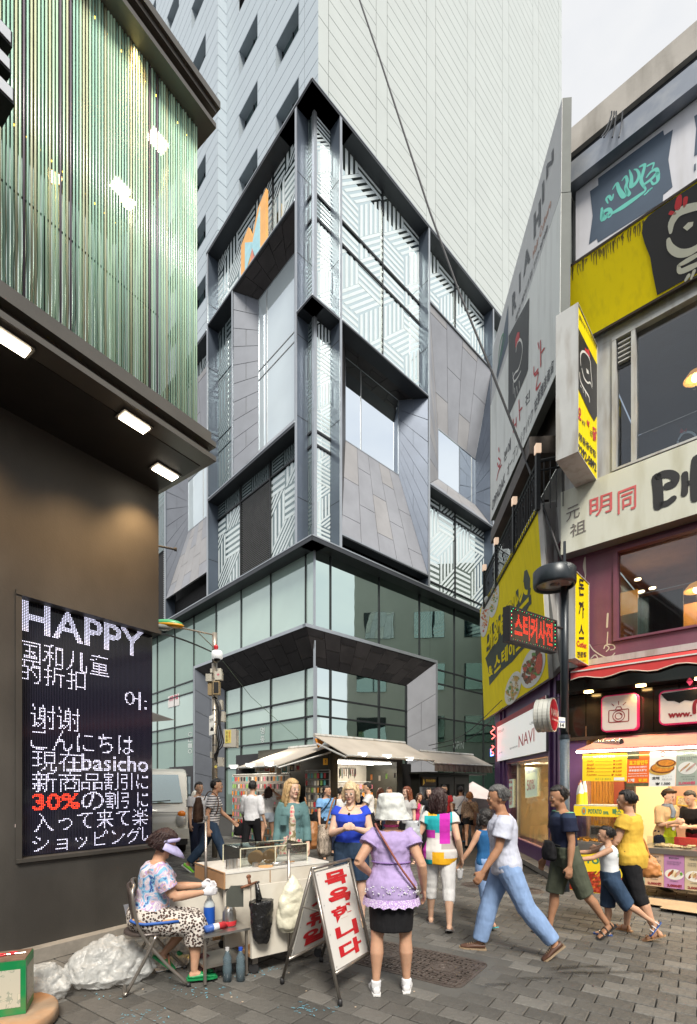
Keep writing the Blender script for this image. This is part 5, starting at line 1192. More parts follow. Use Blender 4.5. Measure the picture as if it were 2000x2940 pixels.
# ---- ground: base, individual pavers near by, the rest as one mesh
m_base = M('joint_sand', (.03, .028, .026), .9, var=.2, vscale=8)
MB().box(-70, 70, -40, 90, -.3, -.022).build('ground', m_base, None, kind='structure')
m_pav = M('grey_paver', (.098, .095, .088), .6, var=.25, vscale=2.2, bump=.6, bscale=24, tone=True, spec=.35, dirt=((.045, .043, .04), .5, .8, (1, 1, 1)))
PA, PB = V((.5785, .8157)), V((.8157, -.5785)); PLN, PWD = .25, .172
mh = [onz(1038, 2752), onz(1285, 2822), onz(1373, 2768), onz(1095, 2706)]
mc = sum((p.to_2d() for p in mh), V((0, 0)))/4
def paver_mesh(seed):
 r = random.Random(seed); L_, W_ = PLN-.008, PWD-.008; b = .006; h = [r.uniform(-.0018, .0018) for _ in range(4)]
 vs = [(x*L_/2, y*W_/2, -.03) for x, y in ((-1, -1), (1, -1), (1, 1), (-1, 1))]+[(x*L_/2, y*W_/2, -.005) for x, y in ((-1, -1), (1, -1), (1, 1), (-1, 1))]+[(x*(L_/2-b), y*(W_/2-b), h[i]) for i, (x, y) in enumerate(((-1, -1), (1, -1), (1, 1), (-1, 1)))]
 fs = [(i, (i+1) % 4, 4+(i+1) % 4, 4+i) for i in range(4)]+[(4+i, 4+(i+1) % 4, 8+(i+1) % 4, 8+i) for i in range(4)]+[(8, 9, 10, 11)]
 return vs, fs
variants = []
for i in range(10):
 vs, fs = paver_mesh(i); me = bpy.data.meshes.new('paver'); me.from_pydata(vs, [], fs); me.materials.append(m_pav)
 at = me.attributes.new('tone', 'FLOAT', 'POINT'); tn = random.Random(i).choice([.72, .88, .96, 1, 1.06, 1.16, 1.4]); at.data.foreach_set('value', [tn]*len(vs)); variants.append((me, vs, fs))
slots = []
for i in range(-175, 175):
 for j in range(-175, 175):
  p = PB*(i*PLN+(j % 2)*PLN/2)+PA*(j*PWD)
  if p.y < 2.2 or p.y > 27 or abs(p.x) > .74*p.y+.4: continue
  if PW.n.dot(p-PW.p) < -.05 and (p-PW.p).dot(PW.d) < 0: continue
  d = p-mc; a, b = abs(d.dot(PA)), abs(d.dot(PB))
  if (a < .48 and b < .72): continue
  if p.y > 9 and PF.n.dot(p-PF.p) < -.2: continue
  slots.append(p)
slots.sort(key=lambda p: p.y)
pav_root = bpy.data.objects.new('pavement', None); COL.objects.link(pav_root); pav_root['kind'] = 'structure'
inview = [p for p in slots if p.y > EYE*F/(2950-HV) and abs(p.x) < .72*p.y]
near = set((round(p.x, 3), round(p.y, 3)) for p in inview[:300])
ang = math.atan2(PB.y, PB.x); V3, F3, TN = [], [], []
rr_ = random.Random(3)
for p in slots:
 k = rr_.randrange(10); me, vs, fs = variants[k]; dz = rr_.uniform(-.002, .002); tx, ty = rr_.uniform(-.006, .006), rr_.uniform(-.006, .006)
 if (round(p.x, 3), round(p.y, 3)) in near:
  o = bpy.data.objects.new('paver', me); COL.objects.link(o); o.parent = pav_root; o.location = (p.x, p.y, dz); o.rotation_euler = (tx, ty, ang)
 else:
  if p.y > 16 : vv, ff = vs[8:], [(0, 1, 2, 3)]
  else: vv, ff = vs, fs
  n0 = len(V3); c, s = math.cos(ang), math.sin(ang); t = .86+.28*rr_.random()
  for x, y, z in vv: V3.append((p.x+x*c-y*s, p.y+x*s+y*c, z+dz+x*ty*.5+y*tx)); 
  TN += [t*[.72, .88, .96, 1, 1.06, 1.16, 1.4][k % 7]]*len(vv)
  F3 += [tuple(q+n0 for q in f) for f in ff]
me = bpy.data.meshes.new('far_pavers'); me.from_pydata(V3, [], F3); me.materials.append(m_pav); at = me.attributes.new('tone', 'FLOAT', 'POINT'); at.data.foreach_set('value', TN)
o = bpy.data.objects.new('pavers_small', me); COL.objects.link(o); o.parent = pav_root; o['kind'] = 'stuff'
# cast iron cover in its smooth slab
m_slab = M('smooth_slab', (.09, .089, .083), .6, var=.18, vscale=3, bump=.1, bscale=50, dirt=((.04, .04, .038), .5, 2, (1, 1, 1)))
c3 = V((mc.x, mc.y, 0)); A3, B3 = V((PA.x, PA.y, 0)), V((PB.x, PB.y, 0))
MB().slab([c3+B3*x+A3*y+V((0, 0, -.02)) for x, y in ((-.86, -.58), (.86, -.58), (.86, .58), (-.86, .58))], (0, 0, .0145)).build('slab', m_slab, pav_root)
m_irn = M('rusty_iron', (.11, .09, .08), .5, .4, var=.3, vscale=12, bump=.2, bscale=90)
mh_t = thing('manhole_cover', 'large rectangular rusty iron cover with maze relief and two round lids', 'manhole cover', c3)
def rr3(w, h, r, z): return [c3+B3*x+A3*y+V((0, 0, z)) for x, y in rrect(-w, w, -h, h, r, 5)]
MB().slab(rr3(.58, .36, .1, -.015), (0, 0, .015)).build('frame', m_irn, mh_t); MB().slab(rr3(.55, .33, .09, .001), (0, 0, .003)).build('plate', m_irn, mh_t)
mz = MB(); rz_ = random.Random(9); g = .042
for i in range(26):
 for j in range(15):
  x, y = (i-12.5)*g, (j-7)*g
  if any((x-q)**2+y*y < .13**2 for q in (-.3, .28)): continue
  k = rz_.random() < .5; w, h = (.024, .007) if k else (.007, .024)
  if (i+j) % 2: w, h = (.034, .007) if k else (.007, .034)
  mz.slab([c3+B3*(x+a*w)+A3*(y+b*h)+V((0, 0, .0042)) for a, b in ((-1, -1), (1, -1), (1, 1), (-1, 1))], (0, 0, .005))
mz.build('maze_relief', m_irn, mh_t, kind='stuff')
for q in (-.3, .28):
 MB().lathe([(0, .004), (.11, .004), (.11, .010), (.095, .010), (.095, .006), (0, .006)], c3+B3*q, 28).build('round_lid', m_irn, mh_t)
 MB().tube([c3+B3*(q+.05*math.cos(k*.5)*(1-k*.04))+A3*(.05*math.sin(k*.5)*(1-k*.04))+V((0, 0, .008)) for k in range(14)], .004, 4).build('lid_emblem', m_irn, mh_t)
for lab, (u, v) in (('small round iron cover in the lane beside the walking man in jeans', (1370, 2540)), ('small round iron cover near the shoe shop kerb', (1512, 2556))):
 c = onz(u, v); t = thing('drain_cover', lab, 'manhole cover', c); MB().lathe([(0, .003), (.24, .003), (.26, .0), (.26, -.02)], c, 24, cap=False).build('lid', m_irn, t)
 r_ = MB(); 
 for k in range(5): r_.lathe([(.04+k*.042, .003), (.055+k*.042, .003), (.055+k*.042, .008), (.04+k*.042, .008), (.04+k*.042, .003)], c, 20, cap=False)
 r_.build('ring_relief', m_irn, t, kind='stuff')
# chalk marks, wet streaks, litter specks
ch = MB(); rc = random.Random(5)
for (u, v, n, s) in ((880, 2895, 34, .09), (720, 2795, 22, .1), (560, 2840, 16, .12), (420, 2905, 22, .12), (790, 2780, 12, .06), (575, 2800, 12, .12), (1065, 2790, 4, .1), (610, 2860, 10, .1), (300, 2860, 8, .1), (445, 2930, 14, .1)):
 c = onz(u, v, .005)
 for k in range(n):
  a = rc.random()*3.14; L_ = rc.uniform(.003, .014); p = c+V((rc.gauss(0, s), rc.gauss(0, s*.5), 0)); d = V((math.cos(a), math.sin(a), 0)); w = V((-d.y, d.x, 0))*rc.uniform(.002, .005)
  ch.poly([p-d*L_-w, p+d*L_-w*.5, p+d*L_+w*.5, p-d*L_+w])
ch.build('chalk_marks', M('chalk_blue', (.16, .42, .55), .9, var=.2), pav_root, kind='stuff')
m_wet = M('damp_stain', (.03, .03, .03), .35, var=0, alpha=.16)
st = MB()
for pts, w in (([(1390, 2838), (1480, 2815), (1580, 2802), (1670, 2790)], 16), ([(1560, 2785), (1640, 2775), (1740, 2770)], 9), ([(1660, 2792), (1800, 2790), (1960, 2786)], 7)):
 for i in range(len(pts)-1):
  for k in range(6):
   t0 = rc.random(); u = pts[i][0]+(pts[i+1][0]-pts[i][0])*t0; v = pts[i][1]+(pts[i+1][1]-pts[i][1])*t0; a = onz(u, v+rc.uniform(-w, w)*.35, .0042+.0002*k); r = rc.uniform(.03, .1)
   st.poly([a+V((r*2*math.cos(g)*rc.uniform(.7, 1), r*.5*math.sin(g)*rc.uniform(.6, 1), 0)) for g in [q*.785 for q in range(8)]])
st.build('damp_streaks', m_wet, pav_root, kind='stuff')
sp2 = MB()
for k in range(70):
 y = rc.uniform(3.3, 9); p = V((rc.uniform(-.68, .68)*y, y, .004)); r = rc.uniform(.004, .016)
 sp2.poly([p+V((r*math.cos(g)*rc.uniform(.6, 1), r*math.sin(g)*rc.uniform(.6, 1), 0)) for g in [q*1.05 for q in range(6)]])
sp2.build('gum_spots', M('gum_dark', (.03, .03, .03), .8), pav_root, kind='stuff')
sp3 = MB()
for k in range(30):
 y = rc.uniform(3.5, 6); p = V((rc.uniform(-.5, .2)*y, y, .003)); sp3.box(p.x, p.x+.012, p.y, p.y+.008, .004, .008)
sp3.build('litter_crumbs', M('crumb', (.5, .4, .3), .8, var=.3), pav_root, kind='stuff')
# ---- food stalls under the black fascia
m_steel = M('brushed_steel', (.45, .44, .42), .28, .85, var=.08); m_oslat = M('orange_slat', (.62, .29, .05), .5, var=.12, vscale=4)
fs_in = MB(); PF.box(fs_in, .32, SX, .0, zBf+.3, -1.9, -1.8); PF.box(fs_in, .3, .36, 0, zBf+.2, -1.8, -.02); PF.box(fs_in, .36, SX, zBf+.1, zBf+.2, -1.8, -.29)
fs_in.build('stall_back_wall', M('stall_wall_print', (.45, .27, .20), .6, var=.35, vscale=1.8), shop)
PF.box(MB(), 0.02, .34, .0, zBf-.035, -.3, .0).build('violet_pier', m_vio, shop)
sl0, sl1 = PF.s(1655, -.2), PF.s(1762, -.2); n = 13
for k in range(n): PF.box(MB(), sl0+(sl1-sl0)*k/n+.004, sl0+(sl1-sl0)*(k+1)/n-.004, .1, zBf-.05, -.25, -.2-.012*(k % 2)).build('wall_slat', m_oslat, shop)
PF.box(MB(), sl1+.01, sl1+.16, .1, zBf-.05, -.28, -.15).build('red_post', M('red_brown_post', (.30, .06, .03), .5), shop); PF.box(MB(), sl1+.17, sl1+.3, .1, zBf-.05, -.28, -.18).build('dark_post', m_brn, shop)
# framed notes and snack pictures on the back wall (plain blocks, no codes)
rf = random.Random(4); m_yf = M('yellow_frame', (.70, .50, .05), .5, emit=.05)
for (u, v, w, h, a) in ((1852, 2340, 26, 34, 0), (1850, 2375, 24, 28, .1), (1879, 2290, 15, 22, 0), (1882, 2330, 24, 26, .7), (1850, 2300, 26, 26, 0), (1960, 2300, 26, 26, -.1), (1912, 2265, 20, 18, 0), (1880, 2360, 16, 14, .1), (1995, 2310, 20, 26, .1)):
 c = PF.px(u, v, -1.78); k = c.y/F; D3 = V((DF.x, DF.y, 0)); dx = D3*math.cos(a)+V((0, 0, math.sin(a))); dz = V((0, 0, math.cos(a)))-D3*math.sin(a)
 q = [c+dx*x*w*k*.6+dz*y*h*k*.5 for x, y in ((-1, -1), (1, -1), (1, 1), (-1, 1))]
 f = MB().slab(q, PF.N()*.01).build('framed_note', m_yf, shop); mb = MB().slab([bil(q, x, y)+PF.N()*.011 for x, y in ((.1, .1), (.9, .1), (.9, .9), (.1, .9))], PF.N()*.003); mb.build('note_sheet', M('note_paper', (.42, .36, .26), .7, var=.5, vscale=45), f)
# pink canopy with light tube
oA = .78; tb0, tb1 = PF.sz(1654, 2160, oA), PF.sz(2000, 2143, oA); zt_ = (tb0[1]+tb1[1])/2; sE = SX-2
cn = thing('pink_canopy', 'faded pink fabric canopy with a bright light tube along its edge over the food stalls', 'awning', PF.at(tb0[0], zt_, oA))
MB().slab([PF.at(tb0[0], zt_+.02, oA), PF.at(sE, zt_+.02, oA), PF.at(sE, zBf-.02, .05), PF.at(tb0[0]+.25, zBf-.02, .05)], (0, 0, .015)).build('canopy', M('faded_pink', (.42, .20, .17), .7, var=.15, vscale=3), cn)
MB().tube([PF.at(tb0[0], zt_, oA), PF.at(sE, zt_, oA)], .016, 8).build('light_tube', M('tube_white', (1, .97, .9), .4, var=0, emit=7, ecol=(1, .95, .85)), cn)
dr = MB(); 
for k in range(90): s_ = tb0[0]+.05+k*.045; dr.slab([PF.at(s_, zt_+.018, oA+.012), PF.at(s_+.022, zt_+.018, oA+.012), PF.at(s_+.011, zt_+.04, oA+.012)], PF.N()*.004)
dr.build('edge_beads', M('bead_red', (.5, .05, .06), .5), cn, kind='stuff')
lamp('AREA', PF.at(2.6, zt_-.06, oA-.12), 45, (1, .86, .66), 4.2, .12, aim=PF.at(2.6, 0, oA-.5), name='tube_light')
lamp('AREA', PF.at(3.2, zBf-.05, -.8), 95, (1, .76, .45), 4, 1.2, aim=PF.at(3.2, 0, -.7), name='stall_light')
# corrugated duct
d0, d1 = PF.px(1712, 2136, .35), PF.px(1783, 2130, .55); dp = [PF.px(1704, 2152, .3), d0, d0.lerp(d1, .5), d1]
pts = smooth([tuple(p) for p in dp], 10); 
t = thing('silver_duct', 'crumpled silver foil duct lying on the pink canopy under the black fascia', 'duct', d0)
MB().tube(pts, [.052+.006*(k % 2) for k in range(len(pts))], 12).build('duct_hose', M('foil', (.55, .52, .48), .25, .9, bump=.6, bscale=60), t, True)
MB().lathe([(.0, -.002), (.046, -.002), (.046, .002), (0, .002)], d1+(d1-V(pts[-2])).normalized()*.003, 14, axis=d1-V(pts[-2])).build('duct_mouth', m_black, t)
# hanging menu boards
def board(name, label, uv, off, face, th=.015):
 q = [PF.px(u, v, off) for u, v in uv]; t = thing(name, label, 'menu board', (q[0]+q[1])/2); MB().slab(q, -PF.N()*th).build('sheet', face, t); return q, t
m_my = M('menu_yellow', (.80, .58, .02), .5, var=.03, emit=.12); m_mo = M('menu_orange', (.75, .14, .02), .5, var=.04, emit=.1); m_mw = M('menu_white', (.72, .72, .68), .5, var=.02, emit=.1); m_mg = M('menu_sage', (.33, .38, .32), .5, var=.04, emit=.08)
m_pr = M('print_vermilion', (.60, .08, .01), .5); m_pg = M('print_green', (.05, .2, .1), .5)
q, t = board('price_board', 'yellow price board listing Walky to E-jumbo in red italics under the canopy', [(1671, 2242), (1797, 2243), (1799, 2161), (1672, 2165)], .70, m_my)
mb = MB()
for i, (a, b) in enumerate((('Walky', '₩ 2,000'), ('Small', '₩ 2,000'), ('Medium', '₩ 3,000'), ('Jumbo', '₩ 5,000'), ('E-jumbo', '₩ 10,000'))):
 y = .70-i*.126; wl = len(a)*.034; write(mb, q, (.10, y-.01, .10+wl, y+.075), a, .02, .004, .3); x0 = .70 if i < 4 else .67; write(mb, q, (x0, y-.01, .90, y+.075), b, .02, .004, .3); stroke(mb, q, [(.13+wl, y+.02), (x0-.03, y+.02)], .012, .004, 1.5)
mb.build('price_lettering', m_pr, t)
mb = MB(); write(mb, q, (.26, .84, .74, .95), '다이어트 빠스', .02, .004); mb.build('title_lettering', m_teal, t); mb = MB(); write(mb, q, (.30, .04, .67, .12), 'スイート ポテト', .01, .004); mb.build('kana_lettering', m_pg, t)
mb = MB(); shape(mb, q, [(.73, .03), (.96, .03), (.96, .14), (.73, .14)], .003); mb.build('patch', m_mw, t)
q, t = board('dumpling_board', 'orange dumpling board with white lettering beside the yellow price board', [(1798, 2258), (1861, 2257), (1864, 2157), (1800, 2160)], .71, m_mo)
mb = MB(); shape(mb, q, [(0, .80), (.55, .80), (.55, 1), (0, 1)], .002); shape(mb, q, [(0, 0), (1, 0), (1, .10), (0, .10)], .002); mb.build('picture_ground', M('print_olive', (.10, .10, .05), .5, var=.5, vscale=30), t)
mb = MB(); write(mb, q, (.10, .62, .95, .76), '표고왕만두', .04, .004); write(mb, q, (.55, .13, .93, .23), '₩1.000', .03, .004); mb.build('yellow_lettering', m_my, t)
mb = MB(); write(mb, q, (.1, .53, .9, .59), '영양가득 버섯 대왕만두', .02, .004); write(mb, q, (.1, .43, .9, .50), '荞麦香菇大煎饺', .02, .004); write(mb, q, (.08, .35, .92, .39), 'Buckwheat fragrant', .02, .004); write(mb, q, (.05, .28, .95, .32), 'mushroom big fried dog', .02, .004); write(mb, q, (.08, .13, .35, .23), '1개', .04, .004); mb.build('white_lettering', m_mw, t)
q, t = board('pancake_board', 'white board showing a stack of browned pancakes priced 1.500', [(1862, 2258), (1937, 2257), (1941, 2155), (1865, 2157)], .71, m_mw)
for (cx, cy, rx, ry, mt, l) in ((.42, .45, .44, .13, 'food_gold', .003), (.5, .52, .46, .15, 'food_brown', .004), (.5, .535, .41, .125, 'food_orange', .005), (.62, .64, .40, .13, 'food_gold', .006), (.63, .66, .37, .115, 'food_brown', .007), (.64, .665, .30, .085, 'food_orange', .008)):
 mb = MB(); disc(mb, q, cx, cy, rx, ry, l); mb.build('pancake_print', MATS[mt], t)
mb = MB(); write(mb, q, (.12, .19, .40, .28), '호떡', .04, .004); write(mb, q, (.26, .04, .82, .12), '₩ 1.500', .03, .004); mb.build('lettering', m_blkp, t)
mb = MB(); write(mb, q, (.5, .25, .88, .30), 'ホットク', .0, .004); write(mb, q, (.5, .17, .88, .23), '糖馅饼', .0, .004); mb.build('grey_lettering', M('print_light_grey', (.4, .4, .4), .5), t)
mb = MB(); stroke(mb, q, [(.5+.09*math.cos(k*.4), .92+.065*math.sin(k*.4)) for k in range(16)], .02, .004, .8, True); mb.build('round_emblem', m_pr, t)
q, t = board('sausage_board', 'sage green board with a plate of rice cakes priced 2,000 in pink', [(1939, 2257), (2004, 2255), (2006, 2152), (1942, 2155)], .71, m_mg)
mb = MB(); disc(mb, q, .5, .50, .42, .18, .003); mb.build('plate_print', m_wp, t)
for k in range(6): mb = MB(); disc(mb, q, .3+.09*k, .48+.04*(k % 3), .16, .03, .004+.0008*k, 14, rot=.5); mb.build('cake_print', MATS['food_pink' if k % 2 else 'food_tan'], t)
mb = MB(); write(mb, q, (.3, .88, .78, .94), '고구마찰바', .03, .004); write(mb, q, (.15, .72, .9, .82), '쫄깃한 찹쌀 반죽에\n달콤한 고구마', .0, .004); write(mb, q, (.2, .24, .85, .28), 'sweet potato chalba', .0, .004); write(mb, q, (.3, .16, .8, .21), 'サツマイモもち', .0, .004); mb.build('lettering', m_ink, t)
mb = MB(); write(mb, q, (.12, .03, .85, .13), '2,000원', .04, .004); mb.build('price', M('print_pink', (.65, .08, .15), .5), t)
# potato stall
oP = .75; s0, s1 = PF.s(1634, oP), PF.s(1800, oP); ztop_ = PF.sz(1680, 2420, oP)[1]; zban = PF.sz(1680, 2441, oP)[1]; zlow = PF.sz(1650, 2556, oP)[1]
ps = thing('potato_stall', 'yellow sweet potato stall on wheels with steel counter and POTATO banner', 'food stall', PF.at((s0+s1)/2, 0, oP-.3))
PF.box(MB(), s0, s1, zlow+.01, zban, .18, oP-.01).build('body', m_my, ps); PF.box(MB(), s0-.02, s1+.02, zban+.003, ztop_, .14, oP+.03).build('counter', m_steel, ps)
q = [PF.at(s0, zlow, oP), PF.at(s1, zlow, oP), PF.at(s1, zban-.003, oP), PF.at(s0, zban-.003, oP)]; MB().slab([p+PF.N()*.001 for p in q], PF.N()*.008).build('banner', m_my, ps)
mb = MB(); pp = [(0, .02), (1, .02), (1, .46)]+[(x/12, .46+.07*math.sin(x*1.7)) for x in range(11, 0, -1)]+[(0, .50)]; shape(mb, q, pp, .011); mb.build('wedge_ground', M('print_deep_red', (.35, .03, .01), .5, var=.4, vscale=20), ps)
wb = {}
for k in range(130):
 x, y = rf.uniform(.03, .97), rf.uniform(.06, .50); m_ = rf.choice(['food_red', 'food_orange', 'food_red', 'food_brown']); b = wb.setdefault(m_, MB()); a = rf.uniform(-.2, 1.2); L_ = .055; W_ = .022
 shape(b, q, [(x+(L_*cx*math.cos(a)-W_*cy*math.sin(a))*.8, y+(L_*cx*math.sin(a)+W_*cy*math.cos(a))) for cx, cy in ((-1, -.3), (-.3, -1), (.6, -.8), (1, .2), (.2, 1), (-.7, .7))], .012+.0004*(k % 12))
for m_, b in wb.items(): b.build('wedge_print', MATS[m_], ps, kind='stuff')
mb = MB(); write(mb, q, (.33, .70, .95, .86), 'POTATO', .05, .011); mb.build('lettering', m_pg, ps); mb = MB(); disc(mb, q, .2, .78, .08, .085, .011); mb.build('round_emblem', m_pg, ps)
ff = MB()
for k in range(260):
 s_ = rf.uniform(s0+.06, s1-.06); o_ = rf.uniform(.25, oP-.08); c = PF.at(s_, ztop_+.02+rf.random()*.03, o_); a = rf.random()*3; d = V((math.cos(a), math.sin(a), rf.uniform(-.4, .4)))*.022; w = V((-d.y, d.x, 0))*.3
 ff.slab([c-d-w, c+d-w, c+d+w, c-d+w], (0, 0, .012))
ff.build('fried_wedges', M('fried_potato', (.75, .32, .03), .45, var=.2, emit=.06), ps, kind='stuff')
PF.box(MB(), s0+.02, s1-.02, ztop_+.002, ztop_+.02, .2, oP-.02).build('tray', m_steel, ps)
zb1, zb0 = PF.sz(1660, 2313, oP-.1)[1], PF.sz(1660, 2341, oP-.1)[1]; sb_ = PF.s(1792, oP-.1); sc_ = PF.s(1648, oP-.1)
PF.box(MB(), sc_, sb_, zb1, zb1+.02, .2, oP-.1).build('top_shelf', m_wht, ps)
q = [PF.at(sc_, zb0, oP-.08), PF.at(sb_, zb0, oP-.08), PF.at(sb_, zb1, oP-.08), PF.at(sc_, zb1, oP-.08)]; MB().slab(q, -PF.N()*.012).build('top_banner', m_my, ps)
mb = MB(); write(mb, q, (.30, .25, .57, .72), 'POTATO', .04, .003); write(mb, q, (.60, .22, .71, .55), 'ave.', .03, .003); write(mb, q, (.78, .18, .95, .85), '빠스', .03, .003); mb.build('top_lettering', m_pg, ps)
mb = MB(); disc(mb, q, .21, .5, .045, .38, .003); mb.build('round_emblem', m_teal, ps); mb = MB(); disc(mb, q, .21, .5, .03, .26, .005); mb.build('emblem_centre', MATS['food_orange'], ps)
for s_ in (sc_+.02, sb_-.03): PF.box(MB(), s_, s_+.018, ztop_, zb1, oP-.12, oP-.1).build('post', m_blkp, ps)
PF.box(MB(), sc_+.04, sb_-.05, ztop_+.02, zb0-.01, oP-.115, oP-.11).build('glass_guard', m_clear, ps)
for s_ in (s0+.15, s1-.15): MB().lathe([(0, -.02), (.065, -.02), (.065, .02), (0, .02)], PF.at(s_, .067, oP-.12), 14, axis=(DF.x*0-NF.y, NF.x, 0) if 0 else PF.N()).build('wheel', m_blkp, ps)
# cones of paper cups, card terminal
for i, (u, v) in enumerate(((1662, 2312), (1669, 2312), (1677, 2312))):
 c = PF.at(PF.sz(u, v, oP-.2)[0], zb1+.02, oP-.2+.05*(i % 2)); H_ = .30+.04*i
 t = thing('cup_stack', ['short stack of yellow and white paper cones at the left of the stall roof', 'middle stack of yellow and white paper cones on the stall roof', 'tallest stack of yellow and white paper cones on the stall roof'][i], 'paper cups', c, group='stacks of paper cones')
 MB().lathe([(.045, 0), (.04, H_*.5), (.042, H_*.5)], c, 14).build('yellow_cones', m_my, t); MB().lathe([(.042, H_*.5+.001), (.034, H_*.75), (.012, H_), (0, H_)], c, 14).build('white_cones', m_mw, t); MB().lathe([(.013, H_+.001), (.003, H_+.04), (0, H_+.04)], c, 10).build('orange_tip', MATS['food_orange'], t)
c = PF.px(1713, 2412, .45); t = thing('card_terminal', 'grey shop terminal with a dark tilted screen on the potato stall counter', 'terminal', c)
D3 = V((DF.x, DF.y, 0)); N3 = PF.N()
MB().slab([c+D3*a*.11+N3*.0+V((0, 0, b)) for a, b in ((-1, .0), (1, 0), (.9, .22), (-.9, .22))], -N3*.09).build('housing', m_wht, t); MB().slab([c+D3*a*.085+N3*.004+V((0, 0, b)) for a, b in ((-1, .09), (1, .09), (.95, .2), (-.95, .2))], N3*.004).build('screen', m_blk, t)
# chalba stall
oC = .55; s0, s1 = PF.s(1842, oC), SX-2.2; zc1_, zc2_, zc3_ = PF.sz(1930, 2438, oC)[1], PF.sz(1930, 2453, oC)[1], .17
cs = thing('snack_stall', 'long snack stall with steel counter and pastel picture panels of rolled snacks', 'food stall', PF.at(s0+1, 0, .2))
PF.box(MB(), s0, s1, zc3_, zc2_-.003, -.15, oC-.02).build('body', m_wht, cs); PF.box(MB(), s0-.02, s1, zc2_, zc1_, -.18, oC+.02).build('counter', m_steel, cs)
cols_ = [('panel_sage', (.33, .42, .36)), ('panel_peach', (.55, .38, .26)), ('panel_mauve', (.42, .20, .40)), ('panel_tan', (.50, .42, .28)), ('panel_green', (.30, .36, .20))]
us = [1842, 1850, 1905, 1964, 2024, 2086]; px_ = [PF.s(u, oC) for u in us]
for i in range(5):
 m_ = M(cols_[i][0], cols_[i][1], .5, var=.04, emit=.05); q = [PF.at(px_[i]+.002, zc3_, oC), PF.at(px_[i+1]-.002, zc3_, oC), PF.at(px_[i+1]-.002, zc2_-.006, oC), PF.at(px_[i]+.002, zc2_-.006, oC)]
 f = MB().slab([p-N3*.018 for p in q], N3*.018).build('picture_panel', m_, cs)
 if i == 0: continue
 mb = MB(); disc(mb, q, .5, .42, .47, .16, .003); mb.build('plate_print', m_wp, f)
 for k in range(5): mb = MB(); disc(mb, q, .28+.11*k, .42+.03*((k*2) % 3), .05, .12, .004+.0006*k, 12, rot=-.9); mb.build('roll_print', MATS[['food_tan', 'food_pink', 'food_red', 'food_brown', 'food_cream'][(k+i) % 5]], f)
 mb = MB(); disc(mb, q, .86, .46, .07, .05, .008); mb.build('leaf_print', MATS['food_green'], f)
 mb = MB(); write(mb, q, (.25, .88, .75, .94), ['', '피자찰바', '불갈비찰바', '카레치즈', '고구마'][i], .02, .004); write(mb, q, (.15, .70, .85, .82), '고소한 맛과 향으로\n든든한 영양 간식', .0, .004); write(mb, q, (.3, .2, .7, .24), 'chalba', .0, .004); mb.build('lettering', m_ink, f)
 mb = MB(); write(mb, q, (.15, .03, .88, .13), '2,000원', .05, .004); mb.build('price', m_mar, f)
sn = MB()
for k in range(60): c = PF.at(rf.uniform(s0+.1, s0+2.2), zc1_+.02, rf.uniform(.1, .42)); a = rf.random()*3; d = V((math.cos(a), math.sin(a), 0))*.05; sn.tube([c-d, c+d], .018, 6)
sn.build('rolled_snacks', M('dough', (.62, .45, .25), .6, var=.25, vscale=20), cs, kind='stuff')
PF.box(MB(), s0+.05, s1, zc1_+.004, zc1_+.16, .47, .475).build('glass_guard', m_clear, cs)
PF.box(MB(), s0+.3, s0+1.2, zc1_+.002, zc1_+.12, -.12, -.08).build('counter_box', m_redp, cs)
for k, (u, v) in enumerate(((1850, 2590), (1905, 2606))):
 c = onz(u, v, .0); t = thing('cardboard_sheet', ['flattened brown cardboard sheet sticking out under the snack stall', 'second flattened cardboard sheet with printing in front of the snack stall'][k], 'cardboard', c)
 MB().slab([c+D3*x+N3*y+V((0, 0, .012+.01*k+(.0 if y < .2 else .02))) for x, y in ((0, .25), (.62, .25), (.6, -.35), (0, -.3))], (0, 0, .006)).build('sheet', M('cardboard', (.38, .27, .16), .8, var=.1, vscale=6), t)
# ---- kiosk with phone cases
KC = V((-.47, 12.05)); KF = Plane(KC, RH, -LH); KL = Plane(KC, LH, -RH)
m_kd = M('kiosk_dark', (.028, .028, .022), .5, .2, var=.15); m_aw = M('awning_beige', (.42, .38, .33), .75, var=.08, vscale=1.2, dirt=((.28, .24, .2), .4, 1.5, (1, 1, 1)))
kio = thing('phone_case_kiosk', 'dark street kiosk with beige awnings and lit shelves full of phone cases', 'kiosk', (KC.x, KC.y, 0))
zk = 2.62
b_ = MB(); KL.box(b_, .0, 3.2, .0, zk, -.1, -.02); KL.box(b_, 1.5, 1.6, 0, zk, -2.6, -.1); KL.box(b_, 0.02, 3.2, zk-.06, zk, -2.6, -.1); b_.build('side_body', m_kd, kio)
b_ = MB(); KF.box(b_, -.02, .28, .0, zk, -.4, .0); KF.box(b_, 2.5, 2.75, 0, zk, -2.4, 0); KF.box(b_, .28, 2.5, zk-.36, zk, -2.4, 0); KF.box(b_, .28, 2.5, 0, .72, -1.2, 0); b_.build('front_frame', m_kd, kio)
KF.box(MB(), .1, 2.5, .72, zk-.36, -1.3, -1.2).build('display_wall', M('kiosk_white', (.36, .33, .28), .5, emit=.04, ecol=(1, .92, .8)), kio)  # wall glows faintly, some of the kiosk light is in its material
KF.box(MB(), .28, 2.5, .722, .76, -1.2, .12).build('counter', m_wht, kio)
for k in range(3): KF.box(MB(), .35, 2.45, zk-.42, zk-.39, -.2-.35*k, -.16-.35*k).build('light_strip', MATS['tube_white'], kio)
lamp('AREA', KF.at(1.4, zk-.5, -.3), 30, (1, .88, .7), 1.8, .5, aim=KF.at(1.4, 0, -.5), name='kiosk_light'); lamp('AREA', KL.at(2.5, 2.55, .7), 26, (1, .88, .7), 3, .3, aim=KL.at(2.5, .8, .25), name='kiosk_side_light')
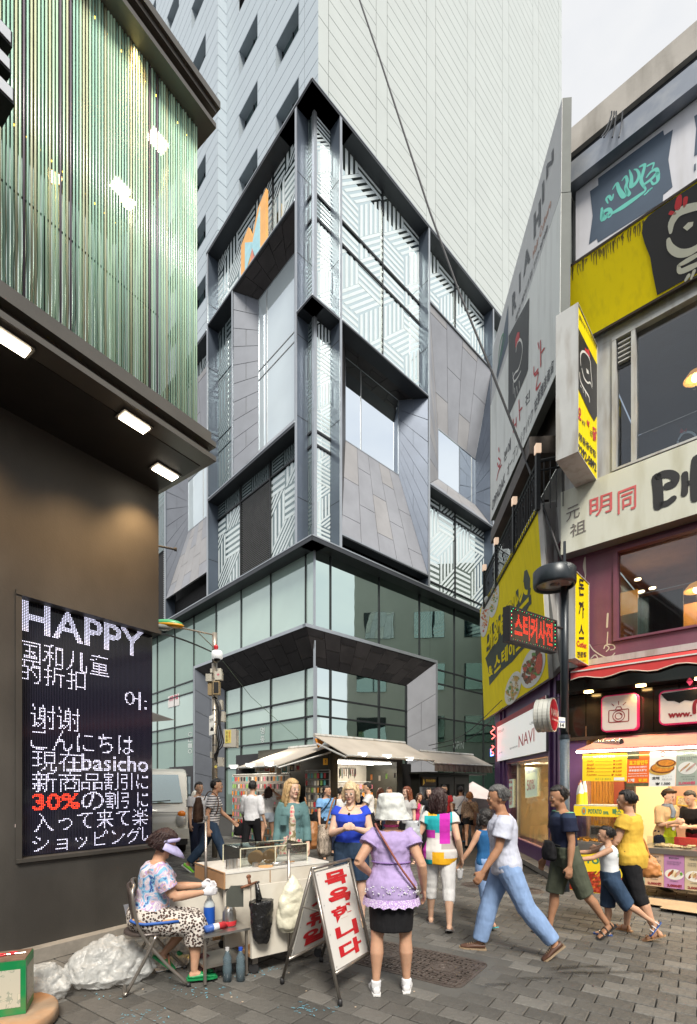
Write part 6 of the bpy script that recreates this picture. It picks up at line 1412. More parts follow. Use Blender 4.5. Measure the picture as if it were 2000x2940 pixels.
def awn(P, hl, hr, lr, ll, o1, name, label, val=0):
 q = [P.px(*ll, o1), P.px(*lr, o1), P.px(*hr, 0), P.px(*hl, 0)]; zl = (q[0].z+q[1].z)/2; zh = (q[2].z+q[3].z)/2; q[0].z = q[1].z = zl; q[2].z = q[3].z = zh
 t = thing(name, label, 'awning', q[3]); MB().slab(q, (0, 0, .02)).build('fabric', m_aw, t)
 MB().tube([q[0], q[1]], .03, 6).build('front_bar', m_wht, t); MB().tube([q[3]+V((0, 0, .03)), q[2]+V((0, 0, .03))], .05, 6).build('roller', m_wht, t)
 for a, b in ((q[0], q[3]), (q[1], q[2])): MB().tube([a.lerp(b, .02)-V((0, 0, .05)), a.lerp(b, .95)-V((0, 0, .14))], .022, 5).build('arm', m_wht, t)
 if val:
  n = 40; vs = []; fs = []
  for i in range(n+1): p = q[0].lerp(q[1], i/n); w = P.N()*.03*math.sin(i*1.9); vs += [p-V((0, 0, .02)), p-V((0, 0, val))+w]
  fs = [(2*i, 2*i+2, 2*i+3, 2*i+1) for i in range(n)]; MB().add(vs, fs).build('valance', M('valance_brown', (.12, .10, .085), .8, var=.3, vscale=6), t)
 return q
awn(KL, (830, 2150), (957, 2141), (795, 2199), (681, 2204), 1.45, 'side_awning', 'beige awning sloping out over the phone case racks on the left side of the kiosk')
qB = awn(KF, (901, 2110), (1161, 2139), (1245, 2187), (995, 2163), 1.3, 'front_awning', 'beige awning over the lit front opening of the phone case kiosk')
ol = MB().slab([KF.px(902, 2120, .1), KF.px(940, 2122, .1), KF.px(925, 2135, .1), KF.px(912, 2147, .1)], KF.N()*.02); t = thing('orange_cloth', 'small orange cloth tucked under the roof ridge of the kiosk', 'cloth', KF.px(902, 2147, .1)); ol.build('cloth', MATS['food_orange'], t)
m_fl = M('floodlight_white', (.7, .72, .72), .35, emit=.3)
for k, (u, v, P, o) in enumerate(((670, 2202, KL, 1.5), (718, 2198, KL, 1.5), (772, 2194, KL, 1.5), (1040, 2168, KF, 1.3), (1110, 2173, KF, 1.3), (1174, 2180, KF, 1.3))):
 c = P.px(u, v, o); t = thing('floodlight', ['outermost', 'middle', 'innermost', 'nearest', 'second', 'farthest'][k]+(' white floodlight on the edge of the left side awning' if k < 3 else ' white floodlight on the edge of the front kiosk awning'), 'floodlight', c, group='floodlights on the kiosk awnings')
 MB().slab([c+V((a*.11, b*.06, 0)) for a, b in ((-1, -1), (1, -1), (1, 1), (-1, 1))], (0, 0, .06)).build('housing', m_fl, t); MB().slab([c+V((a*.07, b*.04, -.02)) for a, b in ((-1, -1), (1, -1), (1, 1), (-1, 1))], (0, 0, .019)).build('lens', MATS['tube_white'], t)
# racks and cases
case_cols = [('case_pink', (.65, .22, .28), 'pink'), ('case_red', (.55, .04, .05), 'red'), ('case_white', (.65, .63, .58), 'white'), ('case_black', (.03, .03, .035), 'black'), ('case_green', (.25, .48, .12), 'green'), ('case_teal', (.08, .38, .40), 'teal'), ('case_orange', (.70, .25, .04), 'orange'), ('case_cream', (.60, .50, .36), 'cream'), ('case_grey', (.25, .25, .25), 'grey')]
for n_, c_, _ in case_cols: M(n_, c_, .35, var=.05, spec=.6)
def cm(P, w, h):
 pts = [V((P.d.x, P.d.y, 0))*a+V((0, 0, 1))*b for a, b in rrect(-w/2, w/2, -h/2, h/2, w*.2, 2)]
 return MB().slab(pts, P.N()*.012)
rk = random.Random(21); ORD = 'first second third fourth fifth sixth seventh eighth ninth tenth eleventh twelfth thirteenth fourteenth fifteenth sixteenth seventeenth eighteenth nineteenth twentieth'.split()
def rack(P, u0, u1, vt, vb, off, rows_, cols_, label, word, w=.062, h=.125):
 s0, s1 = sorted((P.s(u0, off), P.s(u1, off))); zt = P.sz(u0, vt, off)[1]; zb = max(.12, P.sz(u0, vb, off)[1])
 t = thing('wire_rack', label, 'rack', P.at((s0+s1)/2, 0, off))
 fr = MB(); 
 for s_ in (s0, s1): fr.tube([P.at(s_, zb-.08, off-.06), P.at(s_, zt, off-.06)], .015, 6)
 fr.tube([P.at(s0, zt, off-.06), P.at(s1, zt, off-.06)], .015, 6); fr.tube([P.at(s0, zb-.05, off-.06), P.at(s1, zb-.05, off-.06)], .015, 6); fr.build('frame', m_wht, t)
 P.box(MB(), s0+.01, s1-.01, zb-.04, zt-.01, off-.11, off-.09).build('back_panel', M('rack_back', (.34, .31, .28), .6, var=.1), t)
 bm_ = {c[0]: cm(P, w, h).mesh('phone_case', MATS[c[0]]) for c in case_cols}
 for r in range(rows_):
  z = zt-.14-(zt-zb-.16)*r/(rows_-1 if rows_ > 1 else 1)
  MB().tube([P.at(s0, z+h/2+.02, off-.05), P.at(s1, z+h/2+.02, off-.05)], .008, 4).build('rail', m_wht, t)
  pref = rk.sample(case_cols, 4)
  for c in range(cols_):
   s_ = s0+.05+(s1-s0-.1)*(c+.5)/cols_; k = rk.choice(pref if rk.random() < .75 else case_cols)
   o = bpy.data.objects.new('phone_case', bm_[k[0]]); COL.objects.link(o); o.location = P.at(s_+rk.uniform(-.008, .008), z, off+rk.uniform(-.01, .02))
   o['label'] = '%s phone case, %s in the %s row of the %s' % (k[2], ORD[c], ORD[r], word); o['category'] = 'phone case'; o['group'] = 'phone cases hanging on the kiosk racks'
rack(KL, 663, 826, 2224, 2398, .35, 9, 18, 'long white wire rack hung with many coloured phone cases at the kiosk side', 'long side rack')
rack(KL, 872, 940, 2212, 2330, .1, 6, 7, 'narrow wire rack of phone cases on the kiosk wall by the corner post', 'narrow wall rack')
rack(KF, 972, 1105, 2244, 2380, -.95, 6, 15, 'inner display rack of phone cases inside the lit kiosk opening', 'inner kiosk rack', .075, .12)
# pouches hanging under the left awning and charms at the front
for k, (u, v, c) in enumerate(((738, 2206, 'case_white'), (751, 2204, 'case_grey'), (766, 2204, 'case_red'), (781, 2208, 'case_orange'), (800, 2213, 'case_white'), (816, 2208, 'case_teal'), (838, 2204, 'case_black'), (855, 2204, 'case_cream'))):
 c0 = KL.px(u, v, .9-.1*k); t = thing('hanging_case', '%s boxed phone case hanging %s from the left under the side awning' % (c[5:], ['first', 'second', 'third', 'fourth', 'fifth', 'sixth', 'seventh', 'eighth'][k]), 'phone case', c0, group='boxed cases under the side awning')
 MB().slab([c0+V((a*.06, 0, b*.085)) for a, b in ((-1, -1), (1, -1), (1, 1), (-1, 1))], (0, .02, 0)).build('box', MATS[c], t); MB().slab([c0+V((a*.035, -.003, b*.05)) for a, b in ((-1, -1), (1, -1), (1, 1), (-1, 1))], (0, .002, 0)).build('label_card', MATS['case_cream' if c != 'case_cream' else 'case_red'], t); MB().tube([c0+V((0, 0, .085)), c0+V((0, 0, .2))], .004, 4).build('hook', m_wht, t)
chn = thing('charm_hanger', 'ring of colourful dangling straps and charms hanging at the kiosk front', 'hanger', KF.px(997, 2200, .3)); c0 = KF.px(997, 2205, .3)
MB().tube([c0+V((0, 0, .0)), c0+V((0, 0, .35))], .005, 4).tube([c0+V((.2*math.cos(k*.52), .2*math.sin(k*.52), 0)) for k in range(12)], .006, 4, closed=True).build('ring', m_wht, chn)
for k in range(22): a = k*.2856; p = c0+V((.2*math.cos(a), .2*math.sin(a), -.02)); MB().slab([p+V((-.012, 0, -.13-.05*(k % 3))), p+V((.012, 0, -.13-.05*(k % 3))), p+V((.010, 0, 0)), p+V((-.010, 0, 0))], (0, .01, 0)).build('strap', MATS[case_cols[k % 9][0]], chn)
for k, (u, v) in enumerate(((1003, 2228), (1066, 2243), (1089, 2246), (1109, 2240), (1133, 2238))):
 c0 = KF.px(u, v-12, .1); t = thing('hanging_tag', 'small printed tag dangling %s from the left in the kiosk front opening' % ORD[k], 'tag', c0, group='tags in the kiosk front'); MB().slab([c0+V((a*.025, 0, b*.07)) for a, b in ((-1, -1), (1, -1), (1, 1), (-1, 1))], (0, .006, 0)).build('tag', MATS[['case_white', 'case_orange', 'case_white', 'case_green', 'case_black'][k]], t)
q = KF.quad([(927, 2196), (940, 2196), (940, 2177), (927, 2177)], .01); t = thing('yellow_notice', 'small yellow notice with a black mark on the kiosk corner post', 'notice', q[0]); MB().slab(q, KF.N()*.006).build('sheet', M('notice_yellow', (.75, .40, .02), .5), t); mb = MB(); write(mb, q, (.3, .2, .7, .8), '주', .02, .008); mb.build('lettering', m_blkp, t)
# second kiosk
k2 = thing('shoe_repair_kiosk', 'closed dark kiosk with brown and yellow shoe repair sign right of the phone case kiosk', 'kiosk', KF.at(4.2, 0, 0))
sA2, sB2 = KF.s(1203), KF.s(1346); z2k = KF.sz(1210, 2222)[1]
KF.box(MB(), sA2, sB2, 0, z2k, -2.2, 0).build('body', m_kd, k2); KF.box(MB(), sA2-.1, sB2+.5, z2k, z2k+.06, -2.2, .35).build('roof', m_kd, k2)
KF.box(MB(), 2.76, sA2-.01, 0, z2k+.3, -2.2, -.3).build('gap_wall', m_black, k2)
for a, b in ((1256, 1300), (1302, 1342)):
 s_, e_ = KF.s(a), KF.s(b); d = KF.box(MB(), s_, e_, .1, z2k-.08, .003, .03).build('shutter_door', M('shutter_grey', (.085, .08, .07), .5, .2, var=.1), k2)
 KF.box(MB(), s_+.12, e_-.25, z2k-.65, z2k-.3, .031, .04).build('door_window', m_black, d)
q = KF.quad([(1212, 2256), (1251, 2255), (1252, 2231), (1213, 2230)], .05); MB().slab([p-KF.N()*.001 for p in q], -KF.N()*.04).build('sign_board', M('sign_brown', (.10, .06, .03), .5), k2)
mb = MB(); write(mb, q, (.22, .4, .92, .75), '구두수선·열쇠', .02, .004); shape(mb, q, [(.04, .05), (.16, .3), (.1, .7), (.04, .75)], .003); mb.build('sign_lettering', M('print_amber', (.7, .42, .05), .5, emit=.15), k2)
q = KF.quad([(1206, 2292), (1249, 2292), (1250, 2259), (1207, 2259)], .05); MB().slab(q, -KF.N()*.03).build('grey_poster', M('poster_grey', (.30, .32, .34), .5, var=.2, vscale=3), k2)
awn(KF, (1202, 2159), (1356, 2170), (1412, 2199), (1247, 2190), 1.0, 'repair_awning', 'beige awning with brown valance over the shoe repair kiosk', .22)
# pale tent beyond
tq = onz(1375, 2330); tq = V((5.0, 19.0, 0)); t = thing('pale_tent', 'pale pink tent roof with dark draped side beyond the kiosks', 'tent', tq)
MB().add([tq+V(p) for p in ((-.9, -.9, 1.2), (.9, -.9, 1.0), (.9, .9, 1.2), (-.9, .9, 1.2), (-.2, 0, 1.75))], [(0, 1, 4), (1, 2, 4), (2, 3, 4), (3, 0, 4)]).build('tent_roof', M('tent_pink', (.6, .52, .50), .7), t)
MB().add([tq+V(p) for p in ((-.85, -.85, 0), (.85, -.85, 0), (.9, -.9, 1.0), (-.9, -.9, 1.2), (.85, .85, 0), (.9, .9, 1.2), (-.85, .85, 0), (-.9, .9, 1.2))], [(0, 1, 2, 3), (1, 4, 5, 2), (4, 6, 7, 5), (6, 0, 3, 7)]).build('tent_side', M('tent_dark', (.05, .04, .045), .7, var=.4), t)
# ---- camera pole
m_pole = M('pole_steel', (.42, .38, .32), .35, .7, var=.12, dirt=((.2, .14, .08), .4, 4, (1, 1, .3)))
YP = 11.0; pc = ray(616, 2000, YP); cp = thing('camera_pole', 'steel pole crowded with speakers, boxes, a dome camera and a green and orange street lantern', 'pole', (pc.x, YP, 0))
zp = lambda v: EYE+(HV-v)/F*YP; xp = lambda u: (u-CU)/F*YP
MB().tube([(pc.x, YP, 0), (pc.x, YP, zp(1905))], .062, 14).tube([(pc.x, YP, zp(1905)), (pc.x, YP, zp(1817))], .058, 14).build('post', m_pole, cp, True)
a0 = V((pc.x, YP, zp(1823))); a1 = ray(519, 1802, YP-.6); MB().tube([a0, a1], .018, 6).tube([a0-V((0, 0, .3)), a0.lerp(a1, .55)], .01, 5).build('arm', m_pole, cp)
hd = ray(484, 1790, YP-.7); ax = (a1-ray(449, 1782, YP-.8)).normalized()
MB().ell(hd, (.30, .11, .085), 16, 8, Matrix.Rotation(.08, 3, 'Y')).build('lantern_green_top', M('lantern_green', (.08, .38, .16), .3), cp, True)
MB().ell(hd-V((-.02, 0, .03)), (.31, .115, .06), 16, 8, Matrix.Rotation(.08, 3, 'Y')).build('lantern_orange_band', M('lantern_orange', (.75, .35, .02), .35), cp, True)
MB().ell(hd-V((.08, 0, .06)), (.19, .10, .09), 16, 8).build('lantern_lens', M('lens_pale', (.45, .48, .45), .1, trans=.0, spec=.8), cp, True)
MB().tube([hd+V((.22, 0, -.02)), a1], [.05, .03], 8).build('lantern_neck', MATS['lantern_orange'], cp)
MB().ell(ray(620, 1858, YP-.1), (.05, .05, .06)).build('red_beacon', M('beacon_red', (.5, .02, .03), .25), cp, True)
cc = ray(623, 1882, YP-.12); MB().lathe([(0, .1), (.1, .1), (.12, .06), (.12, -.06), (.09, -.075), (0, -.075)], cc, 18).build('dome_housing', m_fl, cp, True); MB().ell(cc-V((0, 0, .08)), (.075, .075, .07)).build('dome', m_blk, cp, True)
def pbox(u0, v0, u1, v1, mat, name='box', dy=-.14, th=.14, lab=None):
 a = ray(u0, v1, YP+dy); b = ray(u1, v0, YP+dy); o = MB().box(a.x, b.x, YP+dy, YP+dy+th, a.z, b.z).build(name, mat, cp); return o
m_ivb = M('ivory_box', (.50, .48, .42), .5, var=.06); m_tan = M('tan_speaker', (.36, .27, .15), .5)
pbox(590, 1934, 607, 1955, m_ivb, 'junction_box'); o = pbox(616, 1927, 636, 1951, m_ivb, 'wifi_box', -.2); pbox(603, 1919, 609, 1930, m_ivb, 'junction_box'); pbox(624, 1918, 634, 1929, m_ivb, 'junction_box', -.05)
q = [ray(u, v, YP-.203) for u, v in ((619, 1947), (633, 1947), (633, 1930), (619, 1930))]; mb = MB(); n_ = 5
for r in (.12, .24, .36): stroke(mb, q, [(.5+r*math.cos(math.pi/4+k*.196), .4+r*math.sin(math.pi/4+k*.196)) for k in range(9)], .05, .002)
mb.build('wifi_mark', MATS['pink_case'], o, kind='stuff')
pbox(596, 1957, 607, 1995, m_tan, 'speaker', -.1); o = pbox(611, 1955, 629, 1993, m_tan, 'speaker', -.22); a = ray(613, 1989, YP-.224); b = ray(627, 1958, YP-.224); MB().box(a.x, b.x, YP-.228, YP-.2205, a.z, b.z).build('grille', m_blkp, o)
pbox(628, 2009, 637, 2035, m_ivb, 'junction_box', -.1); pbox(628, 2042, 644, 2070, m_ivb, 'junction_box', -.12); pbox(625, 2174, 639, 2200, m_ivb, 'junction_box', -.1); pbox(603, 2158, 608, 2176, m_ivb, 'junction_box')
o = pbox(641, 2093, 677, 2144, m_ivb, 'cabinet', -.2, .28); q = [ray(u, v, YP-.203) for u, v in ((646, 2134), (663, 2132), (663, 2095), (646, 2096))]; MB().slab(q, (0, -.003, 0)).build('yellow_sticker', M('sticker_yellow', (.72, .62, .15), .5), o); mb = MB(); write(mb, q, (.15, .1, .45, .9), '작\n동\n용', .0, .006); mb.build('sticker_lettering', m_blkp, o)
mb = MB(); write(mb, q, (.6, .1, .85, .9), '방\n범\nC', .0, .006); mb.build('red_sticker_lettering', m_redp, o)
q = [ray(u, v, YP-.18) for u, v in ((600, 2111), (614, 2107), (614, 2050), (600, 2056))]; o = MB().slab(q, (0, .02, 0)).build('notice_plate', m_mw, cp); mb = MB(); write(mb, q, (.1, .66, .9, .84), '견인지역', .02, .004); pshape(mb, q, [(603, 2098), (606, 2085), (609, 2090), (612, 2080), (613, 2098)], .004); mb.build('plate_lettering', m_blkp, o)
mb = MB()
for k in range(5): mb.tube(smooth([tuple(ray(612+k*4, 1995+k*8, YP-.1)), tuple(ray(634-k*2, 2030+k*10, YP-.18)), tuple(ray(622+k*5, 2100+k*8, YP-.2)), tuple(ray(628-k*3, 2150+k*4, YP-.12)), tuple(ray(620, 2180, YP-.08))], 5), .012, 5)
mb.build('cable_bundle', m_blkp, cp, kind='stuff')
for v in (2005, 2040, 2075, 2110, 2140, 2165, 1950): MB().lathe([(.064, 0), (.068, 0), (.068, .025), (.064, .025)], (pc.x, YP, zp(v)), 14, cap=False).build('strap', m_steel, cp)
MB().lathe([(0, 0), (.03, 0), (.03, .004), (0, .004)], ray(619, 2201, YP-.07), 14, axis=(0, -1, 0)).build('round_sticker', MATS['sticker_yellow'], cp)
MB().tube(smooth([tuple(ray(605, 1870, YP)), tuple(ray(560, 1850, 9.5)), tuple(ray(500, 1828, 8)), tuple(ray(440, 1815, 6.5))], 5), .016, 5).build('pole_cable', m_blkp, None, label='sagging black cable from the camera pole to the dark building', cat='cable')
MB().tube([ray(640, 1898, YP-.1), ray(720, 2000, 12), ray(862, 2127, 13.2)], .008, 4).build('stay_wire', M('green_wire', (.1, .16, .12), .5), None, label='thin green wire from the dome camera down to the kiosk roof', cat='cable')
for k, pts in enumerate((((1230, 2140, 12.5), (1330, 2110, 13), (1440, 2010, 12)), ((1240, 2150, 12.6), (1350, 2120, 13), (1445, 2030, 12)))):
 MB().tube(smooth([tuple(ray(*p)) for p in pts], 4), .009, 4).build('lane_wire', m_blkp, None, label=['upper', 'lower'][k]+' of two thin wires between the kiosk roof and the yellow signboard', cat='cable')
# ---- black lamp post with drum head and red LED board
YL = 7.5; lx_ = (1620-CU)/F*YL; zl = lambda v: EYE+(HV-v)/F*YL
lpst = thing('street_lamp', 'black street lamp with a big round drum head in front of the purple building', 'street lamp', (lx_, YL, 0))
m_lp = M('lamp_post_paint', (.022, .03, .038), .35, .2, var=.1, dirt=((.06, .07, .08), .4, 8, (1, 1, .4)))
MB().tube([(lx_, YL, 0), (lx_, YL, zl(2120))], .072, 16).build('lower_post', M('lamp_post_speckled', (.06, .085, .11), .5, var=.3, vscale=40), lpst, True); MB().lathe([(.06, 0), (.08, .0), (.08, .06), (.06, .06)], (lx_, YL, zl(2121)), 16).build('collar', m_lp, lpst)
MB().tube([(lx_, YL, zl(2120)+.06), (lx_, YL, zl(1640))], .058, 16).build('upper_post', m_lp, lpst, True); MB().tube([(lx_, YL, zl(1640)), (lx_, YL, zl(1555))], .022, 8).build('top_rod', m_lp, lpst)
dc = V(((1591-CU)/F*(YL-.1), YL-.1, zl(1668))); R_ = .305
MB().lathe([(0, .13), (R_-.03, .13), (R_, .10), (R_, -.10), (R_-.015, -.13), (R_-.05, -.13), (R_-.05, -.09), (0, -.09)], dc, 40).build('drum', m_lp, lpst, True)
MB().lathe([(0, -.088), (R_-.052, -.088), (R_-.052, -.095), (0, -.095)], dc, 36).build('lens', M('lamp_lens', (.28, .24, .22), .15, spec=.8), lpst); MB().ell(dc-V((0, 0, .10)), (.07, .07, .02)).build('lamp_core', M('lamp_core', (.12, .12, .12), .3), lpst, True)
MB().tube([(lx_, YL, zl(1640)-.06), dc+V((0, 0, .17)), dc+V((0, 0, .12))], .02, 6).build('bracket', m_lp, lpst)
nq_ = [ray(u, v, YL-.08) for u, v in ((1603, 2088), (1622, 2090), (1622, 2060), (1604, 2058))]; t = thing('number_plate', 'small white plate with blue strip and number 14 on the lamp post', 'plate', nq_[0]); MB().slab(nq_, (0, .008, 0)).build('plate', m_mw, t)
mb = MB(); write(mb, nq_, (.2, .08, .8, .42), '14', .05, .004); mb.build('number', m_blkp, t); mb = MB(); shape(mb, nq_, [(.08, .48), (.92, .48), (.92, .66), (.08, .66)], .003); mb.build('blue_strip', M('strip_blue', (.03, .1, .45), .4), t)
mb = MB(); write(mb, nq_, (.14, .5, .86, .64), '명동길', .02, .006); mb.build('strip_lettering', m_mw, t)
lq = [ray(1461, 1836, 6.78), ray(1597, 1877, 7.42), ray(1597, 1786, 7.42), ray(1461, 1733, 6.78)]; lq[0].z = lq[1].z = (lq[0].z+lq[1].z)/2; lq[2].z = lq[3].z = (lq[2].z+lq[3].z)/2
t = signbox('led_sign', 'black LED message board with red dotted characters fixed to the lamp post', lq, .1, M('led_black', (.008, .006, .006), .3, var=0), m_blkp, border=.03, bmat=m_blkp)
LW_ = (lq[1]-lq[0]).length; LH_ = (lq[3]-lq[0]).length; nc, nr_ = 62, 26; ld = MB(); vs, fs, _ = text2d('스티커사진', .04); bv = BVHTree.FromPolygons([V((a, b, 0)) for a, b in vs], fs); nn = qn(lq)*.006
ux = (lq[1]-lq[0]).normalized()
for i in range(nc):
 for j in range(nr_):
  if bv.ray_cast(V(((i+.5)/nc, (j+.5)/nr_, 1)), V((0, 0, -1)))[0] is not None:
   c = bil(lq, .1+.8*(i+.5)/nc, .13+.74*(j+.5)/nr_)+nn; r = .0042; ld.poly([c+ux*math.cos(g)*r+V((0, 0, 1))*math.sin(g)*r for g in [k*1.047 for k in range(6)]])
ld.build('lit_diodes', M('led_hot_red', (1, .05, .02), .4, var=0, emit=1.2, ecol=(1, .04, .015)), t, kind='stuff')
for nm, cc_, ph in (('green_border_diodes', (.1, 1, .4), 0), ('red_border_diodes', (1, .15, .1), 1)):
 mb = MB()
 for k in range(60):
  if k % 2 != ph: continue
  x, y = ((k % 20+.5)/20*.9+.05, .06 if k < 20 else .94) if k < 40 else (.04 if k < 50 else .96, ((k-40) % 10+.5)/10)
  c = bil(lq, x, y)+nn; r = .007; mb.poly([c+ux*math.cos(g)*r+V((0, 0, 1))*math.sin(g)*r for g in [q*1.047 for q in range(6)]])
 mb.build(nm, M(nm, cc_, .4, var=0, emit=2, ecol=cc_), t, kind='stuff')
MB().tube([lq[1].lerp(lq[2], .8), V((lx_, YL, lq[1].lerp(lq[2], .8).z))], .02, 6).build('bracket', m_blkp, t)
# ---- white van
vn = thing('parked_van', 'white van seen from the front behind the edge of the LED board', 'van', (-4.35, 11.1, 0))
m_van = M('van_paint', (.62, .61, .55), .25, var=.03, coat=.6); VX, VY = -4.35, 11.1
def vprof(y, w0, w1, z0, z1): return y, w0, w1, z0, z1
prof = [(0, .25), (-.02, .45), (0, .75), (.06, 1.0), (.14, 1.12), (.75, 1.92), (1.1, 2.02), (4.4, 2.02), (4.5, 1.9), (4.5, .3), (3.2, .25), (1.3, .25)]
mb = MB(); W2 = .84
mb.slab([(VX-W2, VY+y, z) for y, z in prof], (2*W2, 0, 0)); body = mb.build('body', m_van, vn)
bv_ = body.modifiers.new('bevel', 'BEVEL'); bv_.width = .09; bv_.segments = 4; bv_.limit_method = 'ANGLE'; body.data.polygons.foreach_set('use_smooth', [True]*len(body.data.polygons))
ws = [(VX-W2+.12, VY+.17, 1.2), (VX+W2-.12, VY+.17, 1.2), (VX+W2-.2, VY+.69, 1.86), (VX-W2+.2, VY+.69, 1.86)]; nw = V((0, -.8, .61)).normalized()
MB().slab([V(p)+nw*.004 for p in ws], nw*.01).build('windscreen', m_gl, vn)
MB().tube([(VX-.2, VY+.1, 1.22), (VX+.45, VY+.06, 1.26)], .012, 5).build('wiper', m_blkp, vn)
for sx in (-1, 1):
 c = V((VX+sx*.68, VY-.03, .82)); h = MB().ell(c, (.12, .07, .17), 14, 10).build('headlight', M('headlight_glass', (.6, .6, .58), .08, .3, spec=1), vn, True); MB().ell(c+V((sx*.01, -.015, .13)), (.09, .06, .08)).build('indicator', M('indicator_amber', (.8, .22, .02), .25), h, True)
 MB().ell((VX+sx*1.0, VY+.25, 1.32), (.09, .06, .17), 12, 8).tube([(VX+sx*.8, VY+.25, 1.25), (VX+sx*.95, VY+.25, 1.28)], .02, 5).build('mirror', m_van, vn, True)
 MB().lathe([(0, -.11), (.33, -.11), (.34, -.09), (.34, .09), (.33, .11), (0, .11)], (VX+sx*.7, VY+.75, .34), 24, axis=(1, 0, 0)).build('wheel', m_blkp, vn)
MB().box(VX-W2-.01, VX+W2+.01, VY-.07, VY+.02, .38, .62).build('bumper', m_van, vn); MB().box(VX-W2+.02, VX+W2-.02, VY-.05, VY-.021, .24, .375).build('lower_grille', m_blkp, vn); MB().box(VX-W2+.05, VX+W2-.05, VY-.025, VY-.003, .985, .995).build('bonnet_seam', m_blkp, vn)
pq_ = [V((VX-.26+.0, VY-.075, .44)), V((VX+.26, VY-.075, .44)), V((VX+.26, VY-.075, .56)), V((VX-.26, VY-.075, .56))]; sh_ = V((-.02+.0, 0, 0)); MB().slab(pq_, (0, -.006, 0)).build('licence_plate', m_mw, vn); mb = MB(); write(mb, pq_, (.08, .18, .92, .85), '12가 3479', .03, .01); mb.build('plate_number', m_blkp, vn)
vn.rotation_euler = (0, 0, R0(21)); vn.location = (-4.5, 11.1, 0)
# bollard by the door
c = onz(517, 2352); t = thing('steel_bollard', 'short steel bollard behind the van near the glass doors', 'bollard', c); c.z = 0; MB().lathe([(.13, 0), (.13, .75), (.1, .8), (0, .82)], c, 18).build('post', m_steel, t, True)
# striped awning edge poking out beside the LED board
t = thing('cream_parasol', 'corner of a cream parasol sticking out beside the LED board', 'parasol', ray(380, 2062, 8.5)); MB().add([ray(300, 2010, 8.2), ray(503, 2067, 8.6), ray(436, 2044, 9.4), ray(380, 2040, 9.6), ray(400, 2075, 8.2)], [(0, 4, 1), (0, 1, 2), (0, 2, 3)]).build('canopy', m_aw, t)
MB().tube([(ray(340, 2040, 8.6).x, 8.6, 0), ray(340, 2030, 8.6)], .025, 8).build('mast', m_wht, t)
# ================================================================ PEOPLE
def skinmat(name, col):
 m = M(name, col, .55, var=.09, vscale=14, spec=.28, bump=.08, bscale=120); b = m.node_tree.nodes['Principled BSDF']
 b.inputs['Subsurface Weight'].default_value = .12; b.inputs['Subsurface Radius'].default_value = (.02, .008, .005); return m
SK = {'a': skinmat('skin_tan', (.50, .29, .19)), 'b': skinmat('skin_fair', (.63, .42, .32)), 'c': skinmat('skin_brown', (.37, .195, .115)), 'd': skinmat('skin_light', (.57, .36, .25))}
def hairmat(name, col): return M(name, col, .42, var=.45, vscale=40, stretch=(3, 3, .25), bump=.5, bscale=60, spec=.5)
HR = {'black': hairmat('hair_black', (.012, .010, .010)), 'grey': hairmat('hair_grey', (.10, .10, .10)), 'blonde': hairmat('hair_blonde', (.48, .33, .16)), 'light': hairmat('hair_light_blonde', (.62, .47, .28)), 'brown': hairmat('hair_brown', (.045, .02, .014)), 'auburn': hairmat('hair_auburn', (.16, .045, .02)), 'orange': hairmat('hair_orange', (.32, .12, .03)), 'darkbrown': hairmat('hair_dark_brown', (.03, .012, .012))}
def cloth(name, col, rough=.85, var=.1, **k): return M(name, col, rough, var=var, vscale=5, bump=.4, bscale=11, stretch=(2.2, 2.2, .7), spec=.2, **k)
def ramped(name, kind, scale, cols, rough=.8, stretch=None, detail=2):
 if name in MATS: return MATS[name]
 m = M(name, cols[0][1], rough, var=0, spec=.2); N = m.node_tree.nodes; L = m.node_tree.links
 t = N.new('ShaderNodeTexCoord'); mp_ = N.new('ShaderNodeMapping')
 if stretch: mp_.inputs['Scale'].default_value = stretch
 L.new(t.outputs['Object'], mp_.inputs[0])
 if kind == 'vor': x = N.new('ShaderNodeTexVoronoi'); x.inputs['Scale'].default_value = scale; out = x.outputs['Distance']
 else: x = N.new('ShaderNodeTexNoise'); x.inputs['Scale'].default_value = scale; x.inputs['Detail'].default_value = detail; x.inputs['Distortion'].default_value = 1.5; out = x.outputs['Fac']
 L.new(mp_.outputs[0], x.inputs['Vector']); r = N.new('ShaderNodeValToRGB'); r.color_ramp.interpolation = 'CONSTANT'
 e = r.color_ramp.elements; e[0].position = cols[0][0]; e[0].color = (*cols[0][1], 1); e[1].position = cols[1][0]; e[1].color = (*cols[1][1], 1)
 for p, c in cols[2:]: q = e.new(p); q.color = (*c, 1)
 L.new(out, r.inputs[0]); L.new(r.outputs[0], N['Principled BSDF'].inputs['Base Color']); return m
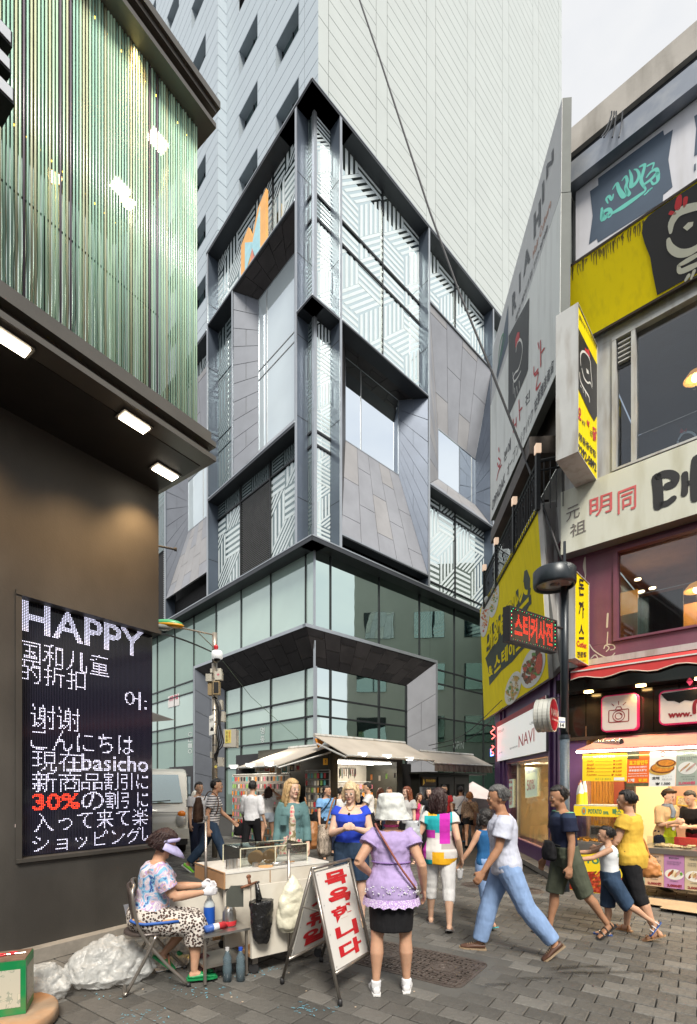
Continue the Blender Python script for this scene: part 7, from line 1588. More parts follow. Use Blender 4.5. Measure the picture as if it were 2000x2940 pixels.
def blocks(name, base, bl, rough=.85):
 """cloth with rectangular printed areas: (x0, x1, z0, z1, colour)"""
 if name in MATS: return MATS[name]
 m = M(name, base, rough, var=0, bump=.12, bscale=150, spec=.2); N = m.node_tree.nodes; L = m.node_tree.links
 t = N.new('ShaderNodeTexCoord'); s = N.new('ShaderNodeSeparateXYZ'); L.new(t.outputs['Object'], s.inputs[0]); cur = None
 def mth(op, a, b):
  n = N.new('ShaderNodeMath'); n.operation = op
  for i, q in enumerate((a, b)):
   if isinstance(q, (int, float)): n.inputs[i].default_value = q
   else: L.new(q, n.inputs[i])
  return n.outputs[0]
 for x0, x1, z0, z1, c in bl:
  f = mth('MULTIPLY', mth('MULTIPLY', mth('GREATER_THAN', s.outputs[0], x0), mth('LESS_THAN', s.outputs[0], x1)), mth('MULTIPLY', mth('GREATER_THAN', s.outputs[2], z0), mth('LESS_THAN', s.outputs[2], z1)))
  mx_ = N.new('ShaderNodeMix'); mx_.data_type = 'RGBA'; L.new(f, mx_.inputs[0])
  if cur: L.new(cur, mx_.inputs[6])
  else: mx_.inputs[6].default_value = (*base, 1)
  mx_.inputs[7].default_value = (*c, 1); cur = mx_.outputs[2]
 L.new(cur, N['Principled BSDF'].inputs['Base Color']); return m
R_ = math.radians
m_eyew = M('eye_white', (.7, .68, .65), .25, var=0); m_iris = M('eye_dark', (.02, .013, .01), .15, var=0); m_lip = M('lip', (.40, .12, .10), .4, var=0)
class Fig: pass
def person(label, loc, th, H=1.7, skin='a', sex='m', g=1., lean=4, legs=((8, 4, 3), (-8, 8, 3)), arms=((5, 8, 12, 0), (5, 8, 12, 0)), head=(0, 0), hair=('short', 'black'), top=None, bottom=None, shoes=None, fine=False, seat=None, child=False, extra=None, cat='person', gloves=None, belly=0):
 s = H/1.7; vx = .0085 if fine else .0115; f = Fig(); f.s = s; female = sex == 'f'
 sw = (.155 if female else .178)*s*(.5+.5*g); hw = .085*s
 X = V((1, 0, 0)); root = thing('person', label, cat, (loc[0], loc[1], 0), -R_(th)); f.root = root
 def ld(t, ab, sd): t, ab = R_(t), R_(ab); return V((sd*math.sin(ab), math.sin(t)*math.cos(ab), -math.cos(t)*math.cos(ab)))
 tl, sl = .415*s, .40*s; feet = []
 for sd, (t, k, ab) in zip((1, -1), legs):
  hp = V((sd*hw, 0, 0)); kn = hp+ld(t, ab, sd)*tl; an = kn+ld(t-k, ab*.3, sd)*sl; feet.append([hp, kn, an, t-k])
 low = min(a[2].z for a in feet)-.075*s
 pz = -low if seat is None else seat
 P = V((0, 0, pz))
 for a in feet: a[0] += P; a[1] += P; a[2] += P
 sp = V((0, math.sin(R_(lean)), math.cos(R_(lean)))); dp = V((0, math.cos(R_(lean)), -math.sin(R_(lean))))
 T = lambda h, y=0: P+sp*(h*s)+dp*(y*s)
 f.T = T; f.feet = feet
 # torso rings: height over the hip joint, half width, half depth, forward shift
 if female: tr = [(-.10, .10, .085, 0), (-.04, .155, .105, -.01), (.04, .165, .112, -.012), (.10, .148, .105, -.004), (.18, .122, .09, 0), (.26, .132, .095, .006), (.34, .148, .115, .016), (.42, .150, .10, .004), (.475, .115, .07, -.004), (.50, .052, .05, -.004)]
 else: tr = [(-.10, .10, .085, 0), (-.04, .150, .10, 0), (.04, .155, .105, 0), (.12, .145, .10, .004), (.20, .142, .098, .004), (.28, .152, .105, .004), (.36, .168, .112, .004), (.43, .165, .095, -.002), (.485, .120, .07, -.006), (.51, .056, .052, -.006)]
 def ring(h, rx, ry, y, inf=0):
  b = belly if .02 < h < .32 else 0
  return (T(h, y+b*.5), X*(rx*g*s+inf), dp*((ry*g+b*.6)*s+inf))
 body = MB(); body.loft([ring(*a) for a in tr], 20)
 body.loft([(T(.47), X*.058*s, dp*.056*s), (T(.53, .0), X*.053*s, dp*.054*s), (T(.585, .015), X*.052*s, dp*.056*s)], 14)
 hs = s*(1.12 if child else 1.0); Hd = T(.655, .02); Rm = Matrix.Rotation(R_(head[0]), 3, 'Z') @ Matrix.Rotation(R_(head[1]-lean*.3), 3, 'X'); f.Hd = Hd; f.Rm = Rm; f.hs = hs
 hp_ = lambda x, y, z: Hd+Rm @ V((x, y, z))*hs; f.hp = hp_
 body.ell(hp_(0, -.005, .02), (.075*hs, .095*hs, .098*hs), 18, 12, Rm); body.ell(hp_(0, .022, -.045), (.055*hs, .066*hs, .068*hs), 16, 10, Rm)
 body.ell(hp_(0, .075, -.085), (.026*hs, .022*hs, .022*hs), 10, 8, Rm)
 body.loft([(hp_(0, .085, .02), Rm @ X*.008*hs, Rm @ V((0, 0, 1))*.01*hs), (hp_(0, .102, -.006), Rm @ X*.011*hs, Rm @ V((0, 0, 1))*.012*hs), (hp_(0, .108, -.018), Rm @ X*.013*hs, Rm @ V((0, 0, 1))*.010*hs), (hp_(0, .088, -.026), Rm @ X*.013*hs, Rm @ V((0, 0, 1))*.006*hs)], 8)
 for sd in (-1, 1): body.ell(hp_(sd*.077, -.008, -.01), (.010*hs, .018*hs, .03*hs), 8, 8, Rm); body.ell(hp_(sd*.034, .072, -.022), (.018*hs, .016*hs, .02*hs), 8, 8, Rm)
 # arms
 A = []; gl = MB()
 for sd, (pa, ab, el, iw) in zip((1, -1), arms):
  S0 = T(.445, -.005)+X*sd*(sw-.02*s); a, b, e, w = R_(pa), R_(ab), R_(el), R_(iw)
  u = V((sd*math.sin(b), math.sin(a)*math.cos(b), -math.cos(a)*math.cos(b))); E0 = S0+u*.275*s
  v = V((sd*math.sin(b)*math.cos(e), math.sin(a+e)*math.cos(b), -math.cos(a+e)*math.cos(b))); v = (v*math.cos(w)-X*sd*math.sin(w)).normalized(); W0 = E0+v*.245*s
  A.append((S0, E0, W0, v, u)); q = g**.6
  body.tube([S0-u*.03*s, S0+u*.05*s, S0.lerp(E0, .5), E0], [.050*s*q, .052*s*q, .044*s*q, .037*s*q], 12); body.tube([E0-v*.012*s, E0.lerp(W0, .3), E0.lerp(W0, .75), W0+v*.01*s], [.037*s*q, .039*s*q, .029*s*q, .024*s], 12)
  ht = gl if gloves else body
  side = v.cross(V((0, 0, 1)) if abs(v.z) < .8 else V((0, 1, 0))).normalized(); up = side.cross(v); inn = up if (up*-sd).x > 0 or True else -up
  pl = [(W0, .023, .020), (W0+v*.035*s, .036, .017), (W0+v*.075*s, .040, .015), (W0+v*.092*s, .036, .012)]
  fa, fb = (X, V((0, 1, 0)))
  wd = (V((0, 1, 0)) if abs(v.z) > .7 else V((0, 0, 1))); wd = (wd-v*wd.dot(v)).normalized(); nd = v.cross(wd).normalized()
  ht.loft([(c, wd*r1*s, nd*r2*s) for c, r1, r2 in pl], 12)
  cu = nd*(-sd) if (nd*(-sd)).dot(V((-sd, 0, 0))) > 0 else nd*sd
  if nd.dot(V((-sd, 0, 0))) < 0: cu = -nd
  else: cu = nd
  for k, (o, L_) in enumerate(((-.030, .060), (-.010, .070), (.010, .066), (.029, .052))):
   b0 = W0+v*.085*s+wd*o*s; c1 = b0+v*L_*.5*s+cu*.010*s; c2 = c1+(v*.65+cu*.75).normalized()*L_*.55*s
   ht.tube([b0-v*.02*s, b0, c1, c2], [.0095*s, .0095*s, .0088*s, .0075*s], 7)
  sg = 1 if wd.y > .5 or wd.z > .5 else -1
  b0 = W0+v*.03*s+wd*.028*s*sg; ht.tube([b0, b0+(v*.8+wd*sg*.7+cu*.3).normalized()*.035*s, b0+(v+wd*sg*.35+cu*.6).normalized()*.07*s], [.012*s, .011*s, .009*s], 7)
 f.A = A
 # legs and feet
 for sd, (hp, kn, an, ta) in zip((1, -1), feet):
  q = g**.7; body.tube([hp+(hp-kn).normalized()*.05*s, hp.lerp(kn, .12), hp.lerp(kn, .55), kn.lerp(hp, .06), kn], [.080*s*q, .086*s*q, .068*s*q, .053*s*q, .050*s*q], 14)
  back = V((0, -1, 0)) if abs(ta) < 60 else V((0, 0, 0)); d = (an-kn).normalized(); bk = (V((0, -1, 0))-d*d.dot(V((0, -1, 0)))).normalized()
  body.tube([kn-d*.02*s, kn.lerp(an, .12), kn.lerp(an, .33)+bk*.012*s, kn.lerp(an, .72), an], [.050*s*q, .050*s*q, .054*s*q, .036*s*q, .031*s], 14)
  pt = R_(max(-75, min(15, ta if ta < -8 else 0)) if seat is None or ta < -20 else 0)
  fd = V((sd*.10, math.cos(pt), math.sin(pt))).normalized(); dn = V((0, math.sin(pt), -math.cos(pt)))
  body.loft([(an-fd*.045*s+dn*.045*s, X*.026*s, dn*.028*s), (an+dn*.03*s, X*.034*s, dn*.042*s), (an+fd*.06*s+dn*.045*s, X*.038*s, dn*.028*s), (an+fd*.12*s+dn*.055*s, X*.044*s, dn*.018*s), (an+fd*.175*s+dn*.06*s, X*.032*s, dn*.011*s)], 12)
  if shoes:
   kind, mt, ms = shoes; so = MB()
   sole = [(-.065, .030), (-.03, .038), (.04, .038), (.11, .050), (.16, .046), (.195, .025)]
   for k in range(len(sole)-1): pass
   h0, h1 = (.062, .078) if kind != 'wedge' else (.062, .10)
   vs = []
   for z_ in (h0, h1): vs += [an+fd*a*s+X*b*s+dn*z_*s for a, b in sole]+[an+fd*a*s-X*b*s+dn*z_*s for a, b in reversed(sole)]
   n = len(sole)*2; so.add(vs, [tuple(range(n)), tuple(range(2*n-1, n-1, -1))]+[(i, (i+1) % n, n+(i+1) % n, n+i) for i in range(n)])
   so.build('shoe_sole', ms, root, local=True)
   if kind in ('shoe', 'flat'):
    up_ = MB(); hgt = .030 if kind == 'flat' else .05
    up_.loft([(an-fd*.055*s+dn*(.064-hgt/2)*s, X*.028*s, dn*hgt*.55*s), (an-fd*.01*s+dn*(.064-hgt/2)*s, X*.040*s, dn*(hgt*.6)*s), (an+fd*.06*s+dn*.042*s, X*.044*s, dn*.030*s), (an+fd*.12*s+dn*.050*s, X*.049*s, dn*.022*s), (an+fd*.185*s+dn*.056*s, X*.034*s, dn*.013*s)], 14)
    soft(up_, 'shoe', mt, root, .008, 0, sm=3)
    if kind == 'shoe' and fine:
     lc = MB()
     for k in range(4): c = an+fd*(.055+.02*k)*s+dn*(.012+.007*k)*s; lc.tube([c-X*.024*s, c-dn*.004*s, c+X*.024*s], .004*s, 5)
     lc.build('shoelace', ms, root, local=True)
   else:
    stp = MB()
    for a, b, c in (((.05, .042, .018), (.11, .047, .028), (-.02, .034, .0)) if kind != 'thong' else ((.07, .046, .016), (.10, .048, .022))): stp.tube([an+fd*a*s+X*b*s+dn*.064*s, an+fd*a*s+X*b*.7*s+dn*(.01+c)*s, an+fd*a*s+dn*c*s-dn*.006*s, an+fd*a*s-X*b*.7*s+dn*(.01+c)*s, an+fd*a*s-X*b*s+dn*.064*s], .009*s, 6)
    stp.build('shoe_strap', mt, root, local=True)
 bd = soft(body, 'body', SK[skin], root, vx, 0, sm=3)
 if gloves: soft(gl, 'glove', gloves, root, .007, .004, .03, sm=1)
 # face
 fc = MB(); ir = MB(); br = MB()
 for sd in (-1, 1): fc.ell(hp_(sd*.030, .0835, .008), (.0135*hs, .007*hs, .0062*hs), 10, 8, Rm); ir.ell(hp_(sd*.030, .0885, .007), (.0072*hs, .004*hs, .0066*hs), 8, 6, Rm); br.loft([(hp_(sd*.014, .091, .026), Rm @ X*.001*hs, Rm @ V((0, 0, 1))*.0028*hs), (hp_(sd*.03, .090, .031), Rm @ V((0, 1, 0))*.004*hs, Rm @ V((0, 0, 1))*.003*hs), (hp_(sd*.046, .078, .026), Rm @ X*.001*hs, Rm @ V((0, 0, 1))*.002*hs)], 6)
 fc.build('eye', m_eyew, root, True, True); ir.build('iris', m_iris, root, True, True); br.build('eyebrow', HR[hair[1]] if hair[1] in HR else m_iris, root, True, True)
 MB().ell(hp_(0, .0895, -.052), (.021*hs, .007*hs, .0065*hs), 12, 8, Rm).build('lips', m_lip, root, True, True)
 # hair
 if hair[0] != 'none':
  hb = MB(); st = hair[0]; vol = 1.0+(.1 if st in ('curly', 'wavy') else .0)
  n1, n2 = 22, 16; vs = []; fs = []
  for i in range(n2+1):
   ph = math.pi*i/n2
   for j in range(n1):
    a = 2*math.pi*j/n1; d = V((math.sin(ph)*math.cos(a), math.sin(ph)*math.sin(a), math.cos(ph)))
    face = d.y > .12 and d.z < (.28 if hair[1] == 'light' else .42)
    low_ = d.z < ((-.62 if d.y < -.2 else -.25) if st in ('short', 'crop') else -.62 if st in ('bob', 'curly') else -.7)
    k = .80 if (face or low_) else 1.07*vol if st != 'crop' else 1.03
    vs.append(hp_(d.x*.080*k, -.008+d.y*.100*k, .024+d.z*.104*k))
  for i in range(n2):
   for j in range(n1): fs.append((i*n1+j, (i+1)*n1+j, (i+1)*n1+(j+1) % n1, i*n1+(j+1) % n1))
  hb.add(vs, fs)
  if st in ('long', 'wavy', 'bob', 'curly'):
   L_ = {'long': hair[2] if len(hair) > 2 else .30, 'wavy': .22, 'bob': .13, 'curly': .11}[st]; wv = vol
   rg = []
   for k in range(7):
    t = k/6; z = .04-t*L_; w = (.088+.012*math.sin(t*3))*wv if st != 'curly' else .10; rg.append((hp_(0, -.035-.01*t, z), Rm @ X*w*hs, Rm @ V((0, 1, 0))*(.062*wv+.01*t)*hs))
   hb.loft(rg, 18)
   for sd in (-1, 1):
    if st in ('long', 'bob', 'wavy'): hb.tube([hp_(sd*.062, .045, .06), hp_(sd*.083, .03, .0), hp_(sd*.088, .02, -.07), hp_(sd*.085, .01, -L_*.9)], [.018*hs, .024*hs, .026*hs, .018*hs], 8)
  hb_ = soft(hb, 'hair', HR[hair[1]], root, .0085, .02 if st in ('curly', 'wavy') else .015, .022 if st in ('curly', 'wavy') else .024, sm=2)
  if fine or st in ('curly', 'wavy', 'long'):
   stn = MB(); rs = random.Random(len(label)); hcol = HR[hair[1]]
   for k in range(170 if fine else 50):
    a = rs.uniform(math.pi*.55, math.pi*2.45); e0 = rs.uniform(.05, .9); lat = .085*math.cos(a); yy = -.01+.098*math.sin(a)
    if yy > .02: continue
    z1 = -.02 if st in ('short', 'crop') else -.08 if st == 'curly' else -(.9*({'long': hair[2] if len(hair) > 2 else .30, 'wavy': .22, 'bob': .13}.get(st, .1)))+.04*rs.random()
    z1 = z1+.02
    pts = []
    for q in range(6):
     t = q/5; z = .10*(1-e0)*(1-t)+z1*t; rr = 1.07*vol+(.05 if z < 0 else 0); w = math.sqrt(max(.05, 1-((z-.024)/.11)**2)) if z > .024 else 1
     wob = (.012 if st in ('curly', 'wavy') else .003); pts.append(hp_(lat*w*rr+rs.uniform(-wob, wob), min(yy, .0)*w*rr-.012*t+rs.uniform(-wob, wob), z))
    stn.tube(pts, [.0035*hs]*5+[.001], 4)
   stn.build('hair_strands', hcol, root, True, True, kind='stuff')
 # clothes
 def legtube(mb, frac, inf, fl=0):
  for sd, (hp, kn, an, ta) in zip((1, -1), feet):
   q = g**.7; pts = [hp+(hp-kn).normalized()*.04*s, hp.lerp(kn, .15), hp.lerp(kn, .55), kn]; rs_ = [.086*s*q+inf, .092*s*q+inf, .074*s*q+inf*1.2, .058*s*q+inf*1.5]
   if frac <= 1: pts = [pts[0], pts[1], hp.lerp(kn, .5*frac+.08), hp.lerp(kn, frac)]; rs_ = [rs_[0], rs_[1], .084*s*q+inf, (.074-.012*frac)*s*q+inf*1.6+fl]
   else:
    e = frac-1; pts += [kn.lerp(an, .35*e), kn.lerp(an, e*.98)]; rs_ += [.060*s*q+inf*1.5, (.060-.014*e)*s+inf*1.4+fl]
   mb.tube(pts, rs_, 16)
 wh = .10
 if bottom:
  kind, amt, inf, mt = bottom[:4]; mb = MB()
  if kind in ('trousers', 'shorts'):
   mb.loft([ring(*a, inf=inf+.004) for a in tr[0:4]], 20); legtube(mb, amt, inf)
   soft(mb, kind, mt, root, vx, .011, .10, sm=4)
  elif kind == 'skirt':
   c = (feet[0][1]+feet[1][1])/2; bt = P.lerp(V((c.x, c.y, c.z)), amt); fl = bottom[4] if len(bottom) > 4 else 0
   sp_ = abs(feet[0][1].y-feet[1][1].y)/2*amt
   rg = [ring(*tr[3], inf=inf), ring(*tr[2], inf=inf+.006), ring(*tr[1], inf=inf+.012)]; rg += [(P.lerp(bt, .5), X*(.168*g*s+inf+fl*.4), V((0, 1, 0))*(.12*g*s+inf+sp_*.5+fl*.4)), (bt, X*(.165*g*s+inf+fl), V((0, 1, 0))*(.115*g*s+inf+sp_+fl))]
   mb.loft(rg, 22); soft(mb, 'skirt', mt, root, vx, .008, .07, sm=3)
 if top:
  hem, slv, inf, mt = top[:4]; op = top[4] if len(top) > 4 else {}; nm = op.get('name', 'shirt'); mb = MB()
  rows_ = [a for a in tr if a[0] >= hem-.05]; rg = []
  first = rows_[0]; rg.append(ring(hem, first[1]+op.get('flare', 0), first[2]+op.get('flare', 0), first[3], inf=inf+.006))
  for a in rows_[1:]:
   if a[0] > op.get('neck', .48): break
   k = max(0, 1-(a[0]-hem)/.25)*op.get('flare', 0)*.8; rg.append(ring(a[0], a[1]+k, a[2]+k, a[3], inf=inf if a[0] < .45 else inf*.7))
  if op.get('neck', .5) > .49: rg.append(ring(tr[-1][0]-.012, tr[-1][1]+.012, tr[-1][2]+.012, tr[-1][3], inf=inf*.3))
  mb.loft(rg, 24)
  for sd, (S0, E0, W0, v, u) in zip((1, -1), A):
   q = g**.6
   if slv <= 0: mb.ell(S0-X*sd*.02*s, (.045*s, .055*s, .05*s), 10, 8); continue
   e = min(slv, 1); pts = [S0-u*.035*s-X*sd*.015*s, S0+u*.04*s, S0.lerp(E0, e*.6), S0.lerp(E0, e)]; rs_ = [.054*s*q+inf*.6, .058*s*q+inf, .054*s*q+inf*1.1+op.get('puff', 0), .049*s*q+inf*1.5]
   if slv > 1: pts[3] = E0; rs_[3] = .044*s*q+inf*1.2; pts += [E0.lerp(W0, (slv-1)*.5), E0.lerp(W0, slv-1)]; rs_ += [.043*s*q+inf*1.1, .036*s*q+inf*1.1]
   mb.tube(pts, rs_, 14)
  soft(mb, nm, mt, root, vx, op.get('fold', .016)*.8, op.get('fs', .11), sm=3)
 if extra: extra(f, root)
 return f
def wpt(f, p):
 """a point given in the figure's own frame, in the world"""
 r = f.root; a = r.rotation_euler.z; c, s_ = math.cos(a), math.sin(a); return V((r.location.x+p.x*c-p.y*s_, r.location.y+p.x*s_+p.y*c, p.z))
def bag(f, lc, size, mat, name, label, strap=None, cat='bag', smat=None, sh=.02):
 c = wpt(f, V(lc)); t = thing(name, label, cat, c, f.root.rotation_euler.z); w, d, h = size
 mb = MB(); mb.loft([(V((0, 0, -h/2)), V((w*.42, 0, 0)), V((0, d*.42, 0))), (V((0, 0, -h*.35)), V((w*.52, 0, 0)), V((0, d*.55, 0))), (V((0, 0, h*.1)), V((w*.5, 0, 0)), V((0, d*.5, 0))), (V((0, 0, h/2)), V((w*.40, 0, 0)), V((0, d*.25, 0)))], 16)
 soft(mb, 'body', mat, t, .012, sh, .06, sm=2)
 if strap:
  q = [V(p)-V(lc) for p in strap]; MB().tube(smooth([tuple(p) for p in q], 5), .010, 6).build('strap', smat or mat, t, True, True)
 return t
def FT(u, v): p = onz(u, v); return (p.x, p.y)
C = cloth
c_white = C('cotton_white', (.66, .67, .70)); c_tee = C('tee_white', (.68, .68, .68)); c_blk = C('cloth_black', (.012, .012, .014)); c_navy = C('cloth_navy', (.018, .024, .05)); c_denim = C('denim_dark', (.03, .055, .10), var=.25); c_jean = C('denim_light', (.22, .33, .55), var=.15); c_jeanw = C('denim_pale', (.45, .52, .60), var=.15)
# woman in the white hat
def x1(f, r):
 s = f.s; c = f.hp(0, -.012, .03); h = MB()
 h.loft([(f.hp(0, -.01, .04), V((.118, 0, 0)), V((0, .130, 0))), (f.hp(0, -.01, .09), V((.108, 0, 0)), V((0, .118, 0))), (f.hp(0, -.01, .14), V((.095, 0, 0)), V((0, .104, 0))), (f.hp(0, -.01, .152), V((.07, 0, 0)), V((0, .08, 0)))], 24)
 h.loft([(f.hp(.02, -.02, -.075), V((.148, 0, 0)), V((0, .155, 0))), (f.hp(.01, -.015, -.045), V((.138, 0, 0)), V((0, .148, 0))), (f.hp(0, -.01, .05), V((.112, 0, 0)), V((0, .122, 0)))], 26)
 soft(h, 'sun_hat', C('hat_white', (.60, .62, .60), dirt=((.4, .42, .42), .4, 14, (1, 1, 1))), r, .009, .03, .07, sm=3)
 lb = MB(); rg = []
 z0 = f.P_z if hasattr(f, 'P_z') else 0
 T = f.T; X = V((1, 0, 0)); Y = V((0, 1, 0)); n = 60; vs = []; fs = []
 for k in range(n): a = 2*math.pi*k/n; w = 1+.02*math.sin(k*2.1); vs += [T(-.135)+X*math.cos(a)*.226*w+Y*math.sin(a)*.182*w+V((0, 0, .008*math.sin(k*1.9))), T(-.07)+X*math.cos(a)*.212*w+Y*math.sin(a)*.168*w]
 lb.add(vs, [(2*k, 2*((k+1) % n), 2*((k+1) % n)+1, 2*k+1) for k in range(n)])
 lc = ramped('lace_lilac', 'vor', 55, [(0, (.66, .60, .72)), (.32, (.42, .27, .58)), (.6, (.60, .52, .70))]); o = lb.build('lace_hem', lc, r, True, True)
 dt = MB(); rs = random.Random(2)
 for k in range(70):
  a = rs.uniform(math.pi*1.05, math.pi*1.95); z = -.03+rs.random()*.07; dt.ell(T(z)+X*math.cos(a)*(.206-z*.2)+Y*math.sin(a)*(.165-z*.2), (.005,)*3, 5, 4)
 dt.build('embroidery', c_white, r, local=True, kind='stuff')
 MB().tube([T(.225)+X*math.cos(a)*.152+f.T(0)*0+Y*(math.sin(a)*.118) for a in [k*.2618 for k in range(24)]], .006, 5, closed=True).build('gathered_waist', C('lilac_dark', (.24, .15, .38)), r, True, True)
 for sd in (-1, 1): S0, E0 = f.A[0 if sd > 0 else 1][:2]; c_ = S0.lerp(E0, .36); u = (E0-S0).normalized(); a_ = u.orthogonal().normalized(); b_ = u.cross(a_); MB().tube([c_+(a_*math.cos(k*.35)+b_*math.sin(k*.35))*(.068+.008*(k % 2)) for k in range(18)], .009, 5, closed=True).build('sleeve_frill', MATS['lilac_cotton'], r, True, True)
 MB().loft([(T(.52), X*.058, Y*.055), (T(.54), X*.062, Y*.06)], 16).build('pink_collar', C('collar_pink', (.75, .10, .28)), r, True, True)
C('lilac_cotton', (.40, .31, .56))
w1 = person('woman in white bucket hat, lilac lace-hemmed blouse and black skirt, her back turned', FT(1123, 2846), 2, 1.56, 'a', 'f', 1.12, 1, ((2, 1, 5), (-2, 1, 5)), ((-24, 22, 48, 8), (-28, 30, 78, 30)), (-8, 4), ('none', 'black'), (-.125, .38, .018, MATS['lilac_cotton'], dict(name='blouse', flare=.045, puff=.01, fold=.024, fs=.06)), ('skirt', .86, .008, c_blk, -.01), ('shoe', M('sneaker_white', (.68, .68, .70), .5, var=.05), M('sole_white', (.7, .7, .7), .5)), True, extra=x1)
for sd in (0, 1):
 an = w1.feet[sd][2]; soft(MB().tube([an+V((0, 0, -.03)), an+V((0, 0, .035))], [.04, .041], 12), 'ankle_sock', c_white, w1.root, .009, .004, .02)
MB().tube(smooth([(-.10, .02, 1.30), (-.125, -.06, 1.31), (-.05, -.125, 1.18), (.06, -.145, 1.0), (.16, -.13, .86), (.19, -.02, .80)], 5), .009, 6).build('shoulder_strap', M('strap_brown', (.25, .08, .06), .5), w1.root, True, True)
# woman in colour-block blouse
blk = blocks('colour_block_cotton', (.60, .58, .56), [(.02, .30, .9, 1.05, (.36, .32, .31)), (-.13, -.03, 1.27, 1.36, (.75, .42, .03)), (-.17, .0, 1.08, 1.27, (.02, .36, .40)), (-.03, .0, 1.27, 1.40, (.02, .36, .40)), (-.17, -.05, 1.02, 1.11, (.48, .04, .36)), (.0, .115, .96, 1.4, (.50, .03, .38)), (.115, .14, 1.1, 1.4, (.02, .36, .40)), (-.3, -.15, .7, 1.0, (.48, .04, .36)), (-.08, .05, .70, .87, (.80, .42, .02)), (.05, .3, .70, .80, (.80, .42, .02)), (-.3, -.08, .6, .78, (.02, .36, .40))])
def x3(f, r):
 for sd in (0, 1): kn, an = f.feet[sd][1:3]; soft(MB().tube([kn.lerp(an, .22), kn.lerp(an, .42)], [.062, .058], 12), 'rolled_cuff', c_tee, r, .01, .008, .03)
w3 = person('wavy dark-haired woman in teal, magenta and yellow colour-block blouse and white trousers', FT(1262, 2660), 12, 1.62, 'd', 'f', 1.08, 2, ((-10, 12, 3), (12, 2, 3)), ((-20, 14, 42, 0), (-10, 26, 30, 25)), (-52, 0), ('wavy', 'darkbrown'), (-.12, .35, .020, blk, dict(name='blouse', flare=.03)), ('trousers', 1.38, .010, c_tee), ('thong', M('sandal_grey', (.12, .11, .11), .6), M('sandal_grey', (.12, .11, .11), .6)), True, extra=x3)
bag(w3, (-.30, -.03, 1.06), (.20, .12, .30), M('bag_silver', (.42, .44, .46), .35, .2), 'handbag', 'shiny pale grey handbag under the left arm of the woman in the colour-block blouse', [(-.24, -.06, 1.16), (-.19, -.04, 1.36), (-.18, .05, 1.34), (-.24, .06, 1.14)])
# blonde woman in blue
c_roy = C('royal_blue', (.03, .07, .55))
w4 = person('blonde woman in royal blue top and denim shorts with clasped hands, facing the camera', FT(1008, 2690-34), 186, 1.69, 'b', 'f', 1.22, 4, ((2, 2, 4), (-2, 2, 4)), ((14, 14, 98, 42), (14, 18, 98, 42)), (-10, -14), ('bob', 'light'), (-.02, .25, .010, c_roy, dict(name='top', neck=.46)), ('shorts', .86, .014, c_denim), ('flat', M('shoe_tan', (.3, .2, .12), .6), m_blkp), True)
t = thing('sunglasses', 'dark sunglasses hooked on the neckline of the royal blue top', 'sunglasses', wpt(w4, V((.02, .16, 1.27))), w4.root.rotation_euler.z)
for sd in (-1, 1): MB().ell((sd*.012, 0, -.02*sd), (.012, .008, .024)).build('lens', m_blk, t, True, True)
MB().tube([(0, 0, -.03), (0, .0, .03)], .004, 5).build('bridge', m_blk, t, local=True)
MB().tube(smooth([(-.05, .055, 1.44), (-.04, .11, 1.38), (0, .135, 1.33), (.04, .11, 1.38), (.05, .055, 1.44)], 4), .0035, 5).build('necklace', M('gold_chain', (.6, .4, .15), .3, .8), w4.root, True, True)
bag(w4, (.31, .02, .98), (.16, .34, .36), ramped('bag_striped', 'noise', 6, [(0, (.32, .27, .22)), (.45, (.10, .08, .06)), (.52, (.38, .32, .26))], stretch=(8, 8, .6)), 'shoulder_bag', 'striped taupe and brown shoulder bag on the arm of the woman in blue', [(.28, .12, 1.12), (.21, .06, 1.42), (.18, -.02, 1.44), (.26, -.12, 1.12)], smat=M('leather_tan', (.28, .12, .04), .5))
# long haired young woman in teal jacket
flor = ramped('floral_print', 'vor', 16, [(0, (.55, .06, .10)), (.22, (.62, .30, .28)), (.38, (.62, .54, .44)), (.62, (.25, .22, .12))])
c_teal = C('jacket_sage_teal', (.11, .20, .21), bump=.0) if 0 else C('jacket_sage_teal', (.10, .19, .20))
def x5(f, r):
 T = f.T; X = V((1, 0, 0)); Y = V((0, 1, 0)); dr = MB()
 rg = [(T(h, .0), X*a, Y*b) for h, a, b in ((-.16, .10, .165), (.0, .075, .158), (.15, .055, .140), (.30, .065, .152), (.40, .05, .138), (.455, .03, .10))]
 soft(MB().loft(rg, 16), 'dress_front', flor, r, .011, .01, .06)
 bt = MB()
 for k in range(6): bt.ell(T(.38-.085*k)+X*-.085+Y*.150, (.006,)*3, 6, 5)
 bt.build('button', m_blkp, r, local=True); q = MB(); q.slab([T(.22)+X*.07+Y*.155, T(.22)+X*.15+Y*.135, T(.33)+X*.15+Y*.135, T(.33)+X*.07+Y*.155], Y*.012); q.build('breast_pocket', c_teal, r, local=True)
w5 = person('young woman with long blonde hair, sage teal jacket over a red floral dress, looking aside', FT(838, 2622), 172, 1.73, 'b', 'f', .92, 2, ((3, 2, 3), (-3, 4, 3)), ((2, 8, 10, 0), (4, 10, 16, 6)), (38, -8), ('long', 'blonde', .25), (-.13, 1.72, .013, c_teal, dict(name='jacket', flare=.02, fold=.02)), ('skirt', .9, .01, flor, .04), ('flat', m_blkp, m_blkp), True, extra=x5)
bag(w5, (-.26, -.06, .98), (.16, .26, .34), M('leather_tan', (.28, .12, .04), .5), 'shoulder_bag', 'tan leather bag behind the hip of the woman in the sage teal jacket', [(-.22, .02, 1.1), (-.17, .02, 1.42), (-.17, -.06, 1.42), (-.22, -.12, 1.1)])
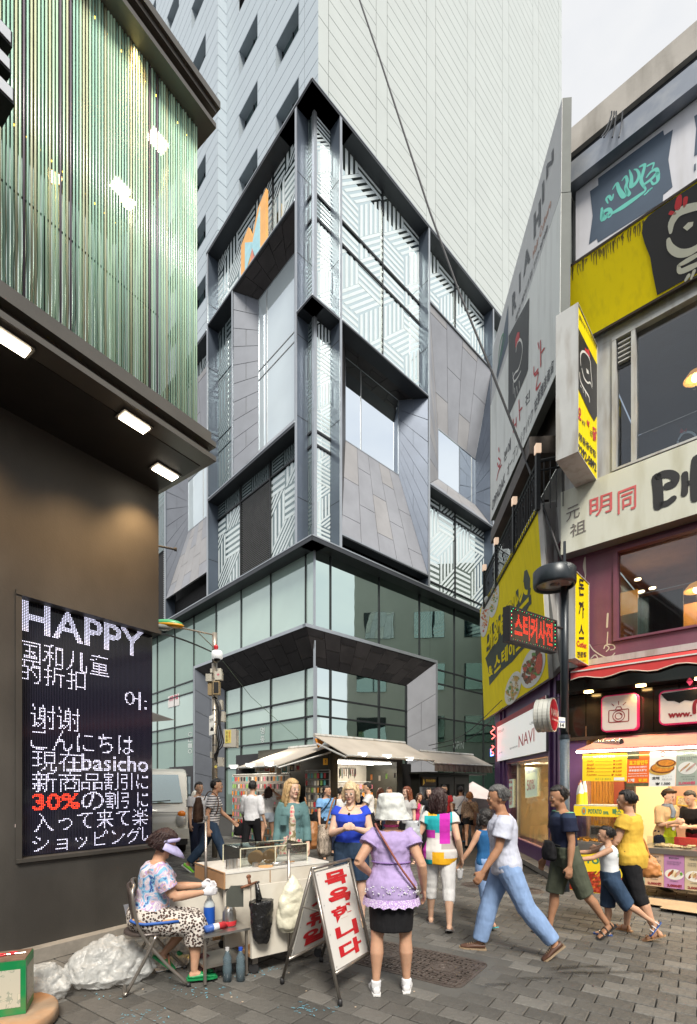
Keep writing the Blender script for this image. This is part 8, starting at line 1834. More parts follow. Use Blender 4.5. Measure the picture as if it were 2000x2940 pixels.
# mid-ground walkers
SH = ('shoe', m_blkp, m_blkp); m_gr = M('sneaker_lime', (.18, .62, .04), .5); SD = ('sandal', m_brn, m_brn)
stripe = blocks('striped_jersey', (.62, .62, .64), [(-1, 1, .95+k*.045, .95+k*.045+.017, (.03, .03, .05)) for k in range(13)])
w6 = person('man in white shirt and black trousers walking away towards the phone cases', FT(722, 2480), 12, 1.76, 'd', 'm', .95, 4, ((14, 4, 2), (-12, 14, 2)), ((-6, 12, 22, 0), (10, 12, 26, 0)), (0, 4), ('short', 'black'), (-.02, 1.25, .022, c_white, dict(fold=.026)), ('trousers', 1.95, .010, c_blk), SH)
bag(w6, (-.30, .05, .70), (.22, .12, .26), c_blk, 'tote_bag', 'black tote bag carried low beside the man in black trousers', [(-.34, .05, .82), (-.29, .06, .86), (-.24, .05, .82)])
w7 = person('man in black and white striped T-shirt and dark jeans striding right, wearing lime trainers', FT(607, 2505), 82, 1.83, 'a', 'm', .98, 6, ((24, 6, 2), (-22, 18, 2)), ((-18, 10, 24, 0), (22, 10, 26, 0)), (-6, 0), ('short', 'black'), (-.02, .62, .020, stripe), ('trousers', 1.9, .014, c_denim), ('shoe', m_gr, M('sole_white', (.7, .7, .7), .5)))
bag(w7, (-.02, -.24, 1.16), (.30, .18, .46), M('backpack_brown', (.075, .038, .022), .8, var=.2), 'backpack', 'brown backpack on the man in the striped T-shirt', [(.12, -.12, 1.34), (.13, -.02, 1.50), (.14, .13, 1.38), (.15, .10, 1.1), (.13, -.1, .98)])
person('man in pale shirt half hidden behind the brown backpack', FT(566, 2500-18), 130, 1.72, 'd', hair=('short', 'black'), top=(-.04, .6, .02, c_white), bottom=('trousers', 1.9, .012, c_navy), shoes=SH)
w9 = person('brown-haired woman with bare legs raising her arm behind the white-shirted man', FT(768, 2436), 15, 1.62, 'a', 'f', .95, 2, ((14, 4, 2), (-12, 12, 2)), ((100, 40, 95, 40), (110, 30, 100, 50)), (0, 0), ('long', 'brown'), (-.05, .3, .02, c_tee), ('shorts', .35, .02, c_jeanw), ('wedge', MATS['leather_tan'], M('wedge_tan', (.35, .2, .1), .6)))
def tprint(txt, rect, col, y=.148, T=None):
 def g(f, r):
  x0, x1_, z0, z1_ = rect; q = [V((x1_, y, z0)), V((x0, y, z0)), V((x0, y, z1_)), V((x1_, y, z1_))]; mb = MB(); vs, fs, _ = text2d(txt, .02); mb.add([bil(q, a, b) for a, b in vs], fs); mb.build('chest_print', col, r, local=True)
 return g
person('young man in white T-shirt with printed chest looking down in front of the wall rack', FT(886, 2422), 205, 1.72, 'd', hair=('bob', 'brown'), head=(0, -22), arms=((16, 6, 36, 12), (16, 6, 36, 12)), top=(-.06, .6, .022, c_tee), bottom=('trousers', 1.9, .016, c_jeanw), shoes=('shoe', c_tee, c_tee), extra=tprint('A&Finch\nferry 1892', (-.10, .10, 1.14, 1.26), m_ink, .150))
w11 = person('youth in light blue T-shirt with a black cross-body bag walking past with a white carrier', FT(934, 2470), 150, 1.66, 'a', 'm', .93, 4, ((14, 6, 2), (-16, 14, 2)), ((12, 10, 14, 0), (-12, 10, 16, 0)), (30, 0), ('crop', 'black'), (-.06, .6, .024, C('tee_sky', (.18, .36, .62))), ('shorts', .92, .02, c_blk), SH, extra=tprint('STAR\n======\n======', (-.09, .10, 1.06, 1.24), M('print_petrol', (.03, .14, .28), .6), .150))
bag(w11, (.24, -.02, .93), (.12, .22, .24), c_blk, 'cross_body_bag', 'black cross-body bag on the youth in the light blue T-shirt', [(.20, .06, 1.0), (.06, .165, 1.18), (-.09, .12, 1.38), (-.1, .0, 1.41), (.02, -.15, 1.2), (.18, -.09, 1.0)])
cb = bag(w11, (.28, .16, .48), (.34, .10, .36), M('carrier_white', (.62, .62, .62), .5), 'carrier_bag', 'white carrier bag with red square print held by the youth in light blue', [(.20, .16, .62), (.26, .16, .76), (.34, .16, .62)])
MB().box(-.05, .05, .052, .057, -.06, .04).build('red_print', m_redp, cb, local=True)
person('woman with dark tied hair and white top behind the youth in light blue', FT(975, 2455), 25, 1.6, 'd', 'f', hair=('short', 'black'), top=(-.05, .3, .02, c_tee), bottom=('trousers', 1.9, .012, c_navy), shoes=SH)
person('shop assistant in white T-shirt and black apron standing at the lit kiosk opening', FT(1062, 2450), 268, 1.72, 'd', hair=('short', 'black'), arms=((30, 6, 60, 10), (30, 6, 60, 10)), head=(0, -12), top=(-.04, .6, .02, c_tee), bottom=('trousers', 1.9, .014, c_blk), shoes=SH)
person('woman with tied brown hair glancing over beside the kiosk counter', FT(1117, 2446), 188, 1.6, 'd', 'f', hair=('short', 'brown'), top=(-.05, .4, .02, c_tee), bottom=('trousers', 1.9, .012, c_navy), shoes=SH)
w15 = person('young woman with very long auburn hair, grey T-shirt and black shorts facing left', FT(1170, 2478), 215, 1.62, 'b', 'f', .9, 2, ((6, 4, 2), (-6, 6, 2)), ((4, 8, 14, 0), (2, 8, 14, 0)), (-24, -6), ('long', 'auburn', .42), (-.02, .55, .022, C('tee_grey', (.42, .42, .42))), ('shorts', .4, .016, c_blk), SD)
person('woman in pink top lifting a phone between the kiosks', FT(1202, 2440), 170, 1.45, 'a', 'f', hair=('bob', 'brown'), arms=((70, 10, 90, 10), (40, 10, 90, 20)), top=(-.05, .5, .02, C('top_pink', (.65, .06, .22))), bottom=('trousers', 1.9, .012, c_navy), shoes=SH)
person('dark haired woman in a black top standing before the grey poster', FT(1232, 2460), 196, 1.6, 'b', 'f', hair=('long', 'black', .2), top=(-.05, .3, .016, c_blk), bottom=('trousers', 1.9, .012, c_blk), shoes=SH, arms=((10, 12, 60, 20), (8, 10, 20, 0)))
w18 = person('man in white T-shirt and dark shorts with a grey strap across his back', FT(1322, 2420), 8, 1.63, 'c', 'm', 1, 3, ((14, 4, 2), (-14, 14, 2)), ((4, 10, 20, 0), (4, 10, 20, 0)), (-20, 0), ('short', 'black'), (-.06, .6, .024, c_tee), ('shorts', .85, .02, c_navy), ('shoe', C('shoe_blue', (.10, .22, .35)), m_blkp))
MB().tube(smooth([(.12, .02, 1.40), (.08, -.14, 1.24), (-.10, -.155, .98)], 4), .012, 5).build('back_strap', C('strap_grey', (.2, .22, .26)), w18.root, local=True)
w19 = person('small woman with orange curly hair, brown patterned blouse and black shorts walking away', FT(1348, 2430), 12, 1.47, 'a', 'f', 1.05, 4, ((12, 4, 2), (-12, 10, 2)), ((2, 10, 30, 0), (2, 10, 30, 0)), (0, 0), ('curly', 'orange'), (-.08, 1.4, .026, ramped('brown_print', 'noise', 26, [(0, (.16, .10, .07)), (.46, (.34, .25, .18)), (.56, (.10, .06, .04))])), ('shorts', .5, .02, c_blk), ('thong', m_blkp, m_blkp))
bag(w19, (.20, -.10, .74), (.24, .12, .34), M('leather_dark_brown', (.10, .04, .02), .5), 'shoulder_bag', 'dark brown shoulder bag on the small orange-haired woman', [(.14, -.1, .88), (.0, -.15, 1.1), (-.09, -.04, 1.21), (-.06, .08, 1.18)])
for lab, (u, v), th_, sx, hr_, tp_, bt_ in (('distant man in olive shirt behind the blonde women', (905, 2416), 160, 'm', 'black', (.12, .13, .08), c_navy), ('distant woman in coral top left of the kiosk post', (800, 2420), 200, 'f', 'brown', (.55, .18, .12), c_denim), ('distant man in navy shirt at the kiosk counter with his back turned', (1020, 2432), 5, 'm', 'black', (.03, .05, .12), c_jean), ('distant woman in cream cardigan beside the lit kiosk front', (1090, 2436), 20, 'f', 'auburn', (.55, .48, .36), c_blk), ('distant youth in red T-shirt in front of the repair kiosk', (1275, 2425), 190, 'm', 'black', (.5, .04, .05), c_navy)):
 person(lab, FT(u, v), th_, 1.66 if sx == 'm' else 1.58, 'd', sx, .95, 3, ((10, 4, 2), (-10, 10, 2)), hair=('short' if sx == 'm' else 'long', hr_), top=(-.05, .5, .02, C('cloth_'+lab.split()[3], tp_)), bottom=('trousers', 1.9, .012, bt_), shoes=SH)
# right-hand walkers
c_lil = C('shirt_pale_lilac', (.52, .55, .66)); m_cone = M('tissue_white', (.7, .7, .7), .7)
w20 = person('short-haired person in sleeveless blue top and denim walking away holding a white cone', FT(1398, 2655), 338, 1.37, 'a', 'f', .98, 3, ((12, 4, 2), (-12, 12, 2)), ((6, 10, 10, 0), (6, 30, 14, 0)), (0, 0), ('bob', 'black'), (-.06, 0, .018, C('top_blue', (.02, .10, .25))), ('trousers', 1.4, .014, c_jean), ('sandal', m_blkp, MATS['case_teal']), child=True)
t = thing('paper_cone', 'white paper cone hanging from the hand of the person in sleeveless blue', 'paper cone', wpt(w20, w20.A[1][2])); MB().lathe([(0, -.20), (.03, -.16), (.045, -.06), (0, -.05)], wpt(w20, w20.A[1][2]), 10).build('cone', m_cone, t)
w21 = person('grey-haired man in pale short-sleeved shirt and light blue jeans striding left', FT(1452, 2738), 279, 1.69, 'c', 'm', 1.04, 5, ((20, 6, 2), (-24, 14, 2)), ((4, 8, 16, 0), (14, 8, 20, 0)), (0, -6), ('short', 'grey'), (-.07, .62, .026, c_lil, dict(fold=.024, flare=.02)), ('trousers', 1.97, .020, c_jean), ('shoe', M('shoe_brown', (.08, .035, .02), .5), M('sole_tan', (.3, .22, .14), .6)), True)
w22 = person('dark-haired man in navy polo and olive knee shorts walking left in sandals', FT(1625, 2686), 272, 1.66, 'c', 'm', 1.0, 6, ((12, 4, 2), (-22, 14, 2)), ((6, 8, 14, 0), (-4, 8, 12, 0)), (6, -6), ('short', 'black'), (-.02, .6, .022, blocks('navy_mint_polo', (.015, .02, .045), [(-.3, .3, 1.33, 1.42, (.16, .42, .26)), (-.3, .3, 1.28, 1.32, (.03, .05, .1))])), ('shorts', 1.05, .026, C('olive_cotton', (.075, .085, .06))), ('sandal', m_brn, m_blkp), True)
bag(w22, (-.02, .19, .92), (.26, .12, .20), c_blk, 'belt_bag', 'black belt bag on the front of the man in the navy polo', [(-.14, .12, .98), (0, .2, 1.0), (.14, .12, .98)])
w23 = person('small boy in white vest and dark denim shorts reaching forward with one arm', FT(1752, 2690), 292, 1.20, 'a', 'm', .98, 4, ((4, 4, 2), (-30, 26, 2)), ((70, 10, 14, 0), (62, 14, 18, 6)), (0, 4), ('crop', 'black'), (-.08, 0, .020, blocks('vest_white_green', (.66, .68, .70), [(-.08, .08, .86, .90, (.18, .30, .22))])), ('shorts', 1.1, .024, c_denim), ('sandal', c_tee, M('sole_blue', (.02, .08, .3), .5)), True, child=True)
w24 = person('black-haired woman in mustard yellow blouse and black cropped trousers guiding the boy', FT(1812, 2682), 318, 1.60, 'a', 'f', 1.14, 3, ((8, 4, 2), (-14, 12, 2)), ((20, 12, 40, 10), (16, 14, 52, 22)), (10, 0), ('short', 'black'), (-.12, .42, .020, C('mustard', (.66, .42, .06)), dict(name='blouse', flare=.02, fold=.024)), ('trousers', 1.3, .012, c_blk), ('sandal', MATS['leather_tan'], MATS['wedge_tan']), True)
bag(w24, (.30, .0, .72), (.14, .38, .26), M('bag_orange_tan', (.52, .22, .07), .5), 'handbag', 'orange tan slouchy handbag hanging from the woman in the mustard blouse', [(.26, .1, .82), (.24, .06, 1.02), (.24, -.04, 1.02), (.26, -.1, .82)], sh=.035)
def x25(f, r):
 T = f.T; X = V((1, 0, 0)); Y = V((0, 1, 0)); ap = C('apron_lime', (.50, .62, .03)); rg = [(T(h, .0), X*a, Y*b) for h, a, b in ((-.2, .155, .165), (.0, .15, .15), (.15, .13, .13), (.3, .10, .148), (.40, .085, .135))]
 soft(MB().loft(rg, 18), 'apron', ap, r, .011, .008, .06)
 soft(MB().loft([(T(.47), X*.085, Y*.08), (T(.51), X*.08, Y*.08), (T(.53), X*.06, Y*.06)], 14).tube([T(.49)+Y*.08, T(.40)+Y*.15+X*.02, T(.30)+Y*.16+X*.05], [.03, .035, .03], 8), 'neck_scarf', C('scarf_grey_blue', (.18, .23, .30)), r, .009, .01, .03)
 q = MB(); q.ell(T(.12)+Y*.15, (.032, .008, .03)).ell(T(.165)+Y*.145+X*.012, (.008, .006, .028)).ell(T(.165)+Y*.145-X*.012, (.008, .006, .028)); q.build('rabbit_print', c_tee, r, True, True)
 soft(MB().loft([(f.hp(0, -.005, .05), X*.086, Y*.105), (f.hp(0, -.005, .095), X*.080, Y*.10)], 18), 'headband', C('band_brown', (.06, .035, .02)), r, .009, .004, .04)
p25 = PF.px(1908, 2300, .02-.35)
person('stall woman with dark headband and lime green apron holding food tongs behind the snack counter', (p25.x, p25.y), 168, 1.60, 'b', 'f', 1.05, 5, arms=((10, 8, 96, 10), (16, 10, 70, 20)), head=(8, -16), hair=('short', 'black'), top=(-.02, .9, .018, C('top_sand', (.52, .38, .22))), bottom=('trousers', 1.9, .012, c_navy), shoes=SH, fine=True, extra=x25)
p26 = PF.px(1995, 2300, -.45)
person('assistant in black top and dark red apron bending behind the snack stall', (p26.x+.05, p26.y), 250, 1.6, 'd', 'f', 1.05, 16, arms=((20, 8, 70, 10), (20, 8, 70, 10)), head=(0, -20), hair=('short', 'black'), top=(-.02, .6, .02, c_blk), bottom=('skirt', .9, .02, C('apron_maroon', (.20, .015, .03))), shoes=SH)
for lab, (u, v, o), th_, zb_, tm in (('diner in a black shirt seen in profile behind the upper restaurant window', (1864, 1240, -1.0), 75, z3b, c_blk), ('diner with long dark hair in a white top behind the lower restaurant window', (1932, 1800, -.9), 268, z2b, c_tee)):
 p = PF.px(u, v, o); f_ = person(lab, (p.x, p.y), th_, 1.66, 'b', 'f' if th_ > 200 else 'm', .95, 8, ((80, 80, 4), (80, 80, 4)), ((20, 8, 60, 10), (20, 8, 60, 10)), (0, -14), ('short' if th_ < 200 else 'long', 'black'), (-.05, .6, .02, tm), ('trousers', 1.9, .012, c_navy), SH, seat=.5); f_.root.location.z = p.z-1.22
# ================================================================ STREET FOOD SELLER, CART AND THINGS AROUND HER
m_tubeS = M('chair_tube', (.34, .31, .28), .3, .8, var=.15); m_seat = M('chair_brown_panel', (.075, .06, .055), .35, .2, var=.1)
CH = V((-1.64, 4.02, 0)); ca = R_(22)                              # chair faces +X
chair = thing('folding_chair', 'brown metal folding chair with bent tube legs under the seated seller', 'chair', CH, ca)
c_ = lambda *p: V(p)
def tb(pts, r=.013, name='tube_leg', mat=None): return MB().tube(smooth([tuple(p) for p in pts], 4), r, 8).build(name, mat or m_tubeS, chair, True, True)
for sy in (-1, 1):
 y = sy*.21
 tb([c_(-.10, y*.8, .83), c_(-.11, y, .76), c_(-.06, y, .50), c_(.10, y, .25), c_(.30, y, .02)], .014, 'rear_frame')
 tb([c_(.06, y*1.05, .44), c_(-.03, y*1.05, .25), c_(-.15, y*1.05, .03)], .013, 'front_leg')
 MB().ell(c_(.30, y, .02), (.02, .02, .018)).build('rubber_foot', m_blkp, chair, True, True)
tb([c_(-.15, -.22, .03), c_(-.17, -.2, .014), c_(-.17, .2, .014), c_(-.15, .22, .03)], .013, 'floor_rail'); tb([c_(.16, -.21, .17), c_(.16, .21, .17)], .009, 'cross_rod', M('rusty_rod', (.2, .09, .05), .6, .4)); tb([c_(-.10, -.17, .83), c_(-.12, 0, .85), c_(-.10, .17, .83)], .014, 'top_tube')
soft(MB().loft([(c_(.02, 0, .43), V((.21, 0, 0)), V((0, .2, 0))), (c_(.02, 0, .46), V((.2, 0, 0)), V((0, .19, 0)))], 24), 'seat', m_seat, chair, .012)
bk_ = MB(); n = 10; vs = []
for z, k in ((.56, 1), (.62, 1.02), (.76, 1.02), (.82, .96)):
 vs += [c_(-.085-.10*(z-.56)-.03*math.cos((i/n-.5)*3), (i/n-.5)*.40*k, z) for i in range(n+1)]
fs = [(r*(n+1)+i, r*(n+1)+i+1, (r+1)*(n+1)+i+1, (r+1)*(n+1)+i) for r in range(3) for i in range(n)]; o = bk_.add(vs, fs).build('backrest', m_seat, chair, True, True); md = o.modifiers.new('th', 'SOLIDIFY'); md.thickness = .02
cu = thing('seat_cushion', 'thin tan cushion with a blue edge folded up on the chair seat', 'cushion', CH+V((0, 0, .47)), ca)
vs = [c_(x, y, .02+.10*max(0, -(x+.02)/.2)**2*1.6+.04*(abs(y)/.2)**2) for x in (-.12, -.08, -.02, .07, .15, .22) for y in (-.21, -.1, 0, .1, .21)]
o = MB().add(vs, [(r*5+i, r*5+i+1, (r+1)*5+i+1, (r+1)*5+i) for r in range(5) for i in range(4)]).build('pad', M('cushion_tan', (.42, .24, .10), .8), cu, True, True); md = o.modifiers.new('th', 'SOLIDIFY'); md.thickness = .022
rim = [vs[i] for i in (0, 1, 2, 3, 4, 9, 14, 19, 24, 29, 28, 27, 26, 25, 20, 15, 10, 5)]; MB().tube(rim, .013, 6, closed=True).build('blue_edge', M('edge_blue', (.02, .09, .35), .6), cu, True, True)
# the seller
pais = ramped('paisley_print', 'noise', 11, [(0, (.05, .09, .28)), (.36, (.20, .42, .62)), (.44, (.55, .46, .58)), (.50, (.62, .60, .62)), (.55, (.42, .30, .52)), (.61, (.60, .40, .24)), (.66, (.12, .22, .45))], detail=5)
leop = ramped('leopard_print', 'vor', 50, [(0, (.20, .11, .08)), (.20, (.03, .02, .02)), (.47, (.55, .51, .47))])
m_grn = M('flat_green', (.01, .22, .07), .4)
def xs(f, r):
 hp = f.hp; v = MB(); n = 18; vs = []
 for rr, zz in ((.094, .030), (.13, .018), (.17, -.002), (.205, -.03)):
  for k in range(n+1): a = math.pi*(k/n); x = math.cos(a)*(.094+(rr-.094)*.45); y = math.sin(a)*rr*1.1-.01; vs.append(hp(x, y, zz-.012*abs(math.cos(a))))
 o = v.add(vs, [(q*(n+1)+i, q*(n+1)+i+1, (q+1)*(n+1)+i+1, (q+1)*(n+1)+i) for q in range(3) for i in range(n)]).build('visor_brim', C('visor_lilac', (.42, .40, .64)), r, True, True); md = o.modifiers.new('t', 'SOLIDIFY'); md.thickness = .006
 soft(MB().loft([(hp(0, -.005, .015), V((.098, 0, 0)), V((0, .118, 0))), (hp(0, -.005, .055), V((.094, 0, 0)), V((0, .112, 0)))], 22), 'visor_band', MATS['visor_lilac'], r, .009, .003, .05)
 MB().slab([hp(-.012, -.128, .05), hp(.012, -.128, .05), hp(.010, -.13, -.05), hp(-.008, -.13, -.05)], (0, -.004, 0)).build('visor_strap', M('strap_cream', (.6, .52, .4), .7), r, local=True)
wv = person('seated street food seller in lilac sun visor, paisley blouse and leopard print trousers', (CH.x+.0, CH.y, 0)[:2], 68, 1.58, 'a', 'f', 1.2, 10, ((80, 84, 6), (78, 120, 8)), ((30, 8, 62, 14), (34, 10, 58, 16)), (4, -28), ('curly', 'darkbrown'), (-.06, .72, .020, pais, dict(name='blouse', fold=.022)), ('trousers', 1.45, .030, leop), ('flat', m_grn, m_grn), True, seat=.535, gloves=C('glove_white', (.66, .66, .70)), extra=xs, belly=.02)
for sd in (0, 1): an = wv.feet[sd][2]; MB().ell(an+V((0, .13, -.02)), (.028, .025, .016)).ell(an+V((.01, .12, -.005)), (.016, .018, .014)).build('shoe_flower', m_grn, wv.root, True, True)
# ---- cart
m_cw = M('cart_white', (.62, .59, .52), .45, var=.05, dirt=((.35, .28, .2), .35, 5, (1, 1, 1))); m_ply = M('plywood_edge', (.35, .2, .1), .7)
a2 = V((.80, .60, 0)); b2 = V((-.60, .80, 0)); K0 = V((-.812, 4.12, 0)); KA = math.atan2(.6, .8)
cart = thing('snack_cart', 'white home-made snack cart on casters beside the seated seller', 'cart', K0, KA)
def kb(x0, x1, y0, y1, z0, z1, name, mat, par=cart): return MB().box(x0, x1, y0, y1, z0, z1).build(name, mat, par, local=True)
kb(0, .80, 0, .03, .16, .77, 'front_panel', m_cw); kb(0.002, .80, .031, .62, .16, .19, 'bottom_board', m_ply); kb(.78, .81, .032, .62, .16, .77, 'end_panel', m_cw)
kb(-.12, .86, .28, .31, .19, .70, 'inner_panel', m_cw); kb(-.14, .95, .25, .95, .72, .845, 'drawer_box', m_cw); kb(-.145, .955, .245, .955, .846, .86, 'top_board', M('formica_white', (.66, .65, .62), .25)); kb(-.145, -.13, .242, .955, .72, .862, 'ply_edge', m_ply)
kb(.30, .306, .243, .2495, .73, .84, 'drawer_gap', m_ply); kb(-.55, .0, .42, .44, .42, .70, 'back_board', m_cw); kb(-.40, .0, .02, .42, .40, .42, 'low_shelf', m_steel); kb(-.38, -.02, .06, .40, .14, .16, 'lower_rack', m_tubeS)
for x, y in ((-.39, .05), (-.39, .38), (-.03, .05)): kb(x, x+.02, y, y+.02, .02, .40, 'shelf_leg', m_tubeS)
for x, y in ((.06, .08), (.72, .08), (.1, .85), (.8, .85)):
 MB().lathe([(0, -.014), (.042, -.014), (.045, 0), (.042, .014), (0, .014)], (x, y, .047), 16, axis=(.6, .8, 0)).build('caster', m_blkp, cart, local=True); kb(x-.025, x+.025, y-.025, y+.025, .09, .16, 'caster_bracket', m_tubeS)
kb(.0, .82, .84, .87, .10, .13, 'frame_rail', m_ply); kb(.84, .87, .8, .83, .10, .72, 'frame_leg', m_ply)
for x, y, z0, z1 in ((.34, -.03, .10, 1.07), (-.16, .62, .3, 1.30)): 
 MB().tube([(x, y, z0), (x, y, z1)], .013, 8).build('steel_post', m_tubeS, cart, True, True); MB().lathe([(0, 0), (.022, 0), (.022, .03), (0, .04)], (x, y, z1), 10).build('post_cap', m_tubeS, cart, local=True)
KM = Matrix.Translation(K0) @ Matrix.Rotation(KA, 4, 'Z')
def on(x, y, z): return KM @ V((x, y, z))
def small(name, label, cat, x, y, z, rz=0, group=None): return thing(name, label, cat, on(x, y, z), KA+rz, group)
t = small('acrylic_case', 'clear acrylic box with yellowed edges standing on the cart top', 'display case', .45, .62, .862)
m_ac = clearmat('acrylic', (.93, .95, .93), .07); m_ae = M('acrylic_edge', (.62, .60, .45), .3, var=0, emit=.05)
W_, D_, H_ = .36, .20, .17
for a, b, c, d, z0, z1 in ((-W_, W_, -D_, -D_+.004, 0, H_), (-W_, W_, D_-.004, D_, 0, H_), (-W_, -W_+.004, -D_, D_, 0, H_), (W_-.004, W_, -D_, D_, 0, H_), (-W_, 0.1, -D_, D_, H_, H_+.004)): MB().box(a, b, c, d, z0, z1).build('acrylic_sheet', m_ac, t, local=True)
for x in (-W_, W_, .0):
 for y in (-D_, D_): MB().box(x-.004, x+.004, y-.004, y+.004, 0, H_).build('edge', m_ae, t, local=True)
for y in (-D_, D_): MB().box(-W_, W_, y-.004, y+.004, H_-.004, H_+.004).build('edge', m_ae, t, local=True)
for i in range(2):
 t = small('wafer_stack', ['left stack of round tan sugar wafers in clear wrap on the cart', 'right stack of round tan sugar wafers in clear wrap on the cart'][i], 'wafers', .27+.15*i, .45, .93, 0, 'wrapped wafer stacks'); dm = MB().lathe([(0, 0), (.065, 0), (.065, .005), (0, .005)], (0, 0, 0), 22, axis=(0, -1, .2)).mesh('wafer', M('wafer_tan', (.55, .33, .15), .6, var=.08))
 for k in range(9): o = bpy.data.objects.new('wafer', dm); COL.objects.link(o); o.parent = t; o.location = (k*.009-.03, .01*k, .0)
t = small('cutter_block', 'three dull steel cookie cutters standing at the left of the cart top', 'cutters', .0, .42, .861)
for k in range(3): MB().lathe([(.022, 0), (.022, .085), (.02, .085), (.02, 0)], (k*.035-.03, .01*(k % 2), 0), 8, cap=False).build('cutter', m_steel, t, local=True)
t = small('small_cutter', 'low square steel cutter lying mid way on the cart top', 'cutter', .22, .38, .861); MB().lathe([(.03, 0), (.03, .04), (.028, .04), (.028, 0)], (0, 0, 0), 4, cap=False).build('ring', m_steel, t, local=True)
t = small('wooden_disc', 'thin round orange board flat on the cart top', 'board', .30, .33, .861); MB().lathe([(0, 0), (.07, 0), (.07, .006), (0, .006)], (0, 0, 0), 22).build('disc', MATS['wafer_tan'], t, local=True)
t = small('steel_roller', 'bright steel roller lying near the front edge of the cart top', 'roller', .47, .32, .878); MB().tube([(-.10, 0, 0), (.08, .02, 0)], .016, 12).build('roller', m_steel, t, True, True); MB().tube([(.08, .02, 0), (.15, .03, 0)], .007, 8).build('handle', m_ply, t, True, True)
# bags hanging from the posts
m_pb = M('plastic_cream', (.62, .60, .48), .35, var=.06, bump=.5, bscale=14, spec=.6); m_pbw = M('plastic_white', (.58, .60, .60), .3, var=.04, bump=1., bscale=18, spec=.7, alpha=.5); m_pbk = M('plastic_black', (.010, .010, .011), .22, var=.2, bump=1., bscale=18, spec=.7)
def sack(name, label, c, rings, mat, vox=.012, disp=.05, ds=.09, rz=0):
 t = thing(name, label, 'bag', c, rz); soft(MB().loft([(V((x, y, z)), V((a, 0, 0)), V((0, b, 0))) for x, y, z, a, b in rings], 20), 'bag', mat, t, vox, disp, ds, sm=1); return t
pp = on(.34, -.09, 0)
sack('cream_plastic_bag', 'cream plastic bag tied to the steel post and bulging with rubbish', (pp.x, pp.y, 0), [(0, 0, .86, .012, .012), (0, 0, .82, .035, .03), (0, 0, .74, .10, .06), (.01, 0, .62, .15, .08), (.01, 0, .50, .16, .085), (-.01, 0, .40, .13, .07), (-.03, 0, .34, .06, .04)], m_pb, disp=.04, ds=-.14, rz=KA)
pp = on(.06, -.06, 0)
t = sack('black_plastic_bag', 'open black plastic bag clipped to the front of the cart', (pp.x, pp.y, 0), [(0, 0, .66, .115, .085), (0, 0, .60, .110, .08), (0, 0, .48, .10, .075), (0, 0, .36, .085, .065), (.01, 0, .29, .05, .04)], m_pbk, disp=.025, ds=-.1, rz=KA)
MB().tube([(-.02, -.0, .66), (-.03, .03, .80), (.0, .05, .80)], [.03, .015, .01], 8).build('bag_handle', m_pbk, t, True, True)
t = small('spring_clamp', 'rusty clamp holding the black bag on the cart edge', 'clamp', -.02, -.005, .79); MB().tube([(-.08, 0, -.02), (.07, 0, .01)], .012, 8).tube([(0, 0, 0), (0.0, .02, .05)], .014, 8).ell((.0, .02, .06), (.022, .012, .02)).build('clamp', M('rusty_rod', (.2, .09, .05), .6, .4), t, True, True)
t = small('steel_spatula', 'grey steel press plate hanging beside the black bag', 'plate', -.12, .03, .62); MB().slab([(-.09, 0, 0), (.06, 0, -.02), (.06, 0, .16), (-.05, 0, .17), (-.09, 0, .12)], (0, .006, 0)).build('plate', M('dull_plate', (.16, .17, .15), .4, .6), t, local=True)
for (n_, lab, cat, x, y, prof, mt, parts) in (
 ('water_bottle', 'clear bottle with a blue label on the low shelf beside the seller', 'bottle', -.27, .25, [(0, 0), (.045, 0), (.045, .19), (.02, .24), (.02, .26), (0, .26)], 'bottle_blue', 1),
 ('steel_pot', 'small ribbed steel pot with a red band on the low shelf', 'pot', -.12, .18, [(0, 0), (.055, 0), (.06, .04), (.058, .12), (.04, .16), (0, .17)], 'pot_steel', 2),
 ('glass_jar', 'short clear jar with dark contents in front of the seller', 'jar', -.35, .32, [(0, 0), (.05, 0), (.05, .09), (.045, .10), (0, .10)], 'jar_glass', 3)):
 t = small(n_, lab, cat, x, y, .422); mt_ = {'bottle_blue': M('bottle_clear', (.55, .62, .66), .1, alpha=.75), 'pot_steel': m_steel, 'jar_glass': M('jar_glass', (.5, .52, .5), .1, alpha=.6)}[mt]
 MB().lathe(prof, (0, 0, 0), 20).build('vessel', mt_, t, True, True)
 if parts == 1: MB().lathe([(.0465, .03), (.0465, .17)], (0, 0, 0), 20, cap=False).build('label_band', M('label_blue', (.01, .08, .40), .4), t, True, True)
 if parts == 2: MB().lathe([(.0565, .005), (.062, .04), (.0585, .05)], (0, 0, 0), 20, cap=False).build('red_band', m_redp, t, True, True)
 if parts == 3: MB().lathe([(0, .005), (.046, .005), (.046, .045), (0, .045)], (0, 0, 0), 16).build('contents', m_brn, t, local=True)
t = small('spray_can', 'white, red and blue can lying on its side near the pot', 'can', -.27, .08, .455); MB().tube([(-.1, 0, 0), (.08, .03, 0)], .03, 14).build('can', blocks('can_print', (.6, .62, .68), [(-.3, -.03, -1, 1, (.05, .12, .4)), (.02, .3, -1, 1, (.55, .04, .05))], .3), t, True, True); MB().tube([(.08, .03, 0), (.10, .033, 0)], .015, 10).build('nozzle', m_redp, t, local=True)
